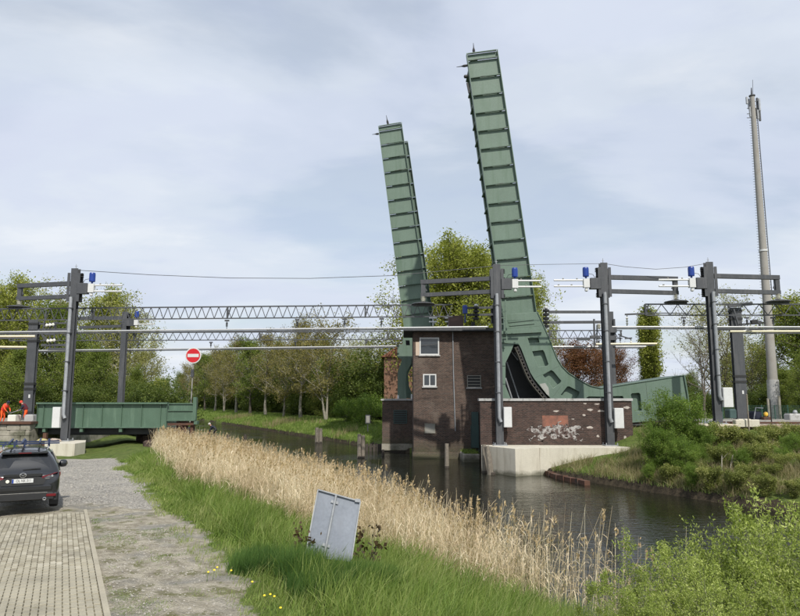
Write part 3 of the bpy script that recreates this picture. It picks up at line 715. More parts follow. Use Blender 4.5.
# foreground reed stems at the water's edge
# ------------------------------------------------------------------ trees and shrubs
def grow(seed, H, R, base=0.25, limbs=14, subs=6, twigs=5, lpt=12, leaf=0.16, elev=(15, 65), prof='round', trunk_r=None, stems=1, spread=0.0, aspect=0.6, leafspread=0.28, wob_=0.04, sublen=0.5, top=0.95, twiglen=0.25, droop=None):
    rng = random.Random(seed); nr = np.random.default_rng(seed); mb = MB(); LC = []
    tr = trunk_r or H * 0.016
    def profile(f):
        if prof == 'round': return math.sin(PI * min(1, 0.18 + 0.80 * f)) ** 0.7
        if prof == 'column': return 0.35 + 0.65 * math.sin(PI * min(0.98, 0.12 + 0.75 * f))
        if prof == 'vase': return 0.35 + 0.75 * f * (1.15 - f) * 2
        if prof == 'cone': return 1.0 - 0.85 * f
        return 1.0
    for sidx in range(stems):
        a0 = 2 * PI * sidx / max(1, stems) + rng.uniform(-0.5, 0.5); lean = spread * rng.uniform(0.6, 1.2) if stems > 1 else 0
        pts = []; x = y = 0.0; nseg = 7; hs = H * (rng.uniform(0.75, 1.0) if stems > 1 else 1.0)
        for k in range(nseg + 1):
            f = k / nseg
            pts.append(Vector((x + math.cos(a0) * lean * f * (0.5 + 0.5*f), y + math.sin(a0) * lean * f * (0.5 + 0.5*f), hs * top * f)))
            x += rng.gauss(0, wob_) * H / nseg; y += rng.gauss(0, wob_) * H / nseg
        trs = tr / math.sqrt(stems) * 1.1
        mb.tube(pts, [trs * (1.0 - 0.88 * (k / nseg) ** 0.9) * (1.35 if k == 0 else 1) for k in range(nseg + 1)], 7)
        def tp(f):
            q = f * nseg; k = min(nseg - 1, int(q)); return pts[k].lerp(pts[k+1], q - k)
        nl_ = max(2, limbs // stems)
        for j in range(nl_):
            f = base + (0.97 - base) * ((j + rng.random()) / nl_); p = tp(f); cf = (f - base) / (1 - base)
            az = j * 2.399 + rng.uniform(-0.4, 0.4); el = R_(elev[0] + (elev[1] - elev[0]) * cf + rng.uniform(-10, 10))
            Ln = R * profile(cf) * rng.uniform(0.75, 1.12) / max(0.35, math.cos(el)) ** 0.6
            if prof == 'column': Ln = R * profile(cf) * rng.uniform(0.8, 1.1) * 2.0
            d = Vector((math.cos(az) * math.cos(el), math.sin(az) * math.cos(el), math.sin(el)))
            lp = [p]; dd = d.copy()
            for k in range(4):
                dd = (dd + Vector((rng.gauss(0, .13), rng.gauss(0, .13), rng.gauss(0.05, .10)))).normalized(); lp.append(lp[-1] + dd * Ln / 4)
            r0 = trs * (1 - 0.85 * f) * 0.6 + 0.004 * H * 0.3
            mb.tube(lp, [r0, r0*.75, r0*.5, r0*.32, r0*.14], 5, cap=False)
            for m_ in range(subs):
                q = 0.22 + 0.78 * (m_ + rng.random()) / subs; k = min(3, int(q * 4)); sp_ = lp[k].lerp(lp[k+1], q * 4 - k)
                sd_ = (dd * 0.55 + Vector((rng.gauss(0, .6), rng.gauss(0, .6), rng.gauss(0.15, .45)))).normalized(); sL = Ln * sublen * rng.uniform(0.6, 1.1) * (1.15 - 0.5 * q)
                s1 = sp_ + sd_ * sL * .5; s2 = s1 + (sd_ + Vector((rng.gauss(0, .25), rng.gauss(0, .25), rng.gauss(.1, .2)))).normalized() * sL * .5
                mb.tube([sp_, s1, s2], [r0*.38, r0*.24, r0*.10], 3, cap=False)
                for w_ in range(twigs):
                    q2 = (w_ + rng.random()) / twigs; tp0 = sp_.lerp(s1, q2 * 2) if q2 < .5 else s1.lerp(s2, q2 * 2 - 1)
                    td = (sd_ * .4 + Vector((rng.gauss(0, .6), rng.gauss(0, .6), rng.gauss(.15, .5)))).normalized(); tL = Ln * twiglen * rng.uniform(.5, 1.2)
                    te = tp0 + td * tL; mb.tube([tp0, te], [r0*.12, r0*.05], 3, cap=False)
                    for q3 in range(lpt):
                        g_ = rng.random(); c = tp0.lerp(te, g_ ** .7); LC.append((c.x + rng.gauss(0, leafspread), c.y + rng.gauss(0, leafspread), c.z + rng.gauss(0, leafspread)))
    C = np.array(LC) if LC else np.zeros((0, 3))
    if len(C): C = C[C[:, 2] > 0.03*H]
    V, Fq = leaf_geo(C, leaf, nr, aspect, 0.3, droop) if len(C) else (None, None)
    return mb, V, Fq
TREES = {}
TREE_H = {}
def tree_proto(key, bark, leafm, **kw):
    mb, V, Fq = grow(**kw)
    TREE_H[key] = float(np.quantile(V[:, 2], 0.995)) if V is not None and len(V) > 50 else kw['H']
    TREES[key] = (mb.mesh('trunk', M[bark], smooth=False, fix=False), np_mesh('crown', V, Fq, M[leafm]) if V is not None and len(V) else None)
def put_tree(key, name, x, y, label, cat='tree', group=None, sc=1.0, rz=0.0, z=None, sx=None, leafm=None):
    zz_ = gz(x, y) - 0.1 if z is None else z
    o = thing(name, (x, y, zz_), label, cat, group, rz); sx = sx or sc; o.scale = (sx, sx, sc)
    tm, cm = TREES[key]
    link('stem' if cat in ('shrub', 'bush') else 'trunk', tm, o, local=True)
    if cm is not None: link('foliage' if cat in ('shrub', 'bush') else 'crown', cm, o, local=True)
    return o

tree_proto('row_a', 'barkpale', 'leaf_olive', seed=1, H=15, R=4.0, base=0.24, limbs=24, subs=6, twigs=5, lpt=11, leaf=0.25, elev=(30, 70), leafspread=0.34)
tree_proto('row_b', 'barkpale', 'leaf_olive', seed=2, H=15, R=4.2, base=0.24, limbs=26, subs=6, twigs=5, lpt=11, leaf=0.25, elev=(30, 72), stems=2, spread=2.2, leafspread=0.34)
tree_proto('row_c', 'bark', 'leaf_mid', seed=3, H=15, R=4.2, base=0.2, limbs=26, subs=6, twigs=5, lpt=16, leaf=0.26, elev=(20, 70), leafspread=0.34)
tree_proto('wood_a', 'bark', 'leaf_mid', seed=4, H=16, R=5.2, base=0.12, limbs=40, subs=7, twigs=5, lpt=20, leaf=0.27, elev=(-5, 70), leafspread=0.40)
tree_proto('wood_b', 'bark', 'leaf_spring', seed=5, H=16, R=5.0, base=0.15, limbs=38, subs=7, twigs=5, lpt=18, leaf=0.25, elev=(5, 70), leafspread=0.36)
tree_proto('pale', 'barkpale', 'leaf_pale', seed=6, H=14, R=4.6, base=0.15, limbs=30, subs=6, twigs=5, lpt=13, leaf=0.22, elev=(20, 70), leafspread=0.30)
tree_proto('big_round', 'barkdk', 'leaf_spring', seed=7, H=21, R=9.3, base=0.12, limbs=72, subs=8, twigs=6, lpt=30, leaf=0.28, elev=(-8, 48), leafspread=0.40, sublen=0.36)
tree_proto('copper', 'barkdk', 'leaf_red', seed=8, H=11, R=6.8, base=0.10, limbs=38, subs=7, twigs=6, lpt=20, leaf=0.24, elev=(8, 68), leafspread=0.32)
tree_proto('poplar', 'barkdk', 'leaf_spring', seed=9, H=13, R=1.15, base=0.04, limbs=60, subs=6, twigs=5, lpt=12, leaf=0.20, elev=(66, 84), prof='column', leafspread=0.26, sublen=0.35)
tree_proto('bare', 'bark', 'leaf_pale', seed=10, H=12.5, R=5.6, base=0.28, limbs=16, subs=7, twigs=6, lpt=1, leaf=0.12, elev=(28, 74), leafspread=0.10, trunk_r=0.24, stems=2, spread=1.6)
tree_proto('sparse', 'bark', 'leaf_pale', seed=12, H=13, R=4.4, base=0.2, limbs=28, subs=7, twigs=6, lpt=8, leaf=0.16, elev=(25, 72), leafspread=0.25, stems=2, spread=1.5)
tree_proto('bush', 'bark', 'leaf_bush', seed=13, H=4.4, R=2.1, base=0.04, limbs=50, subs=6, twigs=5, lpt=22, leaf=0.125, elev=(15, 78), stems=7, spread=1.35, leafspread=0.14, trunk_r=0.08, aspect=0.5)
tree_proto('shrub_mid', 'bark', 'leaf_bush', seed=14, H=3.2, R=2.2, base=0.04, limbs=24, subs=6, twigs=5, lpt=10, leaf=0.17, elev=(5, 75), stems=5, spread=1.4, leafspread=0.22, trunk_r=0.06)
tree_proto('shrub_dk', 'barkdk', 'leaf_dark', seed=15, H=4.2, R=3.2, base=0.03, limbs=30, subs=6, twigs=5, lpt=16, leaf=0.19, elev=(5, 75), stems=5, spread=1.8, leafspread=0.34, trunk_r=0.07)
tree_proto('scrub', 'bark', 'scrub', seed=16, H=1.7, R=0.55, base=0.06, limbs=40, subs=5, twigs=5, lpt=8, leaf=0.095, elev=(40, 84), stems=10, spread=1.1, leafspread=0.10, trunk_r=0.035)
tree_proto('willow', 'barkpale', 'leaf_willow', seed=17, H=2.2, R=0.62, base=0.12, limbs=60, subs=5, twigs=4, lpt=15, leaf=0.050, elev=(40, 84), stems=12, spread=1.15, leafspread=0.035, trunk_r=0.035, aspect=0.34, sublen=0.45, twiglen=0.22, droop=(0, 0, 0.5))
tree_proto('willow_b', 'barkpale', 'leaf_willow', seed=18, H=2.2, R=0.55, base=0.12, limbs=55, subs=5, twigs=4, lpt=15, leaf=0.050, elev=(45, 85), stems=11, spread=1.3, leafspread=0.035, trunk_r=0.035, aspect=0.34, sublen=0.5, twiglen=0.24, droop=(0, 0, 0.5))
tree_proto('brown', 'bark', 'brownleaf', seed=19, H=0.8, R=0.16, base=0.1, limbs=9, subs=3, twigs=2, lpt=2, leaf=0.075, elev=(10, 70), stems=3, spread=0.3, leafspread=0.05, trunk_r=0.02, aspect=0.8)

# row of trees along the far bank
rowu = [(327, 'row_b', 1.02), (302, 'row_a', 0.99), (285, 'row_b', 0.95), (267, 'row_a', 0.97), (252, 'row_c', 0.97), (238, 'row_a', 1.03), (226, 'row_b', 0.96), (217, 'row_a', 0.98), (207, 'row_c', 0.95), (199, 'row_a', 0.95), (191, 'row_b', 0.95)]
rowlab = ['tree with a forked pale trunk, nearest in the row on the far bank', 'slim straight tree right of the wide forked tree in the bank row', 'tree with a wide V-shaped fork in the row along the far bank',
          'straight pale tree just left of the wide V-forked tree in the bank row', 'fifth tree from the tower in the row along the far bank', 'tree left of centre in the bank row, with slender leaning trunk',
          'seventh tree from the tower in the far bank row', 'slim distant tree in the bank row, fourth from its far end', 'distant tree in the bank row, third from its far end', 'distant tree above the canal bend behind the no-entry sign post',
          'farthest tree of the bank row, half behind the green deck end']
for (px, key, sc), lab in zip(rowu, rowlab):
    u = (px - 400) / F; Yt = 34.8 / (0.894*u + 0.447); p = (u*Yt, Yt)
    put_tree(key, 'riverside_tree', p[0], p[1], lab, 'tree', 'row of trees along the far bank', sc, rz=px*0.7)
def px_tree(key, name, px, Yt, toppx, H0, lab, cat='tree', group=None, wide=1.0, rz=0.0, z=None):
    """tree standing at depth Yt whose top reaches the given row of the photograph"""
    p = at(px, 400, Yt); zt = at(px, toppx, Yt).z; z0 = gz(p.x, Yt) if z is None else z
    sc = (zt - z0) / TREE_H[key]
    return put_tree(key, name, p.x, Yt, lab, cat, group, sc, rz, z0 - 0.05, sx=sc * wide)
# second line of woodland behind the row
k = 0
gl = 'trees of the wood behind the bank row'
for (px, Yt, ty, key, lab) in [(165, 285, 378, 'wood_a', 'far low tree of the wood right above the middle of the green deck'), (180, 262, 372, 'wood_a', 'rounded far tree just left of the no-entry sign'), (205, 205, 354, 'wood_b', 'far tree just right of the no-entry sign'), (228, 190, 345, 'wood_a', 'dull green tree behind the middle of the far bank row'),
                          (252, 170, 343, 'wood_b', 'hazy tree behind the fifth tree of the bank row'), (276, 160, 340, 'wood_a', 'tree filling the gap behind the V-forked tree'), (300, 145, 341, 'wood_a', 'dull tree behind the slim tree of the bank row'), (322, 130, 336, 'wood_b', 'broad tree behind the nearest forked tree of the row'),
                          (346, 118, 338, 'pale', 'pale loose tree right of the nearest forked tree'), (366, 108, 334, 'sparse', 'sparse grey-green tree left of the raised far leaf'), (390, 100, 336, 'sparse', 'sparse tree half hidden by the raised far leaf'), (352, 124, 352, 'wood_a', 'dark green tree behind the far bank shrubs')]:
    px_tree(key, 'woodland_tree', px, Yt, ty, {'wood_a': 16, 'wood_b': 16, 'pale': 14, 'sparse': 13}[key], lab, 'tree', gl, rz=px)
for i_, (px, Yt, ty, lab) in enumerate([(345, 92, 398, 'low green shrub left of the far pier, beside the forked tree'), (358, 88, 396, 'rounded green shrub in the middle of the far bank shrubs'), (372, 84, 392, 'green shrub touching the left edge of the brick pier'), (338, 110, 392, 'dark shrub behind the nearest forked tree'),
                          (318, 118, 394, 'shrub in the shade behind the bank row'), (362, 100, 378, 'tall dark shrub behind the rounded green shrubs'), (378, 96, 374, 'tall dark shrub behind the far pier'), (296, 135, 396, 'shrub below the slim tree of the row'), (272, 150, 398, 'far shrub below the V-forked tree'), (245, 168, 399, 'far shrub below the fifth tree'), (222, 190, 400, 'far shrub near the end of the bank row')]):
    key = 'shrub_mid' if i_ < 3 else 'shrub_dk'
    px_tree(key, 'bank_shrub', px, Yt, ty, 3.2 if i_ < 3 else 4.2, lab, 'shrub', 'shrubs on the far bank', wide=1.3, rz=i_*1.3)
for k in range(15):
    l_ = 78 + k*10.5 + (k % 3)*2; p = sl(-31 - (k % 2)*3, l_); put_tree('shrub_dk', 'hedge_shrub', p.x, p.y, 'dark undergrowth bush behind the trunks of the bank row, ' + ['nearest the brick pier', 'second from the pier', 'third from the pier', 'fourth from the pier', 'fifth from the pier', 'sixth from the pier', 'seventh from the pier', 'in the middle of the row', 'just beyond the middle', 'third beyond the middle', 'sixth from the far end', 'fifth from the far end', 'fourth from the far end', 'near the far end', 'at the far end'][k], 'shrub', 'undergrowth behind the bank row', sc=1.5, rz=k*1.7, sx=2.2)
# wood on the left behind the fixed span
for i_, (px, Yt, ty, key, wd, lab) in enumerate([(-34, 84, 262, 'wood_b', 1.0, 'tall tree at the left edge of the picture'), (8, 92, 278, 'wood_b', 1.0, 'yellow-green tree behind the left boom arm'), (48, 104, 300, 'wood_a', 1.0, 'dense green tree behind the wide left mast'), (74, 84, 334, 'wood_a', 1.0, 'low dark tree behind the foot of the left mast'),
                          (104, 98, 290, 'wood_b', 1.05, 'yellow-green tree right of the tall left mast'), (128, 92, 296, 'pale', 1.15, 'pale silvery tree behind the round mast with blue canister'), (144, 86, 340, 'pale', 1.0, 'short pale tree at the right end of the left wood'), (20, 76, 345, 'wood_a', 1.1, 'dark bushy tree behind the orange workers'), (96, 80, 345, 'wood_a', 1.0, 'bushy dark tree behind the green deck'),
                          (134, 82, 366, 'wood_a', 0.9, 'small bushy tree behind the right half of the green deck'), (156, 76, 378, 'wood_b', 1.1, 'small tree at the foot of the wood beside the no-entry sign'), (60, 118, 284, 'pale', 1.1, 'pale feathery tree top between the two left boom arms'), (-10, 100, 300, 'wood_a', 1.1, 'dark tree behind the tall tree at the left edge')]):
    px_tree(key, 'left_wood_tree'.replace('left_wood', 'woodland'), px, Yt, ty, 14 if key == 'pale' else 16, lab, 'tree', 'trees of the wood behind the fixed span', wide=wd, rz=i_*2.1)
for i_, (px, lab) in enumerate([(0, 'dark shrub behind the bent orange worker'), (30, 'dark shrub below the wide left mast'), (60, 'dark shrub behind the left end of the green deck'), (90, 'dark shrub behind the white cabinet of the deck'), (118, 'dark shrub under the round mast'), (145, 'dark shrub behind the right end of the main girder'), (160, 'dark shrub behind the lower deck girder')]):
    px_tree('shrub_dk', 'undergrowth_shrub', px, (77 + (i_ % 3)*3) if px < 140 else 71, 378 + (i_ % 2)*6, 4.2, lab, 'shrub', 'undergrowth behind the fixed span', wide=1.25, rz=i_*1.7)
# behind the tower and on the right
px_tree('big_round', 'round_tree', 461, 96, 244, 24, 'big round yellow-green tree rising behind the brick tower', 'tree', wide=1.10)
px_tree('big_round', 'round_tree', 527, 112, 276, 24, 'green tree crown showing just right of the near raised leaf', 'tree', wide=0.58, rz=2.2)
px_tree('copper', 'copper_tree', 580, 96, 341, 11, 'copper-brown tree behind the curved green counterweight', 'tree', wide=1.3)
px_tree('copper', 'copper_tree', 615, 104, 344, 11, 'lower copper-brown tree right of the wide dark mast', 'tree', wide=0.8, rz=1.0)
px_tree('poplar', 'poplar_tree', 656, 92, 308, 13, 'narrow columnar yellow-green tree right of the copper tree', 'tree', wide=1.15)
px_tree('poplar', 'poplar_tree', 647, 95, 316, 13, 'slightly lower columnar tree touching the tall columnar one', 'tree', wide=0.8, rz=2)
px_tree('bare', 'bare_tree', 704, 74, 296, 12.5, 'nearly leafless spreading tree left of the right-hand mast', 'tree', wide=1.0, rz=0.6)
gr_ = 'green trees at the right edge'
for i_, (px, Yt, ty, key, wd, lab) in enumerate([(722, 92, 290, 'sparse', 1.1, 'sparse pale tree behind the right-hand mast'), (748, 84, 330, 'sparse', 1.1, 'loose tree between the wide dark mast and the concrete pylon'), (765, 96, 345, 'wood_a', 1.1, 'dense green tree behind the concrete pylon'), (798, 84, 296, 'wood_b', 1.1, 'tall yellow-green tree at the right edge of the picture'),
                          (826, 78, 285, 'wood_a', 1.1, 'tall dense tree just outside the right edge'), (735, 100, 352, 'wood_b', 1.1, 'low green tree behind the white cabinet of the right mast'), (785, 76, 368, 'wood_a', 1.2, 'dark bushy tree right of the concrete pylon'), (690, 108, 372, 'wood_a', 1.2, 'low tree below the bare tree'), (812, 70, 350, 'wood_a', 1.2, 'dark bushy tree in the right corner')]):
    px_tree(key, 'green_tree', px, Yt, ty, 13 if key == 'sparse' else 16, lab, 'tree', gr_, wide=wd, rz=i_*1.9)
for i_, px in enumerate([610, 640, 668, 694, 716, 740, 762, 786, 810]):
    px_tree('shrub_dk', 'hedge_shrub', px, 78 + (i_ % 2)*5, 385 + (i_ % 3)*5, 4.2, ['dark shrub low behind the tail of the counterweight', 'dark shrub behind the end of the counterweight tail', 'shrub between the counterweight tail and the bare tree', 'dark shrub at the foot of the bare tree', 'dark shrub behind the foot of the right-hand mast',
                    'dark shrub behind the wide mast on the right', 'dark shrub left of the pylon foot', 'dark shrub right of the pylon foot', 'dark shrub in the right corner behind the rail track'][i_], 'shrub', 'shrubs behind the right-hand track', wide=1.3, rz=i_*1.1)
# right bank: the round bush and the scrub
def on_bank(px, Yt): p = at(px, 400, Yt); return p.x
for (px, Yt, ty, key, wd, lab) in [(676, 40.2, 392, 'bush', 1.22, 'big fresh green bush in front of the counterweight tail'), (700, 39.2, 422, 'bush', 1.0, 'right flank bush joined to the big green bush'), (657, 38.6, 424, 'bush', 1.2, 'low left bush joined to the big green bush'), (680, 36.8, 436, 'bush', 1.2, 'low green bush at the water in front of the big green bush')]:
    px_tree(key, 'green_bush', px, Yt, ty, 4.4, lab, 'bush', 'green bushes on the right bank', wide=wd, rz=px)
scl = ['scrub bush right beside the big green bush', 'scrub bush under the concrete block of the right mast', 'olive scrub bush in the middle of the right bank', 'pale scrub bush below the thin grey post', 'scrub bush at the waterline right of the green bush', 'scrub bush above the waterline in the middle of the right bank', 'scrub bush near the water at the right edge', 'upper scrub bush by the rusty edge beam',
       'upper scrub bush at the right edge', 'low scrub bush left of the green bush near the water', 'scrub bush hanging over the water beside the dead twigs', 'scrub bush in the right corner of the bank']
for i_, (px, Yt, ty) in enumerate([(714, 41, 422), (730, 42, 428), (752, 40, 430), (772, 42, 426), (722, 37, 440), (748, 36, 443), (778, 35, 444), (768, 45, 424), (795, 44, 422), (636, 40.5, 458), (765, 33.2, 462), (796, 37, 430)]):
    px_tree('scrub' if i_ not in (4, 6, 9, 11) else 'shrub_mid', 'scrub_bush', px, Yt, ty, 1.7 if i_ not in (4, 6, 9, 11) else 3.2, scl[i_], 'bush', 'scrub on the right bank', wide=1.25 if i_ not in (4, 6, 9, 11) else 0.9, rz=i_*1.3)
scl2 = ['scrub at the waterline below the left flank of the big green bush', 'scrub at the waterline below the big green bush', 'scrub at the waterline under the dead twigs', 'scrub at the waterline right of the dead twigs', 'scrub on the slope just right of the big green bush', 'scrub clump halfway up the slope below the grey post', 'scrub on the slope below the right-hand mast block', 'scrub clump between the mast block and the dead branch', 'scrub low at the water near the right edge of the picture', 'scrub high on the slope below the rusty edge beam', 'scrub high on the slope under the pylon', 'scrub on the slope at the right edge of the picture', 'scrub leaning over the water above the willows', 'lowest scrub left of the green bush at the water', 'scrub clump in the middle right of the slope', 'scrub tucked behind the big green bush']
for i_, (px, Yt, ty) in enumerate([(664, 36.2, 463), (688, 34.8, 462), (706, 33.8, 464), (730, 32.6, 468), (696, 38.2, 444), (760, 31.4, 472), (716, 36.5, 444), (738, 35.5, 447), (788, 30.4, 478), (762, 36.5, 440), (784, 37, 434), (800, 33.5, 452), (742, 33.4, 462), (645, 37.3, 462), (776, 34.0, 452), (690, 42.5, 424)]):
    key = ('scrub', 'bush', 'scrub')[i_ % 3]
    px_tree(key, 'scrub_bush', px, Yt, ty, 1.7, scl2[i_], 'bush', 'dense scrub on the slope of the right bank', wide=1.0 if key == 'scrub' else 1.1, rz=i_*1.9)
# willows at the lower right
for i_, (px, Yt, ty, key, wd, lab) in enumerate([(640, 9.4, 564, 'willow', 1.0, 'leftmost young willow shrub among the last reeds'), (675, 10.4, 538, 'willow_b', 1.0, 'young willow shrub with tall shoots at the water'), (712, 9.6, 552, 'willow', 1.0, 'young willow shrub in the middle of the lower right corner'), (748, 10.8, 526, 'willow_b', 1.0, 'young willow shrub left of the tallest willow'), (800, 10.4, 486, 'willow', 0.95, 'tallest young willow shrub at the right edge'),
                                  (690, 8.4, 586, 'willow', 1.0, 'low willow shrub at the bottom edge'), (760, 8.2, 578, 'willow_b', 1.0, 'low willow shrub in the bottom right corner'), (824, 9.2, 531, 'willow_b', 1.0, 'willow shrub cut by the right edge'), (618, 8.9, 590, 'willow_b', 0.9, 'small willow shrub at the bottom beside the reed stems'), (780, 10.0, 534, 'willow', 1.0, 'willow shrub just in front of the tallest one')]):
    px_tree(key, 'willow_shrub', px, Yt, ty, 2.2, lab, 'shrub', 'young willows at the lower right', wide=wd, rz=i_*1.3)
for px, Yt, ty, lab in [(315, 13.1, 519, 'wilted brown-leaved weed at the left edge of the metal sign'), (372, 13.3, 522, 'wilted brown-leaved weed right of the metal sign')]:
    px_tree('brown', 'brown_weed', px, Yt, ty, 0.8, lab, 'plant', wide=1.0, rz=px)

# dandelions in the meadow edge
def dandelion(px, py, lab):
    p = on_z(px, py, 0.1); z0 = gz(p.x, p.y)
    o = thing('dandelion', (p.x, p.y, z0), lab, 'flower', 'dandelions at the edge of the verge')
    a = MB(); a.tube([(p.x, p.y, z0), (p.x + .01, p.y, z0 + .10), (p.x + .02, p.y, z0 + 0.17)], 0.004, 5); a.build('stalk', M['grass'], o)
    a = MB(); a.lathe((p.x + .02, p.y, z0 + 0.165), [(0.004, 0), (0.017, 0.005), (0.020, 0.012), (0.012, 0.018), (0.003, 0.02)], 9, (0.1, -0.5, 1)); a.build('flower_head', M['petal'], o)
dl = ['dandelion leftmost in the grass by the dirt verge', 'dandelion right beside the leftmost one', 'upper dandelion of the left cluster', 'dandelion right of the left cluster', 'pale dandelion alone in the longer grass', 'dandelion at the left of the lower trio', 'middle dandelion of the lower trio', 'right dandelion of the lower trio', 'dandelion at the very bottom of the verge grass']
for (px, py), lab in zip([(207, 577), (213, 575), (216, 571), (230, 574), (251, 585), (263, 598), (269, 596), (273, 598), (279, 614)], dl): dandelion(px, py, lab)

# loose stones on the dirt verge and the gravel
rr = random.Random(8); parts = []
nr = np.random.default_rng(8)
st_ = scatter_sl(2600, 8.3, 9.95, -10, 5, nr); st2 = scatter_sl(3800, 8.0, 16, 4, 28, nr, lambda x, y, s, l: (y < 43) & ~((s > 10) & (y < 20.5)))
mb = MB()
for p in list(st_) + list(st2):
    r = rr.choice((0.008, 0.012, 0.016, 0.024)) * (1.0 if p[1] < 20 else 1.7); x, y, z = p; z += 0.02
    q = [(x + r*rr.uniform(.7, 1.3), y, z), (x, y + r*rr.uniform(.7, 1.3), z), (x - r*rr.uniform(.7, 1.3), y, z), (x, y - r*rr.uniform(.7, 1.3), z), (x + r*rr.uniform(-.3, .3), y, z + r*rr.uniform(.5, 1.0))]
    mb.add(q, [(0, 1, 4), (1, 2, 4), (2, 3, 4), (3, 0, 4)])
ob = link('loose_stones', mb.mesh('loose_stones', surf('stone_chips', (0.33, 0.31, 0.27), 0.9, var=0.4, scale=30), fix=False)); tag(ob, 'small loose stones scattered over the verge and gravel yard', 'stones', kind='stuff')
# ------------------------------------------------------------------ abutment wall, footing, operator's tower, pier
YW = 47.3
# concrete footing (rises from the canal)
foot = thing('concrete_footing', (11, 45.5, WZ), 'new pale concrete footing below the brick wall, standing in the canal', 'footing')
def pix(px, Y): return (at(px, 400, Y).x, Y)
pl = [pix(480.5, 46.7), pix(514, 43.7), pix(538, 44.55)]
mb = MB(); mb.slab([pl[0], pl[1], pl[2], pix(538, 49.0), pix(480.5, 49.0)], -2.6, -0.02); mb.build('footing_block', M['conc'], foot)
mb = MB(); a = pix(538.2, 44.62); mb.slab([a, (at(625, 400, 44.7).x, 44.72), (at(628, 400, 45.1).x, 45.1), (at(628, 400, 49).x, 49.0), (a[0], 49.0)], -2.6, -0.035); mb.build('footing_beam', M['conc'], foot)

wx0, wx1 = at(480, 400, YW).x, at(631.5, 400, YW).x
pit = thing('brick_abutment', (11, 48, 0), 'long low dark brick abutment wall with graffiti and grey coping', 'wall')
mb = MB(); mb.box(wx0, wx1, YW, YW + 0.5, -0.03, 3.0); mb.build('front_wall', M['brick2'], pit)
mb = MB(); mb.slab([(wx0 + .02, YW + .503), (wx0 + .5, YW + .503), (7.9, 57.5), (7.35, 57.5)], -2.5, 2.995); mb.build('side_wall', M['brick2'], pit)
mb = MB(); mb.box(wx1 - 0.5, wx1, YW + 0.503, 49.2, -0.03, 3.0); mb.build('side_wall', M['brick2'], pit)
mb = MB(); mb.box(wx0 + 0.503, 30, 56.6, 57.2, -0.2, 1.25); mb.build('back_wall', M['brick2'], pit)
nseg = 7
for k in range(nseg):
    a = wx0 - 0.08 + (wx1 - wx0 + 0.16) * k / nseg; b_ = wx0 - 0.08 + (wx1 - wx0 + 0.16) * (k + 1) / nseg - 0.012
    mb = MB(); mb.cbox(a, b_, YW - 0.09, YW + 0.6, 3.003, 3.17, 0.015); mb.build('coping_stone', M['coping'], pit)
mb = MB(); mb.slab([(wx0 + .02, YW + .61), (wx0 + .58, YW + .61), (8.0, 57.5), (7.3, 57.5)], 3.003, 3.17); mb.build('coping_stone', M['coping'], pit)
# graffiti: paint lying 3 mm proud of the bricks
rr = random.Random(21)
def blotch(c, rx, rz, n=18, jag=.22): return [(c[0] + rx*math.cos(2*PI*k/n)*(1 + rr.uniform(-jag, jag)), c[1] + rz*math.sin(2*PI*k/n)*(1 + rr.uniform(-jag, jag))) for k in range(n)]
gw = surf('white_graffiti_paint', (0.36, 0.35, 0.335), 0.85, var=0.25, scale=6, dirt=(0.085, 0.055, 0.048), dscale=5.0, dmin=0.46, dmax=0.56)
gr2 = surf('faded_red_paint', (0.25, 0.105, 0.07), 0.85, var=0.2, dirt=(0.12, 0.065, 0.05), dscale=2.5, dmin=0.45, dmax=0.65)
def wq(px, py): p = at(px, py, YW); return (p.x, p.z)
mb = MB(); a = wq(542.5, 427); b_ = wq(568, 415.5); mb.box(a[0], b_[0], YW - 0.004, YW + 0.01, a[1], b_[1]); mb.build('red_paint_panel', gr2, pit)
mb = MB()
for (px, py, rx, rz) in [(559, 429, 7, 5), (547, 430.5, 5, 4), (536, 431, 4, 2.4), (571, 431, 5, 4), (542, 436, 4, 3), (554, 436.5, 5, 2.6), (566, 436, 4.5, 2.6), (577, 427, 4, 1.6), (531, 429, 3, 1.4), (573, 437, 3, 2)]:
    c = wq(px, py); k = YW / F
    mb.prism(blotch(c, rx*k, rz*k), YW - 0.0075 - 0.0006*len(mb.v)/40, YW + 0.01)
tag(mb.build('white_graffiti', gw, pit), kind='stuff')
mb = MB()      # outline strokes of the scribble
for j in range(34):
    px, py = rr.uniform(528, 582), rr.uniform(424, 441); pts = []; a0 = rr.uniform(0, 6)
    for k in range(7):
        px += rr.uniform(-2.6, 2.6); py += rr.uniform(-1.6, 1.6); x_, z_ = wq(px, min(441, max(421, py))); pts.append((x_, YW - 0.012, z_))
    for p, q in zip(pts, pts[1:]): mb.bar(p, q, 0.02, 0.045)
tag(mb.build('graffiti_outline', gw, pit), kind='stuff')
mb = MB()
for (px, py, rx, rz) in [(590, 409.5, 2.4, 1.2), (601, 411, 3.4, 1.0), (627, 407.5, 3.2, 1.2), (556, 411, 3, .8), (590, 427.5, 3.2, 1.2), (597, 404, 2.4, .8), (584, 415, 1.5, .8), (625, 438, 1.6, 2.0), (598, 436, 1.2, 1.2), (607, 423, 1.4, .7), (585, 403.5, 1.6, 0.6), (573, 419, 1.6, 0.5)]:
    c = wq(px, py); k = YW / F; mb.prism(blotch(c, rx*k, rz*k, 12, .35), YW - 0.004, YW + 0.01)
mb.build('render_patch', surf('spalled_render', (0.42, 0.38, 0.34), 0.9, var=0.25, scale=8), pit)

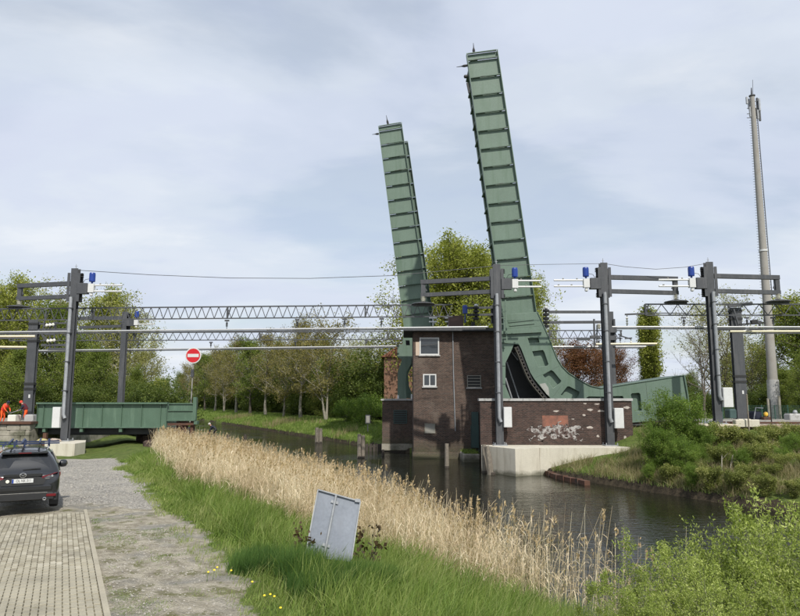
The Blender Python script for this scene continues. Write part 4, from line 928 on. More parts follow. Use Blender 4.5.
# operator's tower
YT = 56.5
tx0, tx1 = at(413.5, 400, YT).x, at(495.5, 400, YT).x
tow = thing('operator_tower', (4.5, 58.5, WZ), "dark brick operator's tower with a flat roof standing in the canal", 'tower')
ztop = at(450, 332, YT).z
mb = MB(); mb.box(tx0, tx1, YT, YT + 5.2, -1.2, ztop); mb.build('brick_wall', M['brick'], tow)
mb = MB(); mb.box(tx0 - 0.08, tx1 + 0.05, YT - 0.10, YT + 5.3, -3, -1.203); mb.build('plinth', brickmat('plinth_brick', (0.12, 0.085, 0.065), (0.08, 0.06, 0.05), (0.15, 0.14, 0.12), alg=(0.10, 0.105, 0.055), algz=(-1.8, -1.0)), tow)
rf = MB(); rf.box(tx0 - 0.78, tx1 + 0.15, YT - 0.75, YT + 5.6, ztop + 0.003, ztop + 0.24); r_o = rf.build('flat_roof', M['roof'], tow)
rf = MB()
rf.box(tx0 - 0.80, tx1 + 0.17, YT - 0.79, YT - 0.752, ztop + 0.04, ztop + 0.27); rf.box(tx0 - 0.82, tx0 - 0.783, YT - 0.79, YT + 5.6, ztop + 0.04, ztop + 0.27); rf.build('roof_edge_trim', M['steel'], r_o)
mb = MB(); x_, z_ = xz(449, 329, YT + 1.5); x2_, z2_ = xz(463, 316, YT + 1.5); mb.box(x_, x2_, YT + 1.2, YT + 2.6, ztop + 0.243, z2_); mb.build('roof_box', surf('brown_panel', (0.095, 0.06, 0.05), 0.7, var=0.15), r_o)
mb = MB(); x_, z_ = xz(455, 329, YT + 1.5); mb.box(xz(444, 329, YT)[0], xz(492, 329, YT)[0], YT + 2.8, YT + 4.4, ztop + 0.243, ztop + 0.62); mb.build('roof_upstand', M['roof'], r_o)
def window(parent, px0, px1, py0, py1, Y, bars, fm, gm, fw=0.09, sill=True, name='window', mid=0):
    x0, z1 = xz(px0, py0, Y); x1, z0 = xz(px1, py1, Y)
    # a real opening is suggested by a deep frame set against the wall with the pane well behind its face
    fr = MB(); d0, d1 = Y - 0.07, Y + 0.02
    fr.box(x0, x1, d0, d1, z1 - fw, z1); fr.box(x0, x1, d0, d1, z0, z0 + fw); fr.box(x0, x0 + fw, d0, d1, z0 + fw, z1 - fw); fr.box(x1 - fw, x1, d0, d1, z0 + fw, z1 - fw)
    w = MB(); w.box(x0 + fw, x1 - fw, Y - 0.035, Y + 0.01, z0 + fw, z1 - fw)
    wo = w.build(name, gm, parent); fo = fr.build('frame', fm, wo)
    for k in range(bars):
        xx = x0 + (x1 - x0) * (k + 1) / (bars + 1); m_ = MB(); m_.box(xx - fw*.4, xx + fw*.4, Y - 0.062, Y - 0.034, z0 + fw, z1 - fw); m_.build('mullion', fm, wo)
    for k in range(mid):
        z_ = z0 + (z1 - z0) * (k + 1) / (mid + 1); m_ = MB(); m_.box(x0 + fw, x1 - fw, Y - 0.066, Y - 0.034, z_ - 0.03, z_ + 0.035); m_.build('louvre_slat', fm, wo)
    if sill:
        m_ = MB(); m_.box(x0 - 0.08, x1 + 0.08, Y - 0.13, Y + 0.01, z0 - 0.10, z0 - 0.004); m_.build('sill', M['coping'], wo)
    return wo
w1 = window(tow, 419.5, 439.2, 337.6, 355, YT, 0, M['white'], M['glass'], 0.10)
mb = MB(); x0, z1 = xz(420.8, 344.2, YT); x1, z0 = xz(438, 345.6, YT); mb.bar((x0, YT - 0.055, z0), (x1, YT - 0.055, z1 + 0.02), 0.03, 0.07); mb.build('transom', M['steel'], w1)
mb = MB(); x0, z1 = xz(415.6, 342, YT); x1, z0 = xz(419.4, 355.5, YT); mb.box(x0, x1, YT - 0.05, YT + 0.01, z0, z1); mb.build('beige_side_panel', M['beige'], tow)
window(tow, 423, 436.3, 374, 386.5, YT, 1, M['white'], M['glass'], 0.10)
window(tow, 467, 481, 375.3, 387.5, YT, 0, M['greyp'], M['black'], 0.06, name='louvre_vent', mid=3)
window(tow, 424.5, 435.3, 423.2, 433.3, YT, 0, M['concold'], M['greyp'], 0.05, sill=False, name='blocked_window')
mb = MB(); px_ = xz(452.7, 330, YT)[0]; mb.tube([(px_, YT - 0.07, ztop), (px_ + 0.02, YT - 0.07, at(0, 372, YT).z), (px_ + 0.13, YT - 0.07, at(0, 431, YT).z)], 0.045, 8); mb.build('downpipe', M['galv'], tow)
mb = MB()
for k in range(5):
    z_ = at(0, 427 + k*4.6, YT).z; mb.bar((xz(470, 400, YT)[0], YT - 0.12, z_), (xz(478.5, 400, YT)[0], YT - 0.12, z_ + 0.02), 0.05, 0.05)
for px in (470.5, 478): mb.bar((xz(px, 400, YT)[0], YT - 0.15, at(0, 425, YT).z), (xz(px, 400, YT)[0], YT - 0.15, at(0, 452, YT).z), 0.05, 0.05)
mb.build('ladder', M['teal'], tow)
mb = MB(); mb.box(xz(473, 400, 55)[0], xz(480, 400, 55)[0], 56.3, 56.45, at(0, 448, 56).z, at(0, 412, 56).z); mb.build('gauge_board', M['teal'], tow)
# mossy concrete block at the tower foot
b = thing('mooring_block', (xz(470.5, 460, 53.5)[0], 54.0, WZ), 'low mossy concrete block in the water at the right foot of the tower', 'concrete block')
mb = MB(); x0 = xz(462.5, 400, 53.2)[0]; x1 = xz(479.2, 400, 53.2)[0]; mb.cbox(x0, x1, 53.2, 56.35, -2.6, at(0, 454, 53.2).z, 0.08); mb.build('block', M['concold'], b)
mb = MB(); nr = np.random.default_rng(3)
P0 = np.stack([nr.uniform(x0 + .1, x1 - .1, 900), nr.uniform(53.4, 56.2, 900), np.full(900, at(0, 454, 53.2).z - 0.03)], axis=1); P, Wd = rs_ribbons(900, P0, nr.uniform(0.1, 0.38, 900), np.full(900, 0.03), nr, 0.5, .5, 3)
me = np_mesh('moss', *ribbon_geo(P, Wd, nr), M['grass']); me.transform(Matrix.Translation(-ORG[b])); tag(link('moss', me, b), kind='stuff')

# pier of the far leaf
YP = 62.6
pier = thing('brick_pier', (0, 65, WZ), 'square dark brick pier with grey coping left of the tower', 'pier')
x0, x1 = xz(382.3, 400, YP)[0], xz(413, 400, YP)[0] + 3.0
zc = at(0, 400.5, YP).z
mb = MB(); mb.box(x0, x1, YP, YP + 8, -0.95, zc); mb.build('brick_wall', M['brick'], pier)
mb = MB(); mb.box(x0 - 0.04, x1, YP - 0.06, YP + 8.1, -1.55, -0.953); mb.build('concrete_base', M['concold'], pier)
mb = MB(); mb.box(x0 + 0.15, x1, YP + 0.1, YP + 8, -3, -1.553); mb.build('footing', M['wooddk'], pier)
mb = MB(); mb.box(x0 - 0.12, x1 + .05, YP - 0.14, YP + 8.1, zc + 0.003, zc + 0.16); mb.build('coping', M['coping'], pier)
window(pier, 393.5, 407, 410, 423.5, YP, 0, M['teal'], M['black'], 0.06, sill=False, name='louvre_vent', mid=5)

# brick house far behind the pier
hs = thing('brick_house', (-1.3, 92, 0.2), 'orange-red brick house glimpsed behind the green hinge post', 'house')
x0, x1 = xz(384, 400, 92)[0], xz(428, 400, 92)[0]; zt = at(0, 357, 92).z
mb = MB(); mb.box(x0, x1, 92, 99, 0, zt); mb.build('wall', M['brick_red'], hs)
mb = MB(); mb.prism([(x0 - .4, zt + .003), (x1 + .4, zt + .003), ((x0 + x1)/2, zt + 2.2)], 91.6, 99.4); mb.build('roof', surf('tile_roof', (0.20, 0.085, 0.05), 0.9, var=0.3, scale=6), hs)

# ------------------------------------------------------------------ the two raised leaves
def lerp2(a, b, t): return (a[0] + (b[0]-a[0])*t, a[1] + (b[1]-a[1])*t)
def girder(root, TL, TR, BL, BR, Y, N, name_web='web_panel', caps=True, mat='green', first=None, detail=True):
    """plate girder standing in the xz plane at depth Y, corners as (x,z)"""
    fr = [0.0] + ([first] if first else []) ; f0 = fr[-1]
    fr += [f0 + (1 - f0) * (k + 1) / N for k in range(N)]
    for k in range(len(fr) - 1):
        g0 = 0.0016
        a, b_ = lerp2(TL, BL, fr[k] + g0), lerp2(TR, BR, fr[k] + g0); c, d = lerp2(TR, BR, fr[k+1] - g0), lerp2(TL, BL, fr[k+1] - g0)
        m_ = MB(); m_.prism([a, b_, c, d], Y + 0.16, Y + 0.20); m_.build(name_web, M[mat], root)
    for k, f in enumerate(fr):
        a, b_ = lerp2(TL, BL, f), lerp2(TR, BR, f); w = lerp2(a, b_, 0.025); e = lerp2(a, b_, 0.975)
        m_ = MB(); m_.bar((w[0], Y + 0.045, w[1]), (e[0], Y + 0.045, e[1]), 0.17, 0.020, (0, 0, 1)); m_.bar((w[0], Y - 0.042, w[1] - 0.0), (e[0], Y - 0.062, e[1]), 0.010, 0.07, (0, 0, 1)); m_.build('stiffener', M['green_dk' if detail else mat], root)
    for (a, b_), nm in (((TL, BL), 'flange'), ((TR, BR), 'flange')):
        m_ = MB(); m_.bar((a[0], Y + 0.10, a[1]), (b_[0], Y + 0.10, b_[1]), 0.46, 0.05, (1, 0, 0)); m_.build(nm, M[mat], root)
    return fr
YN = 50.3
leafn = thing('raised_bridge_leaf', (at(520, 400, YN).x, 52, 3.0), 'near raised green bascule leaf, the taller one right of the tower, with curved rolling counterweight', 'bascule bridge', 'raised bascule leaves of the railway bridge')
q = lambda px, py, Y=YN: xz(px, py, Y)
TL, TR, BL, BR = q(466.7, 54), q(497.2, 50), q(503.3, 317), q(536.5, 314)
girder(leafn, TL, TR, BL, BR, YN, 14, first=0.027)
# farther girder and the deck between them
Y2 = YN + 3.9
off = 0.42
TL2, TR2, BL2, BR2 = [(p[0] + off, p[1]) for p in (lerp2(TL, BL, .0), lerp2(TR, BR, .0), BL, BR)]
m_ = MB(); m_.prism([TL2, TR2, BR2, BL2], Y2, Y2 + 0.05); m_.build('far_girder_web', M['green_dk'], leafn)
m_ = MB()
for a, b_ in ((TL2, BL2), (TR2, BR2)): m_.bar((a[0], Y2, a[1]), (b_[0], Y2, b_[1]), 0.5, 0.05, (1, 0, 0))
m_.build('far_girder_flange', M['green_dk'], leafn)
for k in range(15):
    f = 0.02 + 0.96 * k / 14; a = lerp2(lerp2(TL, BL, f), lerp2(TR, BR, f), 0.10); b_ = lerp2(lerp2(TL, BL, f), lerp2(TR, BR, f), 0.34)
    m_ = MB(); m_.prism([a, b_, (b_[0] + 0.02, b_[1] - 0.10), (a[0] + 0.02, a[1] - 0.10)], YN + 0.21, Y2 - 0.01); m_.build('floor_beam', M['green_dk'], leafn)
for off_ in (1.1, 3.0):
    m_ = MB(); a = lerp2(TL, TR, 0.36); b_ = lerp2(BL, BR, 0.36); m_.bar((a[0], YN + off_, a[1]), (b_[0], YN + off_, b_[1]), 0.5, 0.12, (1, 0, 0)); m_.build('rail_stringer', M['green_dk'], leafn)
def dark_tip(root, base, tip, Y, nm='horn_insulator'):
    m_ = MB(); a = xz(*base, Y); b_ = xz(*tip, Y)
    m_.tube([(a[0], Y + .1, a[1]), lerp3((a[0], Y + .1, a[1]), (b_[0], Y + .1, b_[1]), .3), lerp3((a[0], Y + .1, a[1]), (b_[0], Y + .1, b_[1]), .55), (b_[0], Y + .1, b_[1])], [0.10, 0.11, 0.04, 0.018], 8); m_.build(nm, M['black'], root)
def lerp3(a, b, t): return tuple(a[i] + (b[i]-a[i])*t for i in range(3))
dark_tip(leafn, (474, 52.5), (473.5, 42.5), YN); dark_tip(leafn, (467.5, 65), (456.5, 66.6), YN)
m_ = MB(); a = q(466, 75.5); m_.lathe((a[0], YN + .2, a[1]), [(0.05, -0.18), (0.14, -0.12), (0.14, 0.1), (0.05, 0.16)], 10, (-1, 0, 0)); m_.bar((q(467.5, 82)[0], YN + .2, q(467, 82)[1]), (q(469.5, 92)[0], YN + .2, q(469.5, 92)[1]), 0.14, 0.14); m_.build('tip_fitting', M['black'], leafn)
# heel: hinge region, curved segment and counterweight tail, one big riveted plate with stiffened openings
SEG = [(503.3, 315), (536.5, 312.4), (541, 322), (547, 336), (552.5, 350), (556, 359), (561, 367), (567.5, 373.5), (579, 381), (590, 386.5), (600, 388.6), (612, 387), (630, 384), (656, 380), (682, 376), (685.5, 395), (688, 418), (632, 422.3),
       (615, 423), (600, 420), (585, 415), (568, 408), (550, 398), (544, 391), (538.5, 384.5), (534, 379), (530, 372.5), (525.6, 361), (521, 349), (518.6, 344.5), (507, 343.5), (499.5, 342), (499.8, 331), (504, 329)]
H = [[(527, 338), (538.2, 338), (539.6, 343), (528.6, 343.6)],
     [(531.5, 351.2), (542.6, 350), (544, 352), (548.3, 364.2), (547, 366), (537.2, 367.3)],
     [(542, 374.8), (550.8, 370), (553.2, 371.4), (561, 380.8), (560, 383), (552.6, 388.5)],
     [(560, 394.5), (566.6, 386.4), (568.6, 386.2), (579, 391.6), (579, 394), (576, 399.5), (566, 399.5)],
     [(585.5, 397.5), (588, 396.3), (606, 396.5), (607, 398.5), (605.5, 404.5), (588, 404.5)],
     [(610.5, 396.8), (612, 396), (622, 395.8), (623, 397.5), (622, 404.5), (611.5, 404.5)],
     [(629.8, 394.6), (631, 393.2), (638.3, 392.6), (639.6, 394), (641.8, 410.6), (634.2, 411.6)]]
ft = 0.30
plate('segment_plate', [[q(*p) for p in SEG]] + [[q(*p) for p in h] for h in H], YN - 0.02, ft, M['green'], leafn, 0.02)
inner = [(505, 330), (536, 318), (541, 336), (549, 356), (560, 371), (578, 384), (600, 391), (640, 386), (680, 379), (686, 416), (632, 420), (600, 417), (568, 405), (549, 394), (533, 374), (522, 346)]
plate('segment_web', [[q(*p) for p in inner]], YN + 0.20, 0.05, M['green'], leafn)
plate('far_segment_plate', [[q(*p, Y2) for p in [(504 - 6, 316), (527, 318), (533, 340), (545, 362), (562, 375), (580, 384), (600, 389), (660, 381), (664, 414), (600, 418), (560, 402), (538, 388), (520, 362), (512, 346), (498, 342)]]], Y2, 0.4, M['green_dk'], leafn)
# edge flanges following the outer curve
def curve_flange(pts, name, w, y0, y1, mat):
    m_ = MB(); P2 = [q(*p) for p in pts]
    for a, b_ in zip(P2, P2[1:]): m_.bar((a[0], (y0+y1)/2, a[1]), (b_[0], (y0+y1)/2, b_[1]), w, y1 - y0, (0, 1, 0))
    m_.build(name, M[mat], leafn)
curve_flange([(537, 312.2), (541.5, 322), (547.5, 335.6), (553, 349.6), (556.6, 358.4), (561.4, 366.3), (567.9, 372.8), (579.3, 380.3), (590, 385.8), (600, 388), (612, 386.4), (630, 383.4), (656, 379.4), (682, 375.4)], 'top_flange', 0.05, YN - 0.24, Y2 + 0.2, 'green')
curve_flange([(682.8, 375.2), (686.3, 395), (688.8, 418.6)], 'end_plate', 0.10, YN - 0.3, Y2 + 0.3, 'green_dk')
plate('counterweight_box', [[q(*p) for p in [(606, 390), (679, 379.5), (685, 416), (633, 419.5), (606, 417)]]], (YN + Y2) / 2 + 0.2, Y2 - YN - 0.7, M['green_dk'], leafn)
m_ = MB(); a, b_ = q(645, 381.8), q(648.5, 421.3); m_.bar((a[0], YN - 0.172, a[1]), (b_[0], YN - 0.172, b_[1]), 0.035, 0.012, (0, 1, 0)); m_.build('plate_seam', M['green_dk'], leafn)
m_ = MB()
for (p0, p1) in (((534.3, 378), (558.8, 366)), ((599, 389), (600, 398)), ((552, 397), (562, 384)), ((503.6, 329.3), (541.4, 326)), ((582, 383), (577, 398))):
    a, b_ = q(*p0), q(*p1); m_.bar((a[0], YN - 0.172, a[1]), (b_[0], YN - 0.172, b_[1]), 0.02, 0.008, (0, 1, 0))
m_.build('plate_joints', M['green_dk'], leafn)
m_ = MB()
for j, (f0, f1) in enumerate((((508, 322.5), (533, 320)), ((509, 326), (534, 323.7)))):
    a, b_ = q(*f0), q(*f1); m_.bar((a[0], YN - 0.20, a[1]), (b_[0], YN - 0.20, b_[1]), 0.06, 0.05, (0, 1, 0))
m_.build('heel_ribs', M['green'], leafn)
mp = MB(); mp.prism([q(*p) for p in blotch((541, 392), 4.5, 6.5, 10, .2)] if False else [q(*p) for p in [(539, 384), (545, 383), (548, 388), (549, 396.5), (546, 394), (541, 387.5)]], YN - 0.176, YN - 0.15); mp.build('worn_paint', surf('bare_grey_paint', (0.33, 0.34, 0.31), 0.7, var=0.15, dirt=(0.16, 0.2, 0.17), dscale=3), leafn)
# rolling tread with its teeth
tread = [(518, 346), (520.6, 351.5), (523, 357.5), (525.6, 364), (528.4, 371), (532, 378.5), (536.5, 385), (541.5, 391), (547, 397.6)]
m_ = MB(); P2 = [q(px - 1.0, py + 0.4) for px, py in tread]
for a, b_ in zip(P2, P2[1:]): m_.bar((a[0], YN + 0.1, a[1]), (b_[0], YN + 0.1, b_[1]), 0.10, 0.7, (0, 1, 0))
m_.build('rolling_tread', M['black'], leafn)
m_ = MB(); P3 = [q(px - 2.3, py + 0.9) for px, py in tread]
for a, b_ in zip(P3, P3[1:]):
    for t_ in (0.2, 0.7):
        c = lerp2(a, b_, t_); d = Vector((b_[0]-a[0], 0, b_[1]-a[1])).normalized(); m_.bar((c[0] - d.x*.07, YN - 0.1, c[1] - d.z*.07), (c[0] + d.x*.07, YN - 0.1, c[1] + d.z*.07), 0.08, 0.3, (0, 1, 0))
m_.build('tread_teeth', surf('worn_tread', (0.055, 0.05, 0.042), 0.8, var=0.5, scale=8), leafn)
m_ = MB(); P4 = [q(px - 3.6, py + 1.4) for px, py in tread]
for a, b_ in zip(P4, P4[1:]): m_.bar((a[0], YN + 0.0, a[1]), (b_[0], YN + 0.0, b_[1]), 0.05, 0.5, (0, 1, 0))
m_.build('tread_edge_strip', surf('worn_edge', (0.10, 0.095, 0.078), 0.8, var=0.3), leafn)

# fixed support frame and machinery below the near leaf
sup = thing('leaf_support_frame', (at(505, 400, 50).x, 50.5, 1.0), 'green post and machinery before a plate painted black as pit shade, under the heel of the near leaf', 'machinery')
plate('support_post', [[q(*p) for p in [(498.8, 343.5), (513.5, 344.5), (510.5, 352), (505.2, 363), (505.2, 386), (511, 400), (512, 424), (498.8, 424)]]], YN + 0.1, 0.5, M['green'], sup)
plate('shaded_pit_plate', [[q(*p, 52.2) for p in [(503, 352), (514, 344), (524, 352), (532, 380), (552, 400), (553, 424), (504, 424)]]], 52.2, 0.3, M['black'], sup)  # black plate stands in for the shaded pit behind the heel
m_ = MB()
for (p0, p1, w) in (((507, 362), (519.5, 400), .10), ((505.5, 378), (512.5, 400), .12), ((510.5, 350), (518, 360), .10), ((512, 349), (527, 369), .07)):
    a, b_ = q(*p0, 51.4), q(*p1, 51.4); m_.tube([(a[0], 51.4, a[1]), (b_[0], 51.4, b_[1])], w/2, 8)
m_.build('brace_tube', M['galv'], sup)
m_ = MB(); a = q(516, 345, 51.0); m_.lathe((a[0], 51.4, a[1]), [(0.5, -0.5), (0.55, -.4), (0.55, 0.4), (0.5, .5)], 16, (0, 1, 0)); m_.build('bearing', M['black'], sup)
m_ = MB(); a, b_ = q(499, 348), q(499, 420); 
for k in range(5):
    z_ = a[1] + (b_[1] - a[1]) * k / 4; m_.bar((a[0], YN - 0.17, z_), (a[0] + 0.42, YN - 0.17, z_), 0.03, 0.03)
m_.build('post_seams', M['green_dk'], sup)
# ladder cage between mast and leaf heel
m_ = MB()
for px in (501.6, 506.8): a, b_ = q(px - 1.5, 300, 49.6), q(px, 342, 49.6); m_.bar((a[0], 49.6, a[1]), (b_[0], 49.6, b_[1]), 0.09, 0.12)
for py in (306, 312, 318, 324, 331, 338): a, b_ = q(501.3, py, 49.6), q(506.5, py, 49.6); m_.bar((a[0], 49.6, a[1]), (b_[0], 49.6, b_[1]), 0.08, 0.06)
m_.build('heel_ladder', M['green'], sup)
# deck beam ledge right of tower top
m_ = MB(); a, b_ = q(499.8, 333), q(541, 331); m_.bar((a[0], YN - 0.30, a[1]), (b_[0], YN - 0.30, b_[1]), 0.16, 0.25); m_.build('heel_ledge', M['green'], leafn)

# far leaf
YF = 64.0
leaff = thing('raised_bridge_leaf', (at(410, 400, YF).x, 66, 3.0), 'far raised green bascule leaf, the shorter one left of the tower', 'bascule bridge', 'raised bascule leaves of the railway bridge')
g_ = lambda px, py, Y=YF: xz(px, py, Y)
TL, TR, BL, BR = g_(378.4, 126.4), g_(401.4, 122.6), g_(404.5, 330), g_(430.5, 327)
girder(leaff, TL, TR, BL, BR, YF, 14, first=0.024)
Yb = YF + 4.1
TL2, TR2, BL2, BR2 = g_(387, 145, Yb), g_(407.6, 141.4, Yb), g_(411.5, 328, Yb), g_(434.2, 325, Yb)
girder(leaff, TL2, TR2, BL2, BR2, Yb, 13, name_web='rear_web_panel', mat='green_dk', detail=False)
for k in range(13):
    f = 0.10 + 0.88 * k / 12; a = lerp2(lerp2(TL, BL, f), lerp2(TR, BR, f), 0.3); b_ = lerp2(lerp2(TL, BL, f), lerp2(TR, BR, f), 0.8)
    m_ = MB(); m_.prism([a, b_, (b_[0] + 0.02, b_[1] - 0.10), (a[0] + 0.02, a[1] - 0.10)], YF + 0.21, Yb - 0.1); m_.build('floor_beam', M['green_dk'], leaff)
dark_tip(leaff, (388, 124), (386.2, 115), YF); dark_tip(leaff, (378.8, 133.5), (372, 134.2), YF)
plate('hinge_bracket', [[g_(*p) for p in [(403.5, 328), (413, 328), (415, 344), (415.5, 357), (405, 361), (397.3, 357), (397.3, 346), (402.5, 344)]], [g_(*p) for p in [(405.5, 333), (409, 333), (409.6, 338), (406, 338)]], [g_(*p) for p in [(405.5, 340.5), (409.5, 340.5), (410, 345.5), (406, 345.5)]]], YF - 0.1, 0.35, M['green'], leaff)
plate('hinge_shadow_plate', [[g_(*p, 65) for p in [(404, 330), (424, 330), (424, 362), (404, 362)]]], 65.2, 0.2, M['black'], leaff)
sup2 = thing('hinge_post', (at(404, 400, YF).x, 64, 3.1), 'green bent hinge post standing on the brick pier left of the tower', 'machinery')
plate('post', [[g_(*p) for p in [(402, 359.5), (411.5, 359), (411.5, 363), (406.6, 372), (405.6, 384), (406.5, 398.6), (397.4, 398.6), (397.8, 372)]]], YF + 0.0, 0.6, M['green'], sup2)
plate('rear_arm', [[g_(*p, 66) for p in [(406, 361), (412, 361), (413, 364), (408, 374), (409, 386), (413.5, 398), (403, 398)]]], 66, 0.5, M['green_dk'], sup2)
m_ = MB()
for (px, h_) in ((398.2, 3.5), (411.8, 4.5)): a, b_ = g_(px, 398.6, 63.2), g_(px, 398.6 - h_, 63.2); m_.tube([(a[0], 63.2, a[1]), (b_[0], 63.2, b_[1])], [0.09, 0.07], 8)
m_.build('anchor_bolt', M['white'], sup2)

# ------------------------------------------------------------------ fixed span on the left
YD = 50.6
dk = thing('fixed_deck_span', (-22, 53, 1), 'green plate girder span of the fixed bridge at the left', 'bridge span')
d_ = lambda px, py, Y=YD: xz(px, py, Y)
z1 = d_(0, 404)[1]; z0 = d_(0, 427)[1]
xs_ = [d_(px, 400)[0] for px in (37.8, 44, 70, 83.5, 102.5, 122, 142, 161, 167.2)]
for a, b_ in zip(xs_, xs_[1:]): m_ = MB(); m_.box(a + 0.012, b_ - 0.012, YD + 0.14, YD + 0.18, z0, z1); m_.build('web_panel', M['green_deck'], dk)
for x_ in xs_: m_ = MB(); m_.box(x_ - 0.012, x_ + 0.012, YD + 0.01, YD + 0.139, z0, z1); m_.build('stiffener', M['green_deck'], dk)
m_ = MB(); m_.box(xs_[0] - .05, xs_[-1] + .05, YD - 0.12, YD + 0.42, z1, z1 + 0.12); m_.build('top_flange', M['green_deck'], dk)
m_ = MB(); m_.box(xs_[0] - .02, xs_[-1] + .02, YD - 0.10, YD + 0.40, z0 - 0.06, z0); m_.build('bottom_flange', M['green_deck'], dk)
for px in (46, 83, 122, 161): x_ = d_(px, 400)[0]; m_ = MB(); m_.box(x_ - 0.11, x_ + 0.11, YD - 0.02, YD + 0.3, z0 - 0.36, z0 - 0.063); m_.build('bracket', M['green_deck'], dk)
m_ = MB(); m_.box(xs_[0], xs_[-1], YD + 4.2, YD + 4.3, z0 - .8, z1); m_.build('far_girder', M['green_dk'], dk)
xr = d_(193, 400, YD)[0]; m_ = MB(); m_.slab([(xs_[0] - 0.2, YD + .43), (xr, YD + .43), (xr - 1.8, YD + 4.19), (xs_[0] - 1.8, YD + 4.19)], z0 - 0.55, z0 - 0.10); m_.build('deck_plate', M['black'], dk); m_ = MB(); m_.slab([(xs_[0] - 6, YD + 12.5), (xr - 6.3, YD + 12.5), (xr - 8.3, YD + 16.5), (xs_[0] - 8, YD + 16.5)], z0 - .55, z0 + .6); m_.build('rear_deck', M['green_dk'], dk)
m_ = MB(); x0, x1 = d_(167.8, 400)[0], d_(195, 400)[0]; zl = d_(0, 404)[1]; zm = d_(0, 410.6)[1]; zb = d_(0, 419.6)[1]
m_.box(x0, x1, YD + 0.30, YD + 0.34, zm + .03, zl); m_.box(x0, x1, YD + 0.14, YD + 0.18, zb, zm - .03); m_.box(x0, x1, YD + 0.05, YD + 0.34, zm - 0.03, zm + 0.03); m_.box(x0, x1 + .05, YD - 0.02, YD + 0.4, zb - 0.09, zb - 0.003); m_.box(x0, x1, YD + 0.2, YD + 0.42, zl + .003, zl + .07); m_.build('end_girder', M['green_deck'], dk)
m_ = MB(); m_.box(x1 - 0.14, x1 + 0.10, YD + 0.0, YD + 0.3, zb - .05, d_(0, 397)[1]); m_.box(x1 - 0.03, x1 + 0.22, YD + 0.02, YD + 0.5, zb - .35, zb - .1); m_.build('end_post', M['green_deck'], dk)
# supports under the end
m_ = MB()
for px, w in ((179, .22), (184, .14), (191.5, .10)): x_ = d_(px, 400)[0]; m_.box(x_ - w, x_ + w, YD + 0.3, YD + 0.8, d_(0, 436)[1], zb - .10)
m_.build('bearing', M['rust'], dk)
m_ = MB(); a, b_ = d_(177, 421), d_(186, 434); m_.bar((a[0], YD + .2, a[1]), (b_[0], YD + .2, b_[1]), .07, .07); m_.bar((d_(168, 400)[0], YD + .25, zb - .35), (x1, YD + .25, zb - .3), .25, .2); m_.build('brace', M['rust'], dk)
ab = thing('brick_footing_wall', (d_(160, 400)[0], 51, -1), 'low brown brick footing wall below the right end of the green deck', 'wall')
m_ = MB(); m_.cbox(d_(144.5, 400, 49.3)[0], d_(199, 400, 49.3)[0], 49.3, 50.9, -2.2, at(0, 440.5, 49.3).z, 0.12); m_.build('brickwork', M['brick2'], ab)
m_ = MB(); xb = d_(186, 400, 52.5)[0]; m_.slab([(xb - 3.2, 52.5), (xb, 52.5), (xb - 1.5, 55), (xb - 4.7, 55)], -2.2, 0.35); m_.build('rear_brickwork', M['brick2'], ab)
la = thing('stone_abutment', (-32, 50, 0), 'old layered stone abutment carrying the track beneath the workers', 'wall')
xa0, xa1 = -42, d_(37.4, 400)[0]
rr = random.Random(4)
for r in range(5):
    zb_, zt_ = -0.72 + r*0.40, -0.72 + (r + 1)*0.40 - 0.03; x_ = xa0 + (r % 2)*0.5
    while x_ < xa1 - .1:
        w = rr.uniform(0.9, 1.7); xe = min(xa1, x_ + w); dy = rr.uniform(-0.09, 0.05)
        m_ = MB(); m_.cbox(x_, xe - 0.03, 49.9 + dy, 50.9, zb_, zt_, 0.04); m_.build('stone_block', M['concold'], la); x_ = xe
m_ = MB(); m_.box(xa0, xa1 + 0.1, 49.75, 50.95, 1.31, 1.48); m_.build('rusty_edge_beam', M['rust'], la)
m_ = MB(); m_.box(xa0, xa1 - .02, 50.3, 66, -1.5, 1.28); m_.build('core', M['concold'], la)
for px0, px1, py0, nm, mt, lab in ((11, 19, 415, 'cardboard_box', M['cream'], 'cream box on the track between the two orange workers'), (27.5, 36.5, 414.8, 'concrete_block', M['coping'], 'pale grey block on the track right of the right-hand worker')):
    p = at((px0 + px1)/2, 421, 51.6); o = thing(nm, (p.x, 51.8, 1.48), lab, 'box'); m_ = MB(); m_.cbox(at(px0, 400, 51.6).x, at(px1, 400, 51.6).x, 51.3, 52.1, 1.25, at(0, py0, 51.6).z, 0.03); m_.build('body', mt, o)
    m_ = MB(); m_.box(at(px0, 400, 51.6).x + .06, at(px1, 400, 51.6).x - .06, 51.36, 52.04, at(0, py0, 51.6).z + .002, at(0, py0, 51.6).z + .03); m_.build('lid', mt, o)
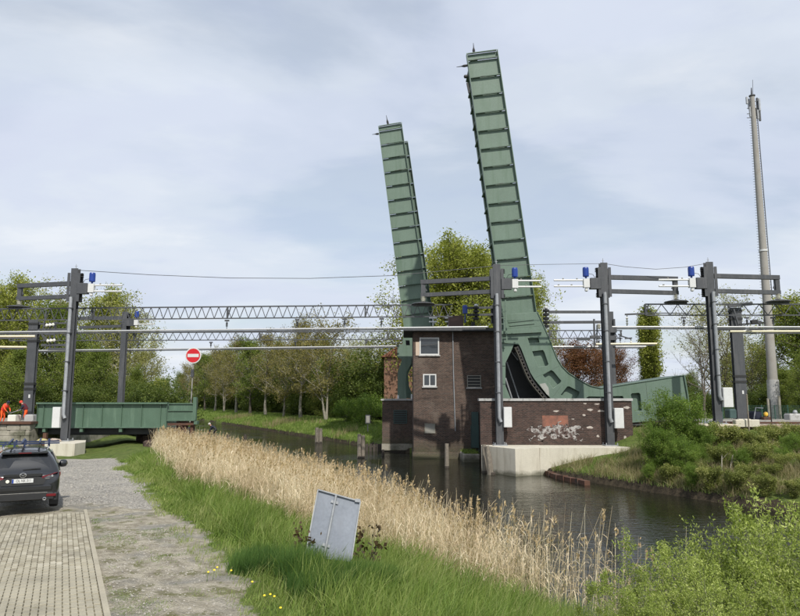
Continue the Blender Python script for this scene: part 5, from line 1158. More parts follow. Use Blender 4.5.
# timber post and rocks under the deck
o = thing('timber_post', (d_(47, 400)[0], 49.6, -.5), 'brown timber post under the left end of the green deck', 'post'); m_ = MB(); m_.box(d_(45.3, 400, 49.4)[0], d_(48.6, 400, 49.4)[0], 49.4, 49.65, -1.4, z0 - .38); m_.build('shaft', M['rust'], o)
m_ = MB(); m_.box(d_(45.0, 400, 49.4)[0], d_(48.9, 400, 49.4)[0], 49.37, 49.68, -1.0, -.8); m_.build('band', M['black'], o)
def rock(px, py, Y, w, h_, lab, mt):
    p = at(px, py, Y); o = thing('rock', (p.x, Y, p.z - h_), lab, 'rock'); rr_ = random.Random(int(px)); m_ = MB(); prof = [(w*.35, 0), (w*.5, h_*.35), (w*.42, h_*.75), (w*.16, h_)]
    n_ = 9; vs = []; 
    for r, hh_ in prof:
        for k in range(n_): a = 2*PI*k/n_; g__ = rr_.uniform(.8, 1.15); vs.append((p.x + r*g__*math.cos(a), Y + r*g__*math.sin(a)*.8, p.z - h_ + hh_*rr_.uniform(.92, 1.05)))
    fs = [tuple(range(n_-1, -1, -1)), tuple(range(3*n_, 4*n_))] + [(i*n_+k, i*n_+(k+1)%n_, (i+1)*n_+(k+1)%n_, (i+1)*n_+k) for i in range(3) for k in range(n_)]
    m_.add(vs, fs); m_.build('stone', mt, o)
rock(42, 438.4, 47.6, 0.75, 0.28, 'yellowish rock left of the brown timber post', surf('yellow_rock', (0.42, 0.37, 0.17), .9, var=.2)); rock(54, 438.2, 47.8, 1.0, 0.28, 'pinkish grey rock beside the left mast', surf('pink_rock', (0.36, 0.30, 0.25), .9, var=.2))
# concrete base of the left mast
o = thing('mast_foundation', (-24.5, 47, 0), 'cream concrete block carrying the tall left mast', 'foundation')
m_ = MB(); m_.slab([(at(45, 440, 45.6).x, 45.6), (at(75.2, 440, 45.6).x, 45.6), (at(85.5, 440, 47.2).x, 47.2), (at(86, 440, 49.4).x, 49.4), (at(45, 440, 49.4).x, 49.4)], -1.5, at(0, 443.6, 45.6).z); m_.build('block', M['conc'], o)
ZF_L = at(0, 443.6, 45.6).z
# right-hand mast foundation and edge beams
o = thing('mast_foundation', (22, 46.5, 0), 'rough cream concrete block under the right-hand mast', 'foundation')
m_ = MB(); m_.cbox(at(704, 400, 45.6).x, at(737, 400, 45.6).x, 45.6, 48.6, -1.0, at(0, 424.3, 45.6).z, 0.06); m_.build('block', surf('rough_concrete', (0.50, 0.45, 0.34), 0.95, var=0.2, dirt=(0.25, 0.21, 0.15), dscale=1.6, dmin=.5, dmax=.6, bump=.6), o)
ZF_R = at(0, 424.3, 45.6).z
o = thing('track_edge_beam', (27, 49, 1), 'long rusty-topped concrete edge beam of the right-hand track', 'edge beam')
x_ = at(733, 400, 48.3).x
for k in range(9):
    m_ = MB(); m_.cbox(x_, x_ + 1.18, 48.3, 48.7, 0.85, 1.32 + (k % 3)*.006, 0.03); m_.build('beam_segment', surf('stained_concrete', (0.33, 0.25, 0.19), 0.95, var=0.25, dirt=(0.20, 0.11, 0.075), dscale=1.3) if k == 0 else bpy.data.materials['stained_concrete'], o); x_ += 1.2
m_ = MB(); m_.box(at(690, 400, 49).x, x_, 49.0, 49.07, 1.36, 1.50); m_.build('rail', M['rust'], o)
o = thing('stone_slab', (at(735, 400, 47.5).x, 48, 1.3), 'pale stone slab lying at the foot of the wide dark mast', 'slab'); m_ = MB(); m_.cbox(at(734, 400, 47.8).x, at(758, 400, 47.8).x, 47.75, 48.25, 1.20, at(0, 419.6, 47.8).z, .04); m_.build('slab_body', M['conc'], o)
m_ = MB(); m_.cbox(at(738, 400, 47.8).x, at(750, 400, 47.8).x, 47.85, 48.15, at(0, 419.6, 47.8).z+.002, at(0, 418.9, 47.8).z, .02); m_.build('chip', M['conc'], o)
o = thing('plastic_sheet', (at(706, 400, 48).x, 48, 1.2), 'crumpled white plastic sheet left of the right-hand mast foot', 'sheet')
vs = []; rr = random.Random(5)
for j in range(7):
    for k in range(10): vs.append((at(695 + k*2.0, 400, 48).x, 47.4 + j*.22, 1.15 + 0.55*math.exp(-((k-5)/3.2)**2 - ((j-3)/2.6)**2) + rr.uniform(-.06, .10)))
m_ = MB(); m_.add(vs, [(j*10+k, j*10+k+1, (j+1)*10+k+1, (j+1)*10+k) for j in range(6) for k in range(9)]); m_.build('sheet', M['white'], o)
# rusty steel sheet piles edging the right bank
o = thing('sheet_pile_edge', (10, 44, WZ), 'rusty broken timber edging at the waterline beside the concrete footing', 'edging')
for k in range(7):
    a, b_ = on_z(538 + k*7.2, 474.0 + k*1.6 - max(0, 3-k)*.9, WZ), on_z(538 + (k+1)*7.2 - 1, 474.0 + (k+1)*1.6 - max(0, 2-k)*.9, WZ)
    m_ = MB(); m_.bar((a.x, a.y, WZ + .08), (b_.x, b_.y, WZ + .10 + .05*(k % 2)), 0.35, 0.30); m_.build('edging_board', M['rust'], o)
# ------------------------------------------------------------------ overhead line masts
GM = 'tall catenary masts at the near track'
def insulator(parent, x, y, z, h, r=0.16):
    m_ = MB(); prof = [(0.05, h)]
    n_ = 4
    for k in range(n_): z_ = h - (k + 0.2) * h / (n_ + .6); prof += [(0.06, z_), (r, z_ - 0.05), (0.06, z_ - 0.10)]
    prof.append((0.10, 0)); m_.lathe((x, y, z), prof, 12); return m_.build('insulator', M['cream'], parent)
def switch_gear(parent, x, y, zc, sgn, L_, hgap, blue=True, s=1.0):
    """horizontal disconnector: bracket box, two white arms, blue canister; sgn = +1 to the right"""
    m_ = MB(); m_.cbox(min(x, x + sgn*0.75*s), max(x, x + sgn*0.75*s), y - .22*s, y + .22*s, zc - 0.42*s, zc + 0.36*s, .03); m_.build('bracket_box', M['steel'], parent)
    xe = x + sgn*0.78*s
    for dz in (hgap/2, -hgap/2):
        m_ = MB(); m_.tube([(xe - sgn*.1, y, zc + dz), (x + sgn*L_, y, zc + dz)], 0.055*s + .01, 8); m_.build('white_arm', M['white'], parent)
    m_ = MB(); m_.box(min(xe, xe + sgn*.42*s), max(xe, xe + sgn*.42*s), y - .16*s, y + .16*s, zc - hgap/2 - .10*s, zc + hgap/2 + .10*s); m_.lathe((xe + sgn*.22*s, y, zc - hgap/2 - .38*s), [(0.05, 0), (.12*s, .05), (.12*s, .16*s), (.06, .28*s)], 10); m_.build('white_head', M['white'], parent)
    m_ = MB()
    for f in (.35, .62, .9): m_.box(x + sgn*L_*f - .05, x + sgn*L_*f + .05, y - .06, y + .06, zc - hgap/2 + .07, zc - hgap/2 + .13) 
    for f in (.5, .8): m_.lathe((x + sgn*L_*f, y, zc + hgap/2 + .04), [(0.03, 0), (.06*s, .02), (.06*s, .09), (.02, .12)], 8)
    m_.build('arm_fittings', M['greyp'], parent)
    if blue:
        m_ = MB(); h_ = .62*s; m_.lathe((xe + sgn*.22*s, y, zc + hgap/2 + .10*s), [(.07*s, 0), (.07*s, .14*s), (.20*s, .16*s), (.215*s, .2*s), (.215*s, .2*s + h_*.85), (.19*s, .2*s + h_), (.05, .2*s + h_ + .02)], 14); m_.build('blue_canister', M['blue'], parent)
        m_ = MB(); m_.tube([(xe + sgn*.02, y - .1, zc + hgap/2 + .45*s), (xe - sgn*.25*s, y - .1, zc + hgap/2 + .40*s), (xe - sgn*.42*s, y - .1, zc + hgap/2 + .1*s)], .018, 5); m_.build('cable', M['black'], parent)
def near_mast(px, Y, zb, zt, arm_sgn, arm_px, arm_py, sw_sgn, sw_px, sw_py, label, cabinet=None, cond_side=-1, armrec=0.0, base=True):
    x = at(px, 350, Y).x
    # mast stands where its foot is seen
    o = thing('catenary_mast', (x, Y, zb), label, 'catenary mast', GM)
    m_ = MB(); m_.hbar((x, Y, zb), (x, Y, zt), 0.50, 0.42, 0.035, (0, 1, 0)); m_.build('column', M['steel'], o)
    zs0, zs1 = zt - 2.45, zt - .35
    for dy in (-0.24, 0.24):
        m_ = MB(); m_.box(x - .46, x + .46, Y + dy - .03, Y + dy + .03, zs0, zs1) if dy > 0 else (m_.box(x - .46, x - .27, Y + dy - .03, Y + dy + .03, zs0, zs1), m_.box(x + .27, x + .46, Y + dy - .03, Y + dy + .03, zs0, zs1)); m_.build('head_frame', M['steel'], o)
    for k in range(4):
        z_ = zs0 + .15 + k*(zs1 - zs0 - .3)/3; m_ = MB(); m_.lathe((x + sw_sgn*.47, Y, z_), [(.04, -.16), (.15, -.12), (.06, -.04), (.15, .02), (.06, .08), (.13, .13), (.04, .17)], 10); m_.build('bolt_cluster', M['black'], o)
    m_ = MB(); m_.tube([(x, Y, zt), (x, Y, zt + .35)], [.03, .015], 6); m_.tube([(x - .09, Y, zt + .2), (x + .09, Y, zt + .2)], .015, 5); m_.build('top_spike', M['galv'], o)
    # conduit
    cx_ = x + cond_side*.06
    m_ = MB(); zc1 = zt - 2.3; m_.tube([(cx_ + .02*cond_side, Y - .36, zc1 + .15), (cx_, Y - .36, zc1), (cx_ , Y - .36, zb + 1.9), (cx_ + .12, Y - .36, zb + 1.6)], .125, 10); cd = m_.build('conduit', M['galv'], o, smooth=True)
    m_ = MB()
    for f in (.08, .3, .55, .8): z_ = zc1 + (zb + 1.9 - zc1)*f; m_.box(cx_ - .17, cx_ + .17, Y - .50, Y - .2, z_ - .035, z_ + .035)
    m_.build('pipe_clamp', M['steel'], cd)
    m_ = MB(); m_.box(x - .48, x + .48, Y - .45, Y + .45, zb, zb + .06)
    for sx_ in (-.38, .38):
        for sy_ in (-.36, .36): m_.lathe((x + sx_, Y + sy_, zb + .06), [(.04, 0), (.04, .12), (.02, .14)], 8)
    m_.build('base_plate', M['galv'], o)
    # boom arms
    xe = at(arm_px, arm_py[0], Y + armrec).x; za = at(arm_px, arm_py[0], Y + armrec).z; zb2 = at(arm_px, arm_py[1], Y + armrec).z
    z0a = at(px, arm_py[2], Y).z; z0b = at(px, arm_py[3], Y).z; ye = Y + armrec
    m_ = MB(); m_.bar((x + arm_sgn*.2, Y, z0a), (xe, ye, za), .30, .30); m_.build('boom_arm', M['steel'], o)
    m_ = MB(); m_.bar((x + arm_sgn*.2, Y, z0b), (xe, ye, zb2), .28, .28); m_.build('boom_arm', M['steel'], o)
    m_ = MB(); xo = xe - arm_sgn*.16; m_.bar((xo, ye, za + .1), (xo, ye, zb2 - .1), .30, .28); m_.bar((xo - arm_sgn*.25, ye, zb2 + .3), (xo, ye, za - .25), .1, .1); m_.build('end_link', M['steel'], o)
    ins_z = zb2 - .55; insulator(o, xo, ye, ins_z, .50, .22)
    m_ = MB(); m_.lathe((xo, ye, ins_z - .12), [(.85, 0), (.8, .05), (.45, .12), (.2, .14)], 16); m_.box(xo - .75, xo + .75, ye - .12, ye + .12, ins_z - .26, ins_z - .12); m_.build('carrier_plate', M['steel'], o)
    # disconnector
    zc = (at(sw_px, sw_py[0], Y).z + at(sw_px, sw_py[1], Y).z)/2; hg = abs(at(sw_px, sw_py[0], Y).z - at(sw_px, sw_py[1], Y).z)
    Ln = abs(at(sw_px, sw_py[0], Y).x - x)
    switch_gear(o, x + sw_sgn*.28, Y - .1, zc, sw_sgn, Ln - .28, hg)
    if cabinet:
        (cx0, cy0, cx1, cy1) = cabinet; a = at(cx0, cy1, Y - .3); b_ = at(cx1, cy0, Y - .3)
        m_ = MB(); m_.cbox(a.x, b_.x, Y - .48, Y - .12, a.z, b_.z, .025); cb_ = m_.build('control_cabinet', M['white'], o)
        m_ = MB(); m_.box(min(a.x, x), max(b_.x, x), Y - .119, Y - .05, (a.z + b_.z)/2 + .4, (a.z + b_.z)/2 + .48); m_.box(min(a.x, x), max(b_.x, x), Y - .119, Y - .05, a.z + .15, a.z + .23); m_.build('cabinet_bracket', M['steel'], cb_)
        m_ = MB(); m_.box(a.x + .04, b_.x - .04, Y - .487, Y - .479, a.z + .05, b_.z - .05); m_.build('cabinet_door', M['white'], cb_)
    return o
YL = 48.4
zt_ = 12.65
near_mast(70.8, YL, ZF_L + .002, at(75, 268.8, YL).z, -1, 18.5, (286, 298.6, 283.5, 296.5), 1, 123, (285.5, 291.5), 'tall grey mast at the left with two boom arms reaching left', (52.5, 407, 61.5, 427.5), cond_side=-1, armrec=1.6)
near_mast(498, 46.85, -.018, at(495, 264.5, 46.85).z, -1, 421, (282.2, 295.2, 278.6, 291.6), 1, 541, (281, 287), 'grey mast just right of the brick tower, in front of the near leaf', (503.7, 407, 511.3, 427), cond_side=-1, armrec=1.2)
near_mast(606.5, 46.85, -.033, at(603, 263.2, 46.85).z, 1, 677, (279.0, 293, 277.2, 291.2), -1, 553.5, (280.5, 286.5), 'grey mast in front of the right end of the brick wall', (614.5, 408, 622.7, 428), cond_side=-1, armrec=.9)
near_mast(713.5, 46.5, ZF_R + .002, at(709, 262.4, 46.5).z, 1, 778.5, (277.6, 292.6, 276, 291), -1, 658, (280, 286.4), 'right-hand grey mast on the rough concrete block', (723, 387.5, 731.4, 407), cond_side=1, armrec=.9)

GF = 'masts of the far track'
def wide_mast(px, pt, Y, ytop, ybase, w, label, bands=True):
    x = at(px, 380, Y).x; zb = at(px, ybase, Y).z; zt = at(pt, ytop, Y).z
    o = thing('wide_mast', (x, Y, zb), label, 'mast', GF)
    m_ = MB(); m_.cbox(x - w/2, x + w/2, Y - .22, Y - .16, zb, zt, .01); m_.cbox(x - w/2, x + w/2, Y + .16, Y + .22, zb, zt, .01); m_.box(x - w/2 + .12, x - w/2 + .17, Y - .159, Y + .159, zb, zt - .02); m_.box(x + w/2 - .17, x + w/2 - .12, Y - .159, Y + .159, zb, zt - .02); m_.build('column', M['steel'], o)
    for k, f in enumerate((.97, .90, .80, .38, .33)):
        z_ = zb + (zt - zb)*f; m_ = MB(); m_.box(x - w/2 - .04, x + w/2 + .04, Y - .26, Y + .26, z_ - .10, z_ + .10); m_.build('band', M['black'], o)
    m_ = MB(); m_.box(x + .05, x + .20, Y - .24, Y - .221, zb + 2.2, zb + 2.5); m_.build('number_plate', M['white'], o)
    for s_ in (-1, 1): m_ = MB(); m_.prism([(x + s_*w/2, zb), (x + s_*(w/2 + .3), zb), (x + s_*w/2, zb + .8)], Y - .02, Y + .02); m_.build('foot_gusset', M['steel'], o)
    return o, x, zb, zt
o, x, zb, zt = wide_mast(30.5, 31.5, 60, 321, 423, .82, 'wide dark mast left of the tall left mast, behind the workers')
for (py, w) in ((324, 3.4), (330, 1.2)): 
    z_ = at(0, py, 60).z; m_ = MB(); m_.bar((x + .3, 60, z_), (x + w, 60, z_ + .1), .14, .14); m_.build('bracket_arm', M['steel'], o)
m_ = MB()
for (py, x0_, x1_) in ((326, 44, 56), (329.5, 44, 70), (334, 45, 54), (340, 44, 52), (345, 42, 68), (349, 48, 66)):
    a, b_ = at(x0_, py, 59.6), at(x1_, py, 59.6); m_.bar((a.x, 59.6, a.z), (b_.x, 59.6, b_.z), .16, .20)
for (x0_, y0_, x1_, y1_) in ((46.5, 311, 42, 336), (67.5, 322, 66, 346), (50, 322, 50, 348), (54, 322, 55, 348), (38, 330, 50, 343)):
    a, b_ = at(x0_, y0_, 59.6), at(x1_, y1_, 59.6); m_.bar((a.x, 59.6, a.z), (b_.x, 59.6, b_.z), .10, .12)
m_.build('tension_gear', M['steel'], o)
m_ = MB()
for px, py in ((50, 325), (51, 340.6)): a = at(px, py, 59.4); m_.lathe((a.x, 59.4, a.z), [(.05, -.4), (.17, -.3), (.07, -.15), (.17, 0), (.07, .15), (.17, .3), (.05, .4)], 10, (1, 0, .1))
m_.build('insulator', M['cream'], o)
o, x, zb, zt = wide_mast(739.5, 734.5, 60, 308, 419, .98, 'wide dark mast between the right-hand mast and the concrete pylon')
a, b_ = at(736, 306.5, 59.6), at(745, 340, 59.6)
m_ = MB(); p0, p1 = at(733.5, 309, 59.5), at(739, 327, 59.5); m_.bar((p0.x, 59.5, p0.z), (p1.x, 59.5, p1.z), .16, .12); p0, p1 = at(728, 306, 59.5), at(752, 303.5, 59.5); m_.bar((p0.x, 59.5, p0.z), (p1.x, 59.5, p1.z), .25, .30); m_.build('top_bracket', M['steel'], o)
m_ = MB()
for (x0_, y0_, x1_, y1_, w) in ((739, 324.5, 765, 323, .12), (751, 322, 757, 321.5, .3), (717, 329, 745, 328.6, .22), (748, 331, 762, 330, .22), (763, 303, 765, 324, .08)):
    p0, p1 = at(x0_, y0_, 55), at(x1_, y1_, 55); m_.bar((p0.x, 55, p0.z), (p1.x, 55, p1.z), w, w)
m_.build('tension_gear', M['black'], o)
def far_mast(px, pt, Y, ytop, ybase, label, r=.24):
    x = at(px, 380, Y).x; zb = at(px, ybase, Y).z; zt = at(pt, ytop, Y).z
    o = thing('far_mast', (x, Y, zb), label, 'mast', GF); m_ = MB(); m_.hbar((x, Y, zb), (x, Y, zt), 2*r, 2*r, .04, (0, 1, 0)); m_.build('column', M['steel'], o)
    for z_ in (zt - .3, zt - .9, zt - 1.5): m_ = MB(); m_.lathe((x + .3, Y, z_), [(.04, -.2), (.17, -.1), (.06, 0), (.17, .1), (.04, .2)], 10); m_.build('bolt_cluster', M['black'], o)
    m_ = MB(); m_.box(x - .42, x + .42, Y + .2, Y + .26, zt - 1.9, zt - .2); m_.build('head_frame', M['steel'], o)
    return o, x, zb, zt
o, x, zb, zt = far_mast(122, 123, 63, 312, 424, 'slim dark mast with blue canister behind the green deck')
for (py0, py1) in ((317.5, 318), (326, 327.5)): a = at(80, py1, 64.5); m_ = MB(); m_.bar((x, 63, at(0, py0, 63).z), (a.x, 64.5, a.z), .26, .26); m_.build('boom_arm', M['steel'], o)
switch_gear(o, x + .25, 62.8, at(0, 322.3, 63).z, 1, at(152, 400, 63).x - x - .25, .42, s=.9)
o, x, zb, zt = far_mast(611, 609, 62, 312, 423, 'dark mast directly behind the mast at the end of the brick wall', r=.36)
for (py0, py1) in ((312, 312), (322, 322.4)): a = at(549, py1, 62); m_ = MB(); m_.bar((x, 62, at(0, py0, 62).z), (a.x, 62, a.z), .24, .24); m_.build('boom_arm', M['steel'], o)
m_ = MB()
for k in range(5):
    p = at(546, 310.5 + k*3.9, 62); m_.lathe((p.x, 62, p.z), [(.06, -.18), (.28, -.12), (.30, .06), (.08, .16)], 12)
m_.build('stacked_insulator', M['black'], o)
m_ = MB()
for py in (307.6, 327.4): p = at(546, py, 62); m_.lathe((p.x, 62, p.z), [(.06, -.12), (.17, -.08), (.19, .04), (.05, .12)], 12)
m_.build('white_cap', M['white'], o)
m_ = MB()
for (x0_, y0_, x1_, y1_, w) in ((594, 319, 594.5, 346, .14), (597, 325, 597, 344, .10), (614, 319, 615, 345, .16), (604, 330, 616, 330, .5), (602, 338, 616, 338, .4), (577, 339, 590, 339, .25), (590, 337, 600, 337, .25)):
    p0, p1 = at(x0_, y0_, 61.5), at(x1_, y1_, 61.5); m_.bar((p0.x, 61.5, p0.z), (p1.x, 61.5, p1.z), w, w)
m_.build('tension_gear', M['steel'], o)
p = at(599, 327, 61.2); insulator(o, p.x, 61.2, p.z - .2, .5, .24)
o, x, zb, zt = far_mast(497, 496, 61.5, 303, 423, 'dark mast hidden behind the mast beside the tower, carrying gear over the roof')
for py in (308, 315): a = at(467, py, 61.5); m_ = MB(); m_.bar((x, 61.5, at(0, py - .5, 61.5).z), (a.x, 61.5, a.z), .2, .2); m_.build('boom_arm', M['steel'], o)
m_ = MB()
for k in range(4): p = at(476, 307.5 + k*3.6, 61); m_.lathe((p.x, 61, p.z), [(.06, -.18), (.27, -.12), (.28, .06), (.08, .16)], 12)
m_.bar((at(474.5, 400, 61).x, 61, at(0, 322, 61).z), (at(473.5, 400, 61).x, 61, at(0, 328, 61).z), .3, .2); m_.build('stacked_insulator', M['black'], o)
m_ = MB(); p = at(476, 305.5, 61); m_.lathe((p.x, 61, p.z), [(.06, -.10), (.18, -.06), (.20, .06), (.05, .14)], 12); m_.build('white_cap', M['white'], o)
m_ = MB(); p = at(465, 313, 61); m_.lathe((p.x, 61, p.z), [(.08, -.1), (.23, -.05), (.23, .6), (.17, .72), (.04, .74)], 14); m_.tube([(p.x, 61, p.z - .1), (p.x, 61, p.z - .9)], .05, 6); m_.build('blue_canister', M['blue'], o)
for (x0_, x1_) in ((429, 437), (445, 454)):
    m_ = MB()
    for py in (318, 321.8): p0, p1 = at(x0_, py, 61), at(x1_, py, 61); m_.tube([(p0.x, 61, p0.z), (p1.x, 61, p1.z)], .07, 8)
    p0, p1 = at((x0_+x1_)/2, 316.5, 61), at((x0_+x1_)/2, 326, 61); m_.tube([(p0.x, 61, p0.z), (p1.x, 61, p1.z)], .05, 6); m_.build('white_arm', M['white'], o)

# ------------------------------------------------------------------ lattice carriers and contact bars
def truss(name, p0, p1, depth, step, label, hang=None, rc=.05, rd=.023):
    p0, p1 = Vector(p0), Vector(p1); L_ = (p1 - p0).length; d = (p1 - p0)/L_
    o = thing(name, p0, label, 'lattice girder'); dz = Vector((0, 0, -depth))
    for a, w in ((Vector((0, 0, 0)), rc*2), (dz, rc*1.8)):
        m_ = MB(); m_.bar(p0 + a, p1 + a, w, w*.9); m_.build('chord', M['steel'], o)
    n = int(L_/step); stp = L_/n
    ms = []
    for sg in (0, 1):
        m_ = MB(); a = Vector((0, 0, 0)) + (dz if sg else Vector()); b_ = d*stp*.5 + (Vector() if sg else dz); m_.bar(a, b_, rd*2, rd*2, (0, 1, 0)); ms.append(m_.mesh('diagonal', M['steel']))
    for k in range(n):
        for sg in (0, 1):
            if 2*n > 290 and k*2 + sg > 290: break
            link('diagonal', ms[sg], o, p0 + d*(k + .5*sg)*stp)
    for k in range(0, n, 16):
        m_ = MB(); c = p0 + d*(k*stp + .02); m_.bar(c, c + dz, .10, .16); m_.bar(c + d*.25, c + dz, .05, .08); m_.build('splice_post', M['steel'], o)
    return o
tz = lambda px, py, Y: at(px, py, Y)
t1 = truss('lattice_carrier', tz(-40, 309.3, 49.8), tz(452.5, 304.6, 48.0), .86, .63, 'long lattice carrier crossing the picture from the left to above the tower')
truss('lattice_carrier', tz(10, 333, 64), tz(403, 331.6, 62.6), .74, .75, 'farther lower lattice carrier seen left of the raised far leaf')
truss('lattice_carrier', tz(645, 304.2, 47.8), tz(840, 304.2, 48.2), .80, 1.15, 'lattice carrier at the right behind the right-hand mast')
truss('lattice_carrier', tz(549, 330.5, 62), tz(622, 330.5, 62), .74, .75, 'short lattice carrier behind the mast at the end of the brick wall')
def cbar(name, p0, p1, r, mt, label, drops=(), droplen=1.0):
    p0, p1 = Vector(p0), Vector(p1); o = thing(name, p0, label, 'contact bar'); m_ = MB(); n = 8
    m_.tube([p0.lerp(p1, k/n) for k in range(n+1)], r, 8); m_.build('bar', mt, o, smooth=True)
    m_ = MB(); m_.bar(p0 + Vector((0.2, 0, -.10 - r*.5)), p1 + Vector((-.2, 0, -.10 - r*.5)), .05, .10); m_.build('contact_strip', M['steel'], o)
    for f in drops:
        c = p0.lerp(p1, f); m_ = MB(); m_.tube([c, c + Vector((0, 0, droplen))], .03, 6); m_.lathe(c + Vector((0, 0, droplen*.30)), [(.03, 0), (.10, .05), (.04, .1), (.10, .16), (.04, .2), (.10, .27), (.03, .32)], 8); m_.box(c.x - .16, c.x + .16, c.y - .05, c.y + .05, c.z + droplen - .12, c.z + droplen); m_.build('hanger', M['steel'], o)
    return o
cbar('contact_bar', tz(-30, 332.3, 49.6), tz(488.5, 326.8, 47.6), .055, M['alu'], 'long bright contact bar under the upper lattice carrier', (0.03, .17, .30, .505, .64, .73, .80), .72)
cbar('contact_bar', tz(30, 350.6, 64), tz(396, 346, 62.4), .055, M['alu'], 'lower and farther bright contact bar left of the raised far leaf', (.1, .3, .50, .73, .92), .62)
cbar('contact_bar', tz(-30, 336.4, 46.5), tz(35, 336.2, 47), .075, M['brass'], 'yellowish contact bar end at the left edge, the upper of two', (.4,), 1.0)
cbar('contact_bar', tz(-30, 346.6, 55), tz(26.5, 347, 55), .075, M['brass'], 'yellowish contact bar end at the left edge, the lower of two', (.4,), .8)
cbar('contact_bar', tz(612, 326.8, 47.6), tz(830, 327.0, 47.8), .055, M['alu'], 'bright contact bar right of the mast at the wall end', (.33, .62, .74), .72)
cbar('contact_bar', tz(730, 331.4, 50), tz(830, 331.2, 50), .075, M['brass'], 'yellowish contact bar just under the bright bar at the right', (.3,), .8)
cbar('contact_bar', tz(552, 346.6, 62), tz(646, 346.4, 62), .06, M['alu'], 'thin bright contact bar in front of the copper tree', (.5,), .8)
cbar('contact_bar', tz(596, 344.0, 60), tz(657, 343.6, 60), .08, M['brass'], 'short yellowish contact bar right of the mast at the wall end', (.4,), .9)
o = thing('cantilever_hook', tz(645, 310, 55), 'thin black hooked arm left of the poplar-shaped tree', 'bracket')
m_ = MB()
for (x0_, y0_, x1_, y1_, w) in ((645, 304.5, 645, 313, .12), (625, 314.5, 648, 313.5, .12), (627, 314, 627, 326, .05), (645, 313, 690, 313.5, .07)):
    p0, p1 = at(x0_, y0_, 50), at(x1_, y1_, 50); m_.bar((p0.x, 50, p0.z), (p1.x, 50, p1.z), w, w)
m_.build('arm', M['steel'], o)
m_ = MB(); p = at(627, 321, 50); m_.lathe((p.x, 50, p.z), [(.03, -.3), (.10, -.2), (.04, -.1), (.10, 0), (.04, .1), (.10, .2), (.03, .3)], 8); m_.build('insulator', M['cream'], o)
o = thing('cantilever_hook', tz(622, 330, 61), 'small black hooked arm right of the short lattice carrier', 'bracket')
m_ = MB()
for (x0_, y0_, x1_, y1_, w) in ((620.5, 330, 621.5, 337, .12), (621, 336, 631, 339, .10), (625, 338.5, 632, 338, .12), (631, 339, 631, 345, .05)):
    p0, p1 = at(x0_, y0_, 61), at(x1_, y1_, 61); m_.bar((p0.x, 61, p0.z), (p1.x, 61, p1.z), w, w)
m_.build('arm', M['steel'], o)
m_ = MB(); p = at(631, 343, 61); m_.lathe((p.x, 61, p.z), [(.03, -.2), (.10, -.1), (.04, 0), (.10, .1), (.03, .2)], 8); m_.build('insulator', M['cream'], o)
# thin earth wires
def wire(pts, r, label, Y=48.2):
    P2 = [at(px, py, Y) for px, py in pts]; out_ = []
    for a, b_ in zip(P2, P2[1:]):
        for k in range(6): out_.append(a.lerp(b_, k/6))
    out_.append(P2[-1]); m_ = MB(); m_.tube(out_, r, 5); ob = m_.build('overhead_wire', M['steel']); tag(ob, label, 'wire', 'thin wires between the masts')
wire([(75, 270), (150, 274.8), (230, 278), (310, 278.4), (395, 275.5), (495, 266)], .022, 'thin wire sagging from the tall left mast towards the raised leaves')
wire([(495, 265.5), (540, 264.5), (603, 263.6)], .016, 'thin wire between the mast beside the tower and the mast at the wall end', 46.9)
wire([(603, 263.4), (625, 266.8), (656, 269.2), (685, 267.2), (709, 263)], .018, 'thin sagging wire between the two right-hand masts', 46.8)

# ------------------------------------------------------------------ concrete pylon with antennas
YQ = 73.0
bx, bz = at(775.5, 419, YQ).x, at(775.5, 419, YQ).z; tx_, tz_ = at(752, 97, YQ).x, at(752, 97, YQ).z
py = thing('antenna_pylon', (bx, YQ, bz), 'very tall slender concrete pylon with phone antennas at the top', 'radio mast')
n = 12; axis = [Vector((bx + (tx_ - bx)*k/n, YQ, bz + (tz_ - bz)*k/n)) for k in range(n+1)]
m_ = MB(); m_.tube(axis, .53, 20, r1=.25); m_.build('shaft', M['pylon'], py, smooth=True)
m_ = MB(); m_.tube([Vector((bx, YQ, bz - .5)), Vector((bx, YQ, bz + 4.2))], .64, 20, r1=.60); m_.build('sleeve', M['coping'], py, smooth=True)
m_ = MB(); up_ = (axis[-1] - axis[0]).normalized()
for s_ in (-1, 1):
    for k in range(75):
        f = .36 + .62*k/75; c = axis[0].lerp(axis[-1], f); r = .56 - .31*f
        m_.bar(c + Vector((s_*r, 0, 0)), c + Vector((s_*(r + .22), 0, 0)), .035, .035)
tag(m_.build('climbing_irons', M['steel'], py), kind='stuff')
m_ = MB()
for f in (.03, .97): pass
r0 = .66; m_.tube([axis[0].lerp(axis[-1], .36) + Vector((.50, -.2, 0)), axis[0].lerp(axis[-1], .97) + Vector((.33, -.2, 0))], .05, 6); m_.build('safety_rail', M['steel'], py)
c = axis[0].lerp(axis[-1], .40); m_ = MB(); m_.lathe(axis[0].lerp(axis[-1], (420-255)/326.), [(.38, -.1), (.46, -.09), (.46, .09), (.38, .1)], 18, up_); m_.build('white_band', M['white'], py)
def ant(px, py0, py1, w, mt, dy=0.0):
    a, b_ = at(px, py0, YQ + dy), at(px, py1, YQ + dy); m_ = MB(); m_.cbox(a.x - w/2, a.x + w/2, YQ + dy - .1, YQ + dy + .1, b_.z, a.z, .03); m_.build('antenna', mt, py)
for (px, y0_, y1_, w, mt, dy) in ((746.6, 97, 104, .20, M['galv'], -.3), (748.4, 99, 109, .18, M['galv'], .3), (756.8, 98, 110, .18, M['steel'], .2), (758.9, 98.5, 111, .20, M['galv'], -.2), (749.6, 107, 117, .15, M['galv'], .0), (757.2, 110, 119, .24, M['galv'], -.1), (759.4, 111, 121, .20, M['steel'], .1), (755.6, 109, 116, .3, M['galv'], .3)): ant(px, y0_, y1_, w, mt, dy)
m_ = MB()
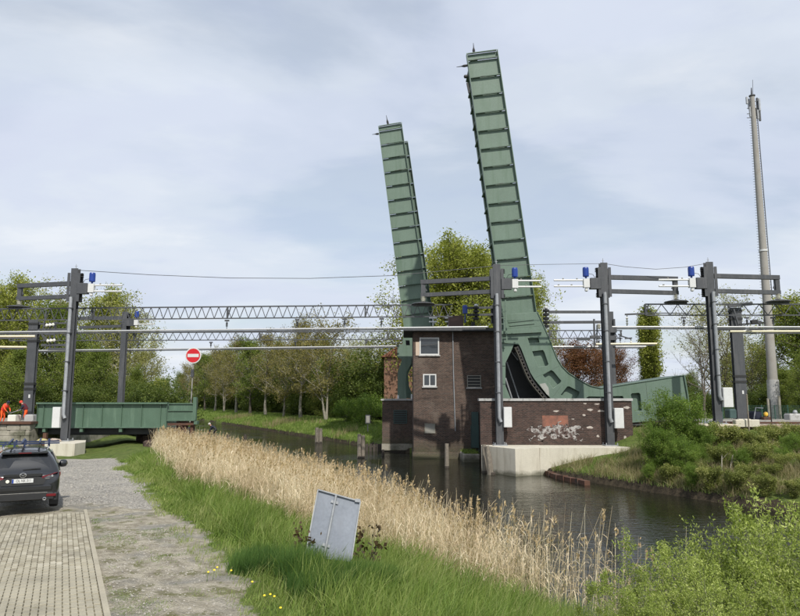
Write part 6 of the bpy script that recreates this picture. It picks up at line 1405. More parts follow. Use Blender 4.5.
for pyy in (101.5, 108.5, 114, 118): a, b_ = at(747, pyy, YQ), at(759, pyy, YQ); m_.bar((a.x, YQ, a.z), (b_.x, YQ, b_.z), .06, .06)
c = at(752, 96, YQ); m_.lathe((c.x, YQ, c.z), [(.27, -.1), (.34, -.05), (.34, .06), (.2, .1)], 14); m_.build('antenna_frame', M['steel'], py)
m_ = MB(); a, b_ = at(751.6, 96, YQ), at(751.4, 88, YQ); m_.tube([a, b_], .10, 8, r1=.05); m_.build('lightning_rod', M['black'], py)
m_ = MB(); a, b_ = at(753, 96, YQ), at(752.6, 80, YQ); m_.tube([a, b_], .025, 5); m_.build('whip_aerial', M['steel'], py)

# ------------------------------------------------------------------ timber piles in the canal
def pile(px, ytop, ybase, w, lab, lean=0.0, twin=False, mt='wood'):
    p = on_z(px, ybase, WZ); zt = at(px, ytop, p.y).z; k = p.y / F
    o = thing('timber_pile', (p.x, p.y, WZ), lab, 'pile', 'timber piles in the canal')
    for j, dx in enumerate((-.28, .28) if twin else (0,)):
        m_ = MB(); r = w*k/2*(.62 if twin else 1); x_ = p.x + dx*w*k*1.0
        m_.tube([(x_, p.y + j*.2, WZ - 1.2), (x_ + lean*k*.5, p.y + j*.2, (WZ + zt)/2), (x_ + lean*k, p.y + j*.2, zt - j*.12)], [r*1.08, r, r*.93], 9); m_.build('pile_trunk', M[mt], o)
    m_ = MB(); m_.lathe((p.x, p.y, WZ - .25), [(w*k*.56, 0), (w*k*.57, .38), (w*k*.50, .42)], 10); m_.build('wet_foot', M['wooddk'], o)
pile(447, 443.5, 468, 4.2, 'single grey pile in front of the brick tower')
pile(484.5, 444.5, 473, 4.5, 'left pile of the leaning pair at the corner of the footing', lean=0)
pile(492, 446, 474.5, 6, 'right leaning pile of the pair at the corner of the footing', lean=-5)
pile(318.5, 427.5, 443, 6.0, 'short twin pile nearest the far bank grass', twin=True)
pile(361, 434, 458, 6.5, 'twin pile left of the brick pier rising above the reeds', twin=True)
pile(383, 449.5, 456, 2.5, 'small dark pile left of the foot of the brick pier', mt='wooddk')
for px, lab in ((202, 'leftmost dark stub pile beside the angler'), (207.5, 'dark stub pile just left of the angler'), (228, 'dark stub pile right of the angler'), (245, 'right-hand dark stub pile beyond the reeds')): pile(px, 434.5, 441, 3.2, lab, mt='wooddk')
o = thing('landing_stage', (at(384, 450, 64).x, 64, WZ), 'dark timber landing stage left of the brick pier', 'jetty')
for k in range(5):
    a = at(366 + k*3.6, 400, 64.5); m_ = MB(); m_.box(a.x, a.x + .26, 64, 64.3, WZ - .5, WZ + .62 + .05*(k % 2)); m_.build('plank', M['wooddk'], o)
m_ = MB(); a, b_ = at(365, 400, 64.4), at(383, 400, 64.4); m_.box(a.x, b_.x, 64.35, 64.45, WZ + .35, WZ + .47); m_.build('rail', M['wood'], o)

# ------------------------------------------------------------------ signs
YS = 54.2
sp = at(193.3, 355.5, YS)
o = thing('no_entry_sign', (sp.x, YS, at(192, 424, YS).z), 'round red no-entry sign with white bar on a thin pole', 'sign')
m_ = MB(); m_.lathe((sp.x, YS, sp.z), [(.63, 0), (.645, -.01), (.645, -.03), (.60, -.034), (.0, -.035)], 40, (0, 1, 0)); m_.T = None; m_.build('white_rim_disc', M['white'], o)
m_ = MB(); m_.lathe((sp.x, YS - .038, sp.z), [(.56, 0), (.56, -.006), (.0, -.006)], 40, (0, 1, 0)); m_.build('red_disc', M['red'], o)
m_ = MB(); m_.box(sp.x - .45, sp.x + .45, YS - .052, YS - .046, sp.z - .13, sp.z + .13); m_.build('white_bar', M['white'], o)
zb = at(192, 424, YS).z
m_ = MB(); m_.tube([(sp.x - .06, YS + .06, zb), (sp.x, YS + .06, sp.z + .4)], .055, 8); m_.build('pole', M['greyp'], o)
a = at(192.3, 373, YS); m_ = MB(); m_.box(a.x - .11, a.x + .11, YS - .06, YS + .1, a.z - .32, a.z + .3); m_.build('junction_box', M['steel'], o)

# tilted sheet-metal sign seen from behind
def pp_(px, py, Y): v = at(px, py, Y); return v
c = [at(318.2, 489.6, 13.1), at(360.3, 501.4, 13.1), at(351.2, 562, 12.85), at(305.2, 556, 12.85)]
o = thing('sheet_metal_sign', (at(330, 550, 12.7).x, 12.7, gz(at(330, 550, 12.7).x, 12.7)), 'tilted grey sheet-metal sign seen from behind, standing in the long grass', 'sign')
def lerpv(a, b_, t_): return a + (b_ - a)*t_
nrm = (c[1] - c[0]).cross(c[3] - c[0]).normalized()
if nrm.y > 0: nrm = -nrm        # towards the camera
m_ = MB(); vs = [p for p in c] + [p - nrm*.02 for p in c]; m_.add(vs, [(0, 1, 2, 3), (7, 6, 5, 4), (0, 4, 5, 1), (1, 5, 6, 2), (2, 6, 7, 3), (3, 7, 4, 0)]); m_.build('panel', M['signback'], o)
m_ = MB()
for i_, j_ in ((0, 1), (1, 2), (3, 0)):
    a, b_ = c[i_], c[j_]; d = (b_ - a).normalized(); m_.bar(a + nrm*.022 - d*.004, b_ + nrm*.022 + d*.004, .022, .046, nrm)
m_.build('folded_edge', M['galv'], o)
m_ = MB(); a = c[1] + nrm*.035; d = (c[0] - c[1]).normalized(); m_.bar(a + d*.0 + Vector((0, 0, .012)), a + d*.10 + Vector((0, 0, -.004)), .06, .03, nrm); m_.build('bent_corner', M['galv'], o)
a, b_ = lerpv(c[0], c[1], .43), lerpv(c[3], c[2], .40); m_ = MB(); m_.tube([a + nrm*.035, b_ + nrm*.035, b_ + (b_ - a)*.10 + nrm*.035], .024, 10); m_.build('mounting_tube', M['galv'], o)
m_ = MB(); 
for f in (.12, .8): cc = lerpv(a, b_, f) + nrm*.02; dd = (c[1] - c[0]).normalized(); m_.bar(cc - dd*.07, cc + dd*.07, .05, .02, nrm)
m_.build('clamp', M['galv'], o)

# small notice on the far bank and posts on the right bank
def post(px, y0_, y1_, Y, r, lab, mt='wood', cat='post', name='fence_post'):
    p = at(px, y1_, Y); o = thing(name, (p.x, Y, p.z), lab, cat); m_ = MB(); m_.tube([(p.x, Y, p.z - .3), (p.x, Y, at(px, y0_, Y).z)], r, 8); m_.build('shaft', M[mt], o)
    m_ = MB(); z_ = at(px, y0_, Y).z; m_.lathe((p.x, Y, z_ + .001), [(r*1.15, 0), (r*1.15, .03), (r*.5, .06)], 8); m_.build('cap', M[mt], o); return o
post(749.2, 395, 432, 47.5, .055, 'thin grey timber post standing on the right bank slope')
post(772, 400, 428, 49.2, .045, 'dark thin fence post left of the pylon foot', 'black'); post(780.6, 396.5, 420, 70, .14, 'grey concrete post right of the pylon foot', 'concold'); post(769.3, 399, 420, 70.5, .12, 'grey post touching the left side of the pylon foot', 'concold')
o = post(367.8, 425, 428.5, 72, .05, 'small framed notice on the far bank left of the brick pier', 'steel', 'sign', 'notice_board')
a, b_ = at(365.4, 423.5, 72), at(370.4, 414.8, 72); m_ = MB(); m_.box(a.x, b_.x, 71.9, 71.97, a.z, b_.z); m_.build('frame', M['steel'], o); m_ = MB(); m_.box(a.x + .08, b_.x - .08, 71.88, 71.899, a.z + .1, b_.z - .1); m_.build('board', M['leafboard'] if 'leafboard' in M else M['greyp'], o)
# mesh fence behind the right-hand track
o = thing('mesh_fence', (at(770, 400, 69).x, 69, 1), 'low dark green mesh fence behind the track at the right', 'fence')
fg = surf('fence_green', (0.02, 0.07, 0.05), .6)
for k in range(9):
    x_ = at(722 + k*13, 400, 69).x; m_ = MB(); m_.box(x_ - .04, x_ + .04, 68.96, 69.04, .9, 2.5); m_.build('fence_post', fg, o)
m_ = MB(); x0_, x1_ = at(722, 400, 69).x, at(826, 400, 69).x
for k in range(9): m_.box(x0_, x1_, 68.985, 69.0, 1.1 + k*.165, 1.118 + k*.165)
nx_ = int((x1_ - x0_)/.12)
for k in range(nx_): m_.box(x0_ + k*.12, x0_ + k*.12 + .012, 68.97, 68.984, 1.05, 2.48)
tag(m_.build('wire_mesh', fg, o), kind='stuff')
# things lying by the right-hand track
def crate(name, px0, px1, py0, py1, Y, mt, lab, cat, lid=True):
    a, b_ = at(px0, py1, Y), at(px1, py0, Y); o = thing(name, ((a.x + b_.x)/2, Y + .4, a.z), lab, cat); m_ = MB(); m_.cbox(a.x, b_.x, Y, Y + .9, a.z, b_.z, .05); m_.build('body', mt, o)
    m_ = MB(); m_.cbox(a.x + .05, b_.x - .05, Y + .05, Y + .85, b_.z + .002, b_.z + .06, .02); m_.build('lid', mt, o); return o
o = crate('equipment_box', 790, 803, 414.3, 420, 56, M['coping'], 'light grey equipment box on the track at the right edge', 'box')
m_ = MB(); p = at(798.7, 413, 55.8); m_.lathe((p.x, 56.3, p.z), [(.16, -.05), (.18, .08), (.12, .22), (.03, .24)], 10); m_.build('knob', M['galv'], o)
crate('green_bin', 730, 736.5, 409.5, 418, 56, M['teal'], 'small dark green bin between the two right-hand masts', 'bin')
o = crate('generator', 753.5, 762, 412, 419.5, 55, M['navy'], 'dark blue generator left of the pylon foot', 'generator')
m_ = MB(); p = at(755, 415, 54.8); m_.tube([(p.x - .1, 54.8, p.z - .3), (p.x + .1, 54.8, p.z + .6), (p.x + .7, 54.8, p.z + .55)], .04, 6); m_.build('handle', M['galv'], o)
p = at(766.2, 419.5, 54.5); o = thing('warning_lamp', (p.x, 54.5, p.z), 'yellow warning lamp on a rusty box at the pylon foot', 'lamp')
m_ = MB(); m_.cbox(p.x - .28, p.x + .28, 54.3, 54.8, p.z - .02, p.z + .22, .03); m_.build('battery_box', M['rust'], o)
m_ = MB(); m_.lathe((p.x, 54.5, p.z + .22), [(.06, 0), (.08, .06), (.15, .10), (.17, .24), (.12, .36), (.03, .4)], 12); m_.build('lens', surf('amber_lens', (0.85, 0.50, 0.06), .3, var=.05), o)
# dead twigs on the right bank
for i_, (x0_, y0_, x1_, y1_, lab) in enumerate(((706, 470, 740, 482, 'long bare dead branch lying over the right bank scrub'), (738, 462, 756, 486, 'thin dead branch crossing the long one'), (722, 448, 722, 476, 'upright dead stalk left on the right bank'), (733, 455, 729, 478, 'upright dead stalk beside the long dead branch'))):
    Yb_ = 35.5; a, b_ = at(x0_, y0_, Yb_ + .8), at(x1_, y1_, Yb_ - .4); m_ = MB(); mid = a.lerp(b_, .5) + Vector((0, 0, .12)); m_.tube([a, mid, b_], [.03, .025, .012], 5); m_.tube([mid, mid + Vector((.3, -.1, .35))], [.014, .005], 4); m_.tube([a.lerp(b_, .7), a.lerp(b_, .7) + Vector((-.2, -.1, .3))], [.012, .004], 4)
    tag(m_.build('dead_branch', M['barkpale']), lab, 'branch', 'dead branches on the right bank')

# ------------------------------------------------------------------ people
def person(root_loc, rz, J, label, top, legs, hair=M['hair'], vest=None, cap=None, scale=1.0):
    """J: joints in local metres. One skinned body, hair / vest as children."""
    o = thing('person', root_loc, label, 'person', rz=rz); o.scale = (scale,)*3
    names = ['pelvis', 'waist', 'chest', 'neck', 'head', 'crown', 'shL', 'elL', 'wrL', 'shR', 'elR', 'wrR', 'hipL', 'knL', 'anL', 'toeL', 'hipR', 'knR', 'anR', 'toeR']
    rad = dict(pelvis=.15, waist=.135, chest=.155, neck=.06, head=.095, crown=.075, shL=.07, elL=.05, wrL=.032, shR=.07, elR=.05, wrR=.032, hipL=.10, knL=.065, anL=.045, toeL=.035, hipR=.10, knR=.065, anR=.045, toeR=.035)
    vs = [Vector(J[k]) for k in names]; idx = {k: i for i, k in enumerate(names)}; R = [rad[k] for k in names]
    E = [('pelvis', 'waist'), ('waist', 'chest'), ('chest', 'neck'), ('neck', 'head'), ('head', 'crown'), ('chest', 'shL'), ('shL', 'elL'), ('elL', 'wrL'), ('chest', 'shR'), ('shR', 'elR'), ('elR', 'wrR'), ('pelvis', 'hipL'), ('hipL', 'knL'), ('knL', 'anL'), ('anL', 'toeL'), ('pelvis', 'hipR'), ('hipR', 'knR'), ('knR', 'anR'), ('anR', 'toeR')]
    E = [(idx[a], idx[b_]) for a, b_ in E]
    for s_ in 'LR':
        w = vs[idx['wr' + s_]]; d = (w - vs[idx['el' + s_]]).normalized(); side = d.cross(Vector((0, 0, 1))); side = side.normalized() if side.length > .1 else Vector((1, 0, 0))
        palm = w + d*.06; vs.append(palm); R.append(.030); pi_ = len(vs) - 1; E.append((idx['wr' + s_], pi_))
        for k in range(4):
            b0 = palm + d*.035 + side*((k - 1.5)*.02); tip = b0 + d*(.065 - .008*abs(k - 1.2)) + Vector((0, 0, -.015)); vs.append(b0); R.append(.010); E.append((pi_, len(vs) - 1)); vs.append(tip); R.append(.0075); E.append((len(vs) - 2, len(vs) - 1))
        th = palm + side*.045 + d*.01; vs.append(th); R.append(.011); E.append((pi_, len(vs) - 1)); vs.append(th + d*.04 + side*.01); R.append(.008); E.append((len(vs) - 2, len(vs) - 1))
    me = bpy.data.meshes.new('body'); me.from_pydata([tuple(v) for v in vs], E, [])
    ob = bpy.data.objects.new('tmp', me); COL.objects.link(ob)
    md = ob.modifiers.new('s', 'SKIN'); md.use_smooth_shade = True
    if not me.skin_vertices: pass
    for i_, sv in enumerate(me.skin_vertices[0].data): sv.radius = (R[i_], R[i_]); sv.use_root = (i_ == 0)
    ob.modifiers.new('u', 'SUBSURF').levels = 1
    dg = bpy.context.evaluated_depsgraph_get(); dg.update(); bm_ = bpy.data.meshes.new_from_object(ob.evaluated_get(dg)); bpy.data.objects.remove(ob)
    bm_.name = 'body'; bm_.materials.clear()
    for m2 in (top, legs, M['skin'], M['black']): bm_.materials.append(m2)
    Jv = {k: Vector(J[k]) for k in names}
    def seg(p, a, b_): ab = Jv[b_] - Jv[a]; t_ = max(0, min(1, (p - Jv[a]).dot(ab)/max(1e-6, ab.length_squared))); return (p - (Jv[a] + ab*t_)).length
    segs = [(('pelvis', 'waist'), 1), (('waist', 'chest'), 0), (('chest', 'neck'), 0), (('head', 'crown'), 2), (('neck', 'head'), 2), (('shL', 'elL'), 0), (('elL', 'wrL'), 0), (('shR', 'elR'), 0), (('elR', 'wrR'), 0), (('hipL', 'knL'), 1), (('knL', 'anL'), 1), (('anL', 'toeL'), 3), (('hipR', 'knR'), 1), (('knR', 'anR'), 1), (('anR', 'toeR'), 3)]
    for p in bm_.polygons:
        c = p.center; best = min(segs, key=lambda q_: seg(c, *q_[0])); mi = best[1]
        for s_ in 'LR':
            w = Jv['wr' + s_]; 
            if (c - w).length < .2 and (c - w).dot(w - Jv['el' + s_]) > -.005: mi = 2
        p.material_index = mi; p.use_smooth = True
    link('body', bm_, o, local=True)
    h = Jv['head']; f = (Jv['crown'] - Jv['neck']).normalized()
    m_ = MB(); m_.lathe(h + f*.035, [(.112, -.02), (.122, .03), (.112, .09), (.075, .13), (.02, .145)], 14, f)
    if cap: m_.build('helmet', cap, o, local=True, smooth=True)
    else: m_.build('hair', hair, o, local=True, smooth=True)
    fw = Vector((math.sin(0), 0, 0))
    face = (J.get('face') and Vector(J['face'])) or Vector((0, -1, 0)); face = (face - f*face.dot(f)).normalized(); sd2 = f.cross(face)
    m_ = MB(); base_ = h + face*.088
    m_.bar(base_ + f*.02, base_ + f*-.02 + face*.026, .022, .022)                      # nose
    for s_ in (-1, 1): m_.lathe(h + sd2*(.095*s_), [(.03, -.01), (.034, 0), (.02, .012)], 8, sd2*s_)      # ears
    m_.build('nose_and_ears', M['skin'], o, local=True)
    m_ = MB()
    for s_ in (-1, 1): m_.lathe(base_ + f*.025 + sd2*(.035*s_) - face*.008, [(.012, 0), (.012, .008), (.004, .012)], 8, face)
    m_.bar(base_ - f*.045 - sd2*.025, base_ - f*.045 + sd2*.025, .008, .008); m_.build('eyes_and_mouth', M['hair'], o, local=True)
    if vest:
        c1, c2 = Jv['waist'], Jv['chest']; ax_ = (c2 - c1); m_ = MB(); L_ = ax_.length; m_.lathe(c1, [(.172, -.10), (.178, 0), (.188, L_*.5), (.195, L_), (.16, L_ + .10), (.10, L_ + .15)], 16, ax_); m_.build('vest', vest, o, local=True, smooth=True)
    return o
zr = 1.30
# worker at the left edge, bending forward towards the right
p = at(5.2, 420, 52.4)
Jb = dict(pelvis=(0, 0, .92), waist=(.10, 0, 1.08), chest=(.28, 0, 1.30), neck=(.42, 0, 1.42), head=(.52, -.02, 1.50), crown=(.57, -.02, 1.62), shL=(.30, .20, 1.30), elL=(.46, .24, 1.04), wrL=(.60, .16, .86), shR=(.30, -.20, 1.30), elR=(.48, -.24, 1.05), wrR=(.62, -.14, .86),
          hipL=(0, .10, .88), knL=(.08, .14, .48), anL=(-.04, .15, .09), toeL=(.14, .17, .04), hipR=(0, -.10, .88), knR=(.10, -.14, .48), anR=(.02, -.16, .09), toeR=(.20, -.18, .04), face=(1, -.3, -.4))
person((p.x - .25, 52.4, zr + .02), R_(-20), Jb, 'worker in orange overalls and red vest with dark cap, bent forward at the left edge', M['hivis'], M['hivis'], vest=M['hired'], cap=M['navy'])
# worker facing left, leaning over
p = at(23, 421, 52.2)
Jc = dict(pelvis=(0, 0, .90), waist=(-.06, 0, 1.08), chest=(-.20, 0, 1.30), neck=(-.30, 0, 1.43), head=(-.38, -.01, 1.52), crown=(-.41, -.01, 1.64), shL=(-.20, -.20, 1.30), elL=(-.34, -.24, 1.06), wrL=(-.54, -.16, .98), shR=(-.20, .20, 1.30), elR=(-.36, .23, 1.06), wrR=(-.56, .14, .96),
          hipL=(0, -.10, .86), knL=(-.08, -.15, .46), anL=(.04, -.17, .09), toeL=(-.13, -.18, .04), hipR=(0, .10, .86), knR=(-.02, .14, .46), anR=(.10, .16, .09), toeR=(-.06, .18, .04), face=(-1, -.2, -.5))
person((p.x + .20, 52.2, zr + .02), R_(15), Jc, 'worker in orange trousers and dark jacket with red helmet, leaning left beside the wide mast', M['navy'], M['hivis'], vest=surf('maroon_vest', (0.09, .012, .02), .9), cap=M['hired'])
o = thing('hand_tool', (p.x - .5, 52.2, zr + .6), 'long pale hand tool held by the leaning worker', 'tool'); m_ = MB(); m_.tube([(p.x - .15, 52.1, zr + 1.02), (p.x - 1.05, 52.1, zr + .72)], .025, 6); m_.build('shaft', M['galv'], o); m_ = MB(); m_.bar((p.x - 1.1, 52.1, zr + .55), (p.x - 1.0, 52.1, zr + .85), .07, .10); m_.build('head', M['steel'], o)
# angler in dark clothes bending down behind the reeds
ya = 60.0; p = at(213.5, 437.5, ya)
o = thing('bank_platform', (p.x, ya, -1.2), 'small timber platform under the person in black beyond the reeds', 'platform')
for k in range(7): m_ = MB(); m_.box(p.x - 1.3 + k*.38, p.x - 1.3 + k*.38 + .35, ya - .7, ya + .7, p.z - .10, p.z - .02); m_.build('plank', M['wooddk'], o)
for k in (-1, 1): m_ = MB(); m_.tube([(p.x + k*1.1, ya, p.z - .11), (p.x + k*1.1, ya, -3)], .09, 8); m_.build('leg', M['wooddk'], o)
Jd = dict(pelvis=(.24, 0, .72), waist=(.12, 0, .88), chest=(-.10, 0, .98), neck=(-.24, 0, 1.05), head=(-.32, -.01, 1.14), crown=(-.35, -.01, 1.26), shL=(-.10, -.19, .97), elL=(-.22, -.22, .72), wrL=(-.30, -.16, .50), shR=(-.10, .19, .97), elR=(-.20, .22, .72), wrR=(-.30, .14, .50),
          hipL=(.24, -.10, .70), knL=(.02, -.16, .46), anL=(.22, -.17, .09), toeL=(.04, -.18, .04), hipR=(.24, .10, .70), knR=(.04, .16, .46), anR=(.30, .17, .09), toeR=(.12, .18, .04), face=(-1, -.3, -.6))
person((p.x - .05, ya, p.z - .02), 0, Jd, 'person in black clothes with grey hair crouching beyond the reeds', M['navy'], M['black'], hair=M['greyhair'])

# ------------------------------------------------------------------ parked car
paint = bpy.data.materials.new('dark_grey_car_paint'); paint.use_nodes = True; b = paint.node_tree.nodes['Principled BSDF']
b.inputs['Base Color'].default_value = (0.020, 0.022, 0.025, 1); b.inputs['Roughness'].default_value = .30; b.inputs['Metallic'].default_value = .35; b.inputs['Coat Weight'].default_value = .8; b.inputs['Coat Roughness'].default_value = .06
def simple(name, col, rough, metal=0.0, spec=.5): return surf(name, col, rough, metal, var=.06, spec=spec)
cglass = simple('tinted_glass', (0.010, 0.012, 0.014), .05, spec=.8); plastic = simple('black_plastic', (0.016, 0.017, 0.018), .55); lampred = simple('tail_lamp_red', (0.13, .008, .012), .12); chrome = simple('chrome', (.70, .71, .72), .12, .9); tyre = simple('tyre_rubber', (.018, .018, .018), .85)
cpos = sl(11.95, 2.55); cpos = on_z(28.5, 514, 0.1)
cpos.x -= 0.36
car = thing('parked_car', (cpos.x, cpos.y + .25, 0.09), 'dark grey estate-style off-roader parked on the pavers with blue ladder rack', 'car', rz=math.atan2(CD.y, CD.x) - PI/2 + R_(0.5))
# sections: (t, zlow, half-width, z shoulder, half-width at shoulder, z roof, half-width roof)
SECS = [(0.00, .50, .70, .66, .72, .72, .68), (0.03, .36, .84, .74, .85, .98, .78), (0.10, .30, .905, .86, .905, 1.02, .83), (.22, .27, .92, .94, .915, 1.10, .80), (.42, .26, .925, 1.00, .92, 1.42, .68), (.60, .26, .925, 1.00, .92, 1.60, .62), (.95, .26, .925, .98, .92, 1.655, .60), (1.8, .26, .925, .95, .92, 1.675, .60),
        (2.7, .26, .925, .93, .915, 1.63, .57), (3.25, .26, .92, .93, .90, 1.30, .62), (3.55, .26, .92, .92, .88, 1.06, .70), (4.1, .27, .91, .86, .86, .96, .62), (4.42, .32, .86, .72, .80, .84, .5), (4.55, .42, .70, .62, .66, .70, .4)]
def sect(t_, zl, w, zs, ws, zr_, wr):
    half = [(0, zl), (w*.80, zl), (w*.96, zl + .09), (w, (zl + zs)/2), (ws, zs), ((ws + wr)/2 + .035, (zs + zr_)/2 + .02), (wr + .02, zr_ - .07), (wr*.90, zr_ - .015), (wr*.45, zr_ + .012), (0, zr_ + .018)]
    return [(x_, t_, z_) for x_, z_ in half] + [(-x_, t_, z_) for x_, z_ in half[-2:0:-1]]
m_ = MB(); rings = [sect(*s_) for s_ in SECS]; nR = len(rings[0]); vs = [p for r in rings for p in r]; fs = [tuple(range(nR - 1, -1, -1)), tuple((len(rings)-1)*nR + k for k in range(nR))]
for i_ in range(len(rings) - 1):
    for k in range(nR): fs.append((i_*nR + k, i_*nR + (k+1) % nR, (i_+1)*nR + (k+1) % nR, (i_+1)*nR + k))
m_.add(vs, fs); body = m_.mesh('body', paint, fix=True)
body.polygons.foreach_set('use_smooth', [True]*len(body.polygons)); bo = link('body', body, car, local=True)
sb = bo.modifiers.new('smooth', 'SUBSURF'); sb.levels = 2; sb.render_levels = 2
def cpart(name, mt, fn, parent=None, smooth=False): m__ = MB(); fn(m__); return m__.build(name, mt, parent or car, local=True, smooth=smooth)
def quadslab(m__, pts, th=.012):
    P_ = [Vector(p_) for p_ in pts]; n_ = (P_[1] - P_[0]).cross(P_[-1] - P_[0]).normalized(); n_ = -n_ if n_.y > 0 else n_
    k_ = len(P_); m__.add([p_ + n_*th for p_ in P_] + [p_ - n_*th for p_ in P_], [tuple(range(k_)), tuple(range(2*k_-1, k_-1, -1))] + [(i__, i__+k_, (i__+1) % k_ + k_, (i__+1) % k_) for i__ in range(k_)])
cpart('rear_window', cglass, lambda m__: quadslab(m__, [(-.66, .26, 1.10), (-.30, .225, 1.075), (.30, .225, 1.075), (.66, .26, 1.10), (.60, .485, 1.47), (.30, .50, 1.51), (-.30, .50, 1.51), (-.60, .485, 1.47)], .03))
cpart('roof_spoiler', paint, lambda m__: m__.cbox(-.58, .58, .36, .72, 1.555, 1.605, .02))
cpart('brake_light', lampred, lambda m__: m__.box(-.16, .16, .352, .359, 1.565, 1.59))
cpart('rear_wiper', plastic, lambda m__: m__.bar((-.02, .20, 1.13), (.42, .205, 1.16), .02, .02))
cpart('tailgate_recess', plastic, lambda m__: quadslab(m__, [(-.50, -.012, .74), (.50, -.012, .74), (.58, .0, .86), (.36, .005, .965), (-.36, .005, .965), (-.58, .0, .86)], .012))
cpart('lower_bumper', plastic, lambda m__: (m__.cbox(-.80, .80, -.045, .16, .34, .52, .03), m__.cbox(-.89, -.70, -.0, .25, .30, .50, .03), m__.cbox(.70, .89, -.0, .25, .30, .50, .03)))
cpart('bumper_strip', chrome, lambda m__: m__.box(-.62, .62, -.052, -.044, .515, .528))
cpart('tailgate_crease', paint, lambda m__: m__.cbox(-.74, .74, -.035, .06, .60, .72, .03))
for s_ in (-1, 1):
    lp = cpart('tail_light', lampred, lambda m__: m__.add([(s_*.46, .016, .955), (s_*.46, .010, .905), (s_*.70, .022, .875), (s_*.90, .13, .88), (s_*.935, .34, .95), (s_*.925, .34, 1.03), (s_*.84, .10, 1.03), (s_*.46, .07, .955), (s_*.46, .07, .905), (s_*.70, .08, .875), (s_*.86, .19, .88), (s_*.86, .36, .95), (s_*.86, .36, 1.03), (s_*.78, .17, 1.03)],
               [tuple(range(7)), tuple(range(13, 6, -1))] + [(i__, (i__+1) % 7, (i__+1) % 7 + 7, i__ + 7) for i__ in range(7)]))
    cpart('lamp_ring', chrome, lambda m__: m__.lathe((s_*.72, .030, .950), [(.022, 0), (.028, -.010), (.018, -.014), (.012, -.010)], 12, (0, 1, 0)), lp)
    cpart('rear_reflector', lampred, lambda m__: m__.cbox(min(s_*.60, s_*.84), max(s_*.60, s_*.84), -.062, -.02, .41, .475, .01))
    w_ = cpart('wing_mirror', paint, lambda m__: m__.lathe((s_*1.02, 2.75, 1.06), [(.03, -.12), (.11, -.08), (.12, .0), (.10, .08), (.03, .12)], 10, (s_, .1, 0)), smooth=True)
    cpart('mirror_arm', plastic, lambda m__: m__.bar((s_*.90, 2.8, .99), (s_*.99, 2.77, 1.03), .06, .05), w_)
    for ty_ in (.88, 3.58):
        wh = thing('wheel', (0, 0, 0), None, None) if False else None
        wo = cpart('wheel', tyre, lambda m__: m__.lathe((s_*.80, ty_, .345), [(.20, -.115), (.30, -.118), (.338, -.09), (.347, 0), (.338, .09), (.30, .118), (.20, .115)], 28, (1, 0, 0)), smooth=True)
        cpart('rim', chrome, lambda m__: [m__.bar((s_*.915, ty_, .345), (s_*.915, ty_ + .2*math.cos(a__*2*PI/5), .345 + .2*math.sin(a__*2*PI/5)), .05, .02, (1, 0, 0)) for a__ in range(5)], wo)
    cpart('side_window', cglass, lambda m__: m__.add([(s_*.925, .75, 1.02), (s_*.925, 3.1, 1.0), (s_*.68, 2.6, 1.52), (s_*.70, .95, 1.55), (s_*.90, .75, 1.02), (s_*.90, 3.1, 1.0), (s_*.64, 2.6, 1.52), (s_*.66, .95, 1.55)], [(0, 1, 2, 3), (7, 6, 5, 4), (0, 4, 5, 1), (1, 5, 6, 2), (2, 6, 7, 3), (3, 7, 4, 0)]))
    cpart('roof_rail', chrome, lambda m__: m__.tube([(s_*.56, .72, 1.66), (s_*.57, .85, 1.72), (s_*.57, 2.3, 1.72), (s_*.56, 2.5, 1.66)], .018, 6))
    cpart('exhaust_tip', chrome, lambda m__: m__.lathe((s_*.56, -.01, .345), [(.045, 0), (.045, -.05), (.035, -.052), (.034, -.01)], 14, (0, 1, 0)))
    cpart('mud_flap', plastic, lambda m__: m__.box(min(s_*.70, s_*.90), max(s_*.70, s_*.90), .47, .49, .12, .40))
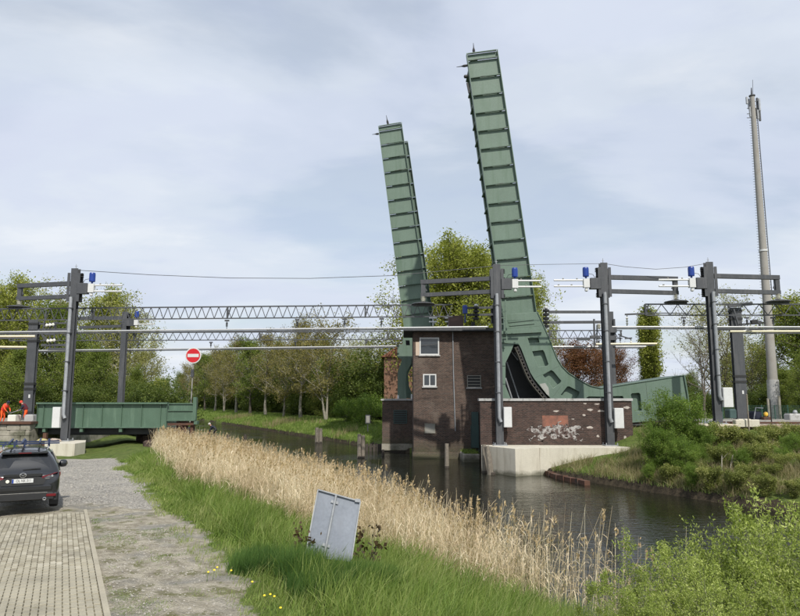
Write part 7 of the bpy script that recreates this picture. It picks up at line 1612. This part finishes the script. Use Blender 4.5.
# badge: an oval ring holding a winged shape
def badge(m__):
    pts = [(.075*math.cos(a__), -.042, 1.005 + .060*math.sin(a__)) for a__ in [k*2*PI/24 for k in range(25)]]; m__.tube(pts, .009, 6, cap=False)
    m__.tube([(-.068, -.045, 1.022), (-.03, -.045, 1.018), (0, -.045, .992), (.03, -.045, 1.018), (.068, -.045, 1.022)], .008, 6)
cpart('tailgate_badge', chrome, badge)
cpart('tailgate_centre', paint, lambda m__: m__.cbox(-.47, .47, -.028, .10, .965, 1.055, .02))
for s_, w_ in ((-1, .14), (1, .11)): cpart('model_lettering', chrome, lambda m__: m__.box(s_*.60 - w_/2, s_*.60 + w_/2, -.005, .012, .885, .898))
pl_ = cpart('number_plate', M['white'], lambda m__: m__.cbox(-.26, .26, -.042, -.024, .80, .91, .006))
cpart('plate_blue_band', M['blue'], lambda m__: m__.box(-.257, -.215, -.0445, -.0425, .803, .907), pl_)
cu = bpy.data.curves.new('txt', 'FONT'); cu.body = 'OL NK 311'; cu.size = .105; cu.extrude = .001; cu.align_x = 'CENTER'; cu.align_y = 'CENTER'
tob = bpy.data.objects.new('tmp', cu); COL.objects.link(tob); dg = bpy.context.evaluated_depsgraph_get(); dg.update(); tme = bpy.data.meshes.new_from_object(tob.evaluated_get(dg)); bpy.data.objects.remove(tob)
tme.transform(Matrix.Translation((.025, -.0445, .855)) @ Matrix.Rotation(PI/2, 4, 'X') @ Matrix.Diagonal((.72, 1, 1, 1))); tme.materials.clear(); tme.materials.append(M['black']); tme.name = 'plate_characters'; tt = link('plate_characters', tme, pl_, local=True)
cpart('round_sticker', M['cream'], lambda m__: m__.lathe((-.36, -.036, .855), [(.045, 0), (.045, -.006), (.01, -.007)], 16, (0, 1, 0)))
# ladder rack on the roof
rack = thing('roof_rack', (cpos.x, cpos.y, 1.7), 'dark blue ladder rack on the roof of the parked car', 'rack', rz=car.rotation_euler.z)
rack.location = car.matrix_world @ Vector((0, 0, 0)) if False else (cpos.x, cpos.y + .25, 0.09)
bl = surf('blue_rack_paint', (0.020, 0.034, 0.085), .45, var=.1)
for y_, z_ in ((1.0, 1.80), (2.0, 1.80)): m_ = MB(); m_.bar((-.86, y_, z_), (.86, y_, z_), .05, .04); m_.build('cross_bar', bl, rack, local=True)
for y_ in (1.0, 2.0):
    for x_ in (-.58, -.30, -.05, .58): m_ = MB(); m_.bar((x_, y_, 1.70), (x_, y_, 1.86 if abs(x_) < .5 else 1.80), .05, .06); m_.build('upright', bl, rack, local=True)
for x_ in (-.42, -.10, .34): m_ = MB(); m_.bar((x_, .7, 1.845), (x_, 2.7, 1.845), .05, .045); m_.build('ladder_rail', bl, rack, local=True)
m_ = MB(); m_.bar((.58, 1.0, 1.70), (.58, 1.0, 1.93), .06, .06); m_.build('end_stop', bl, rack, local=True)
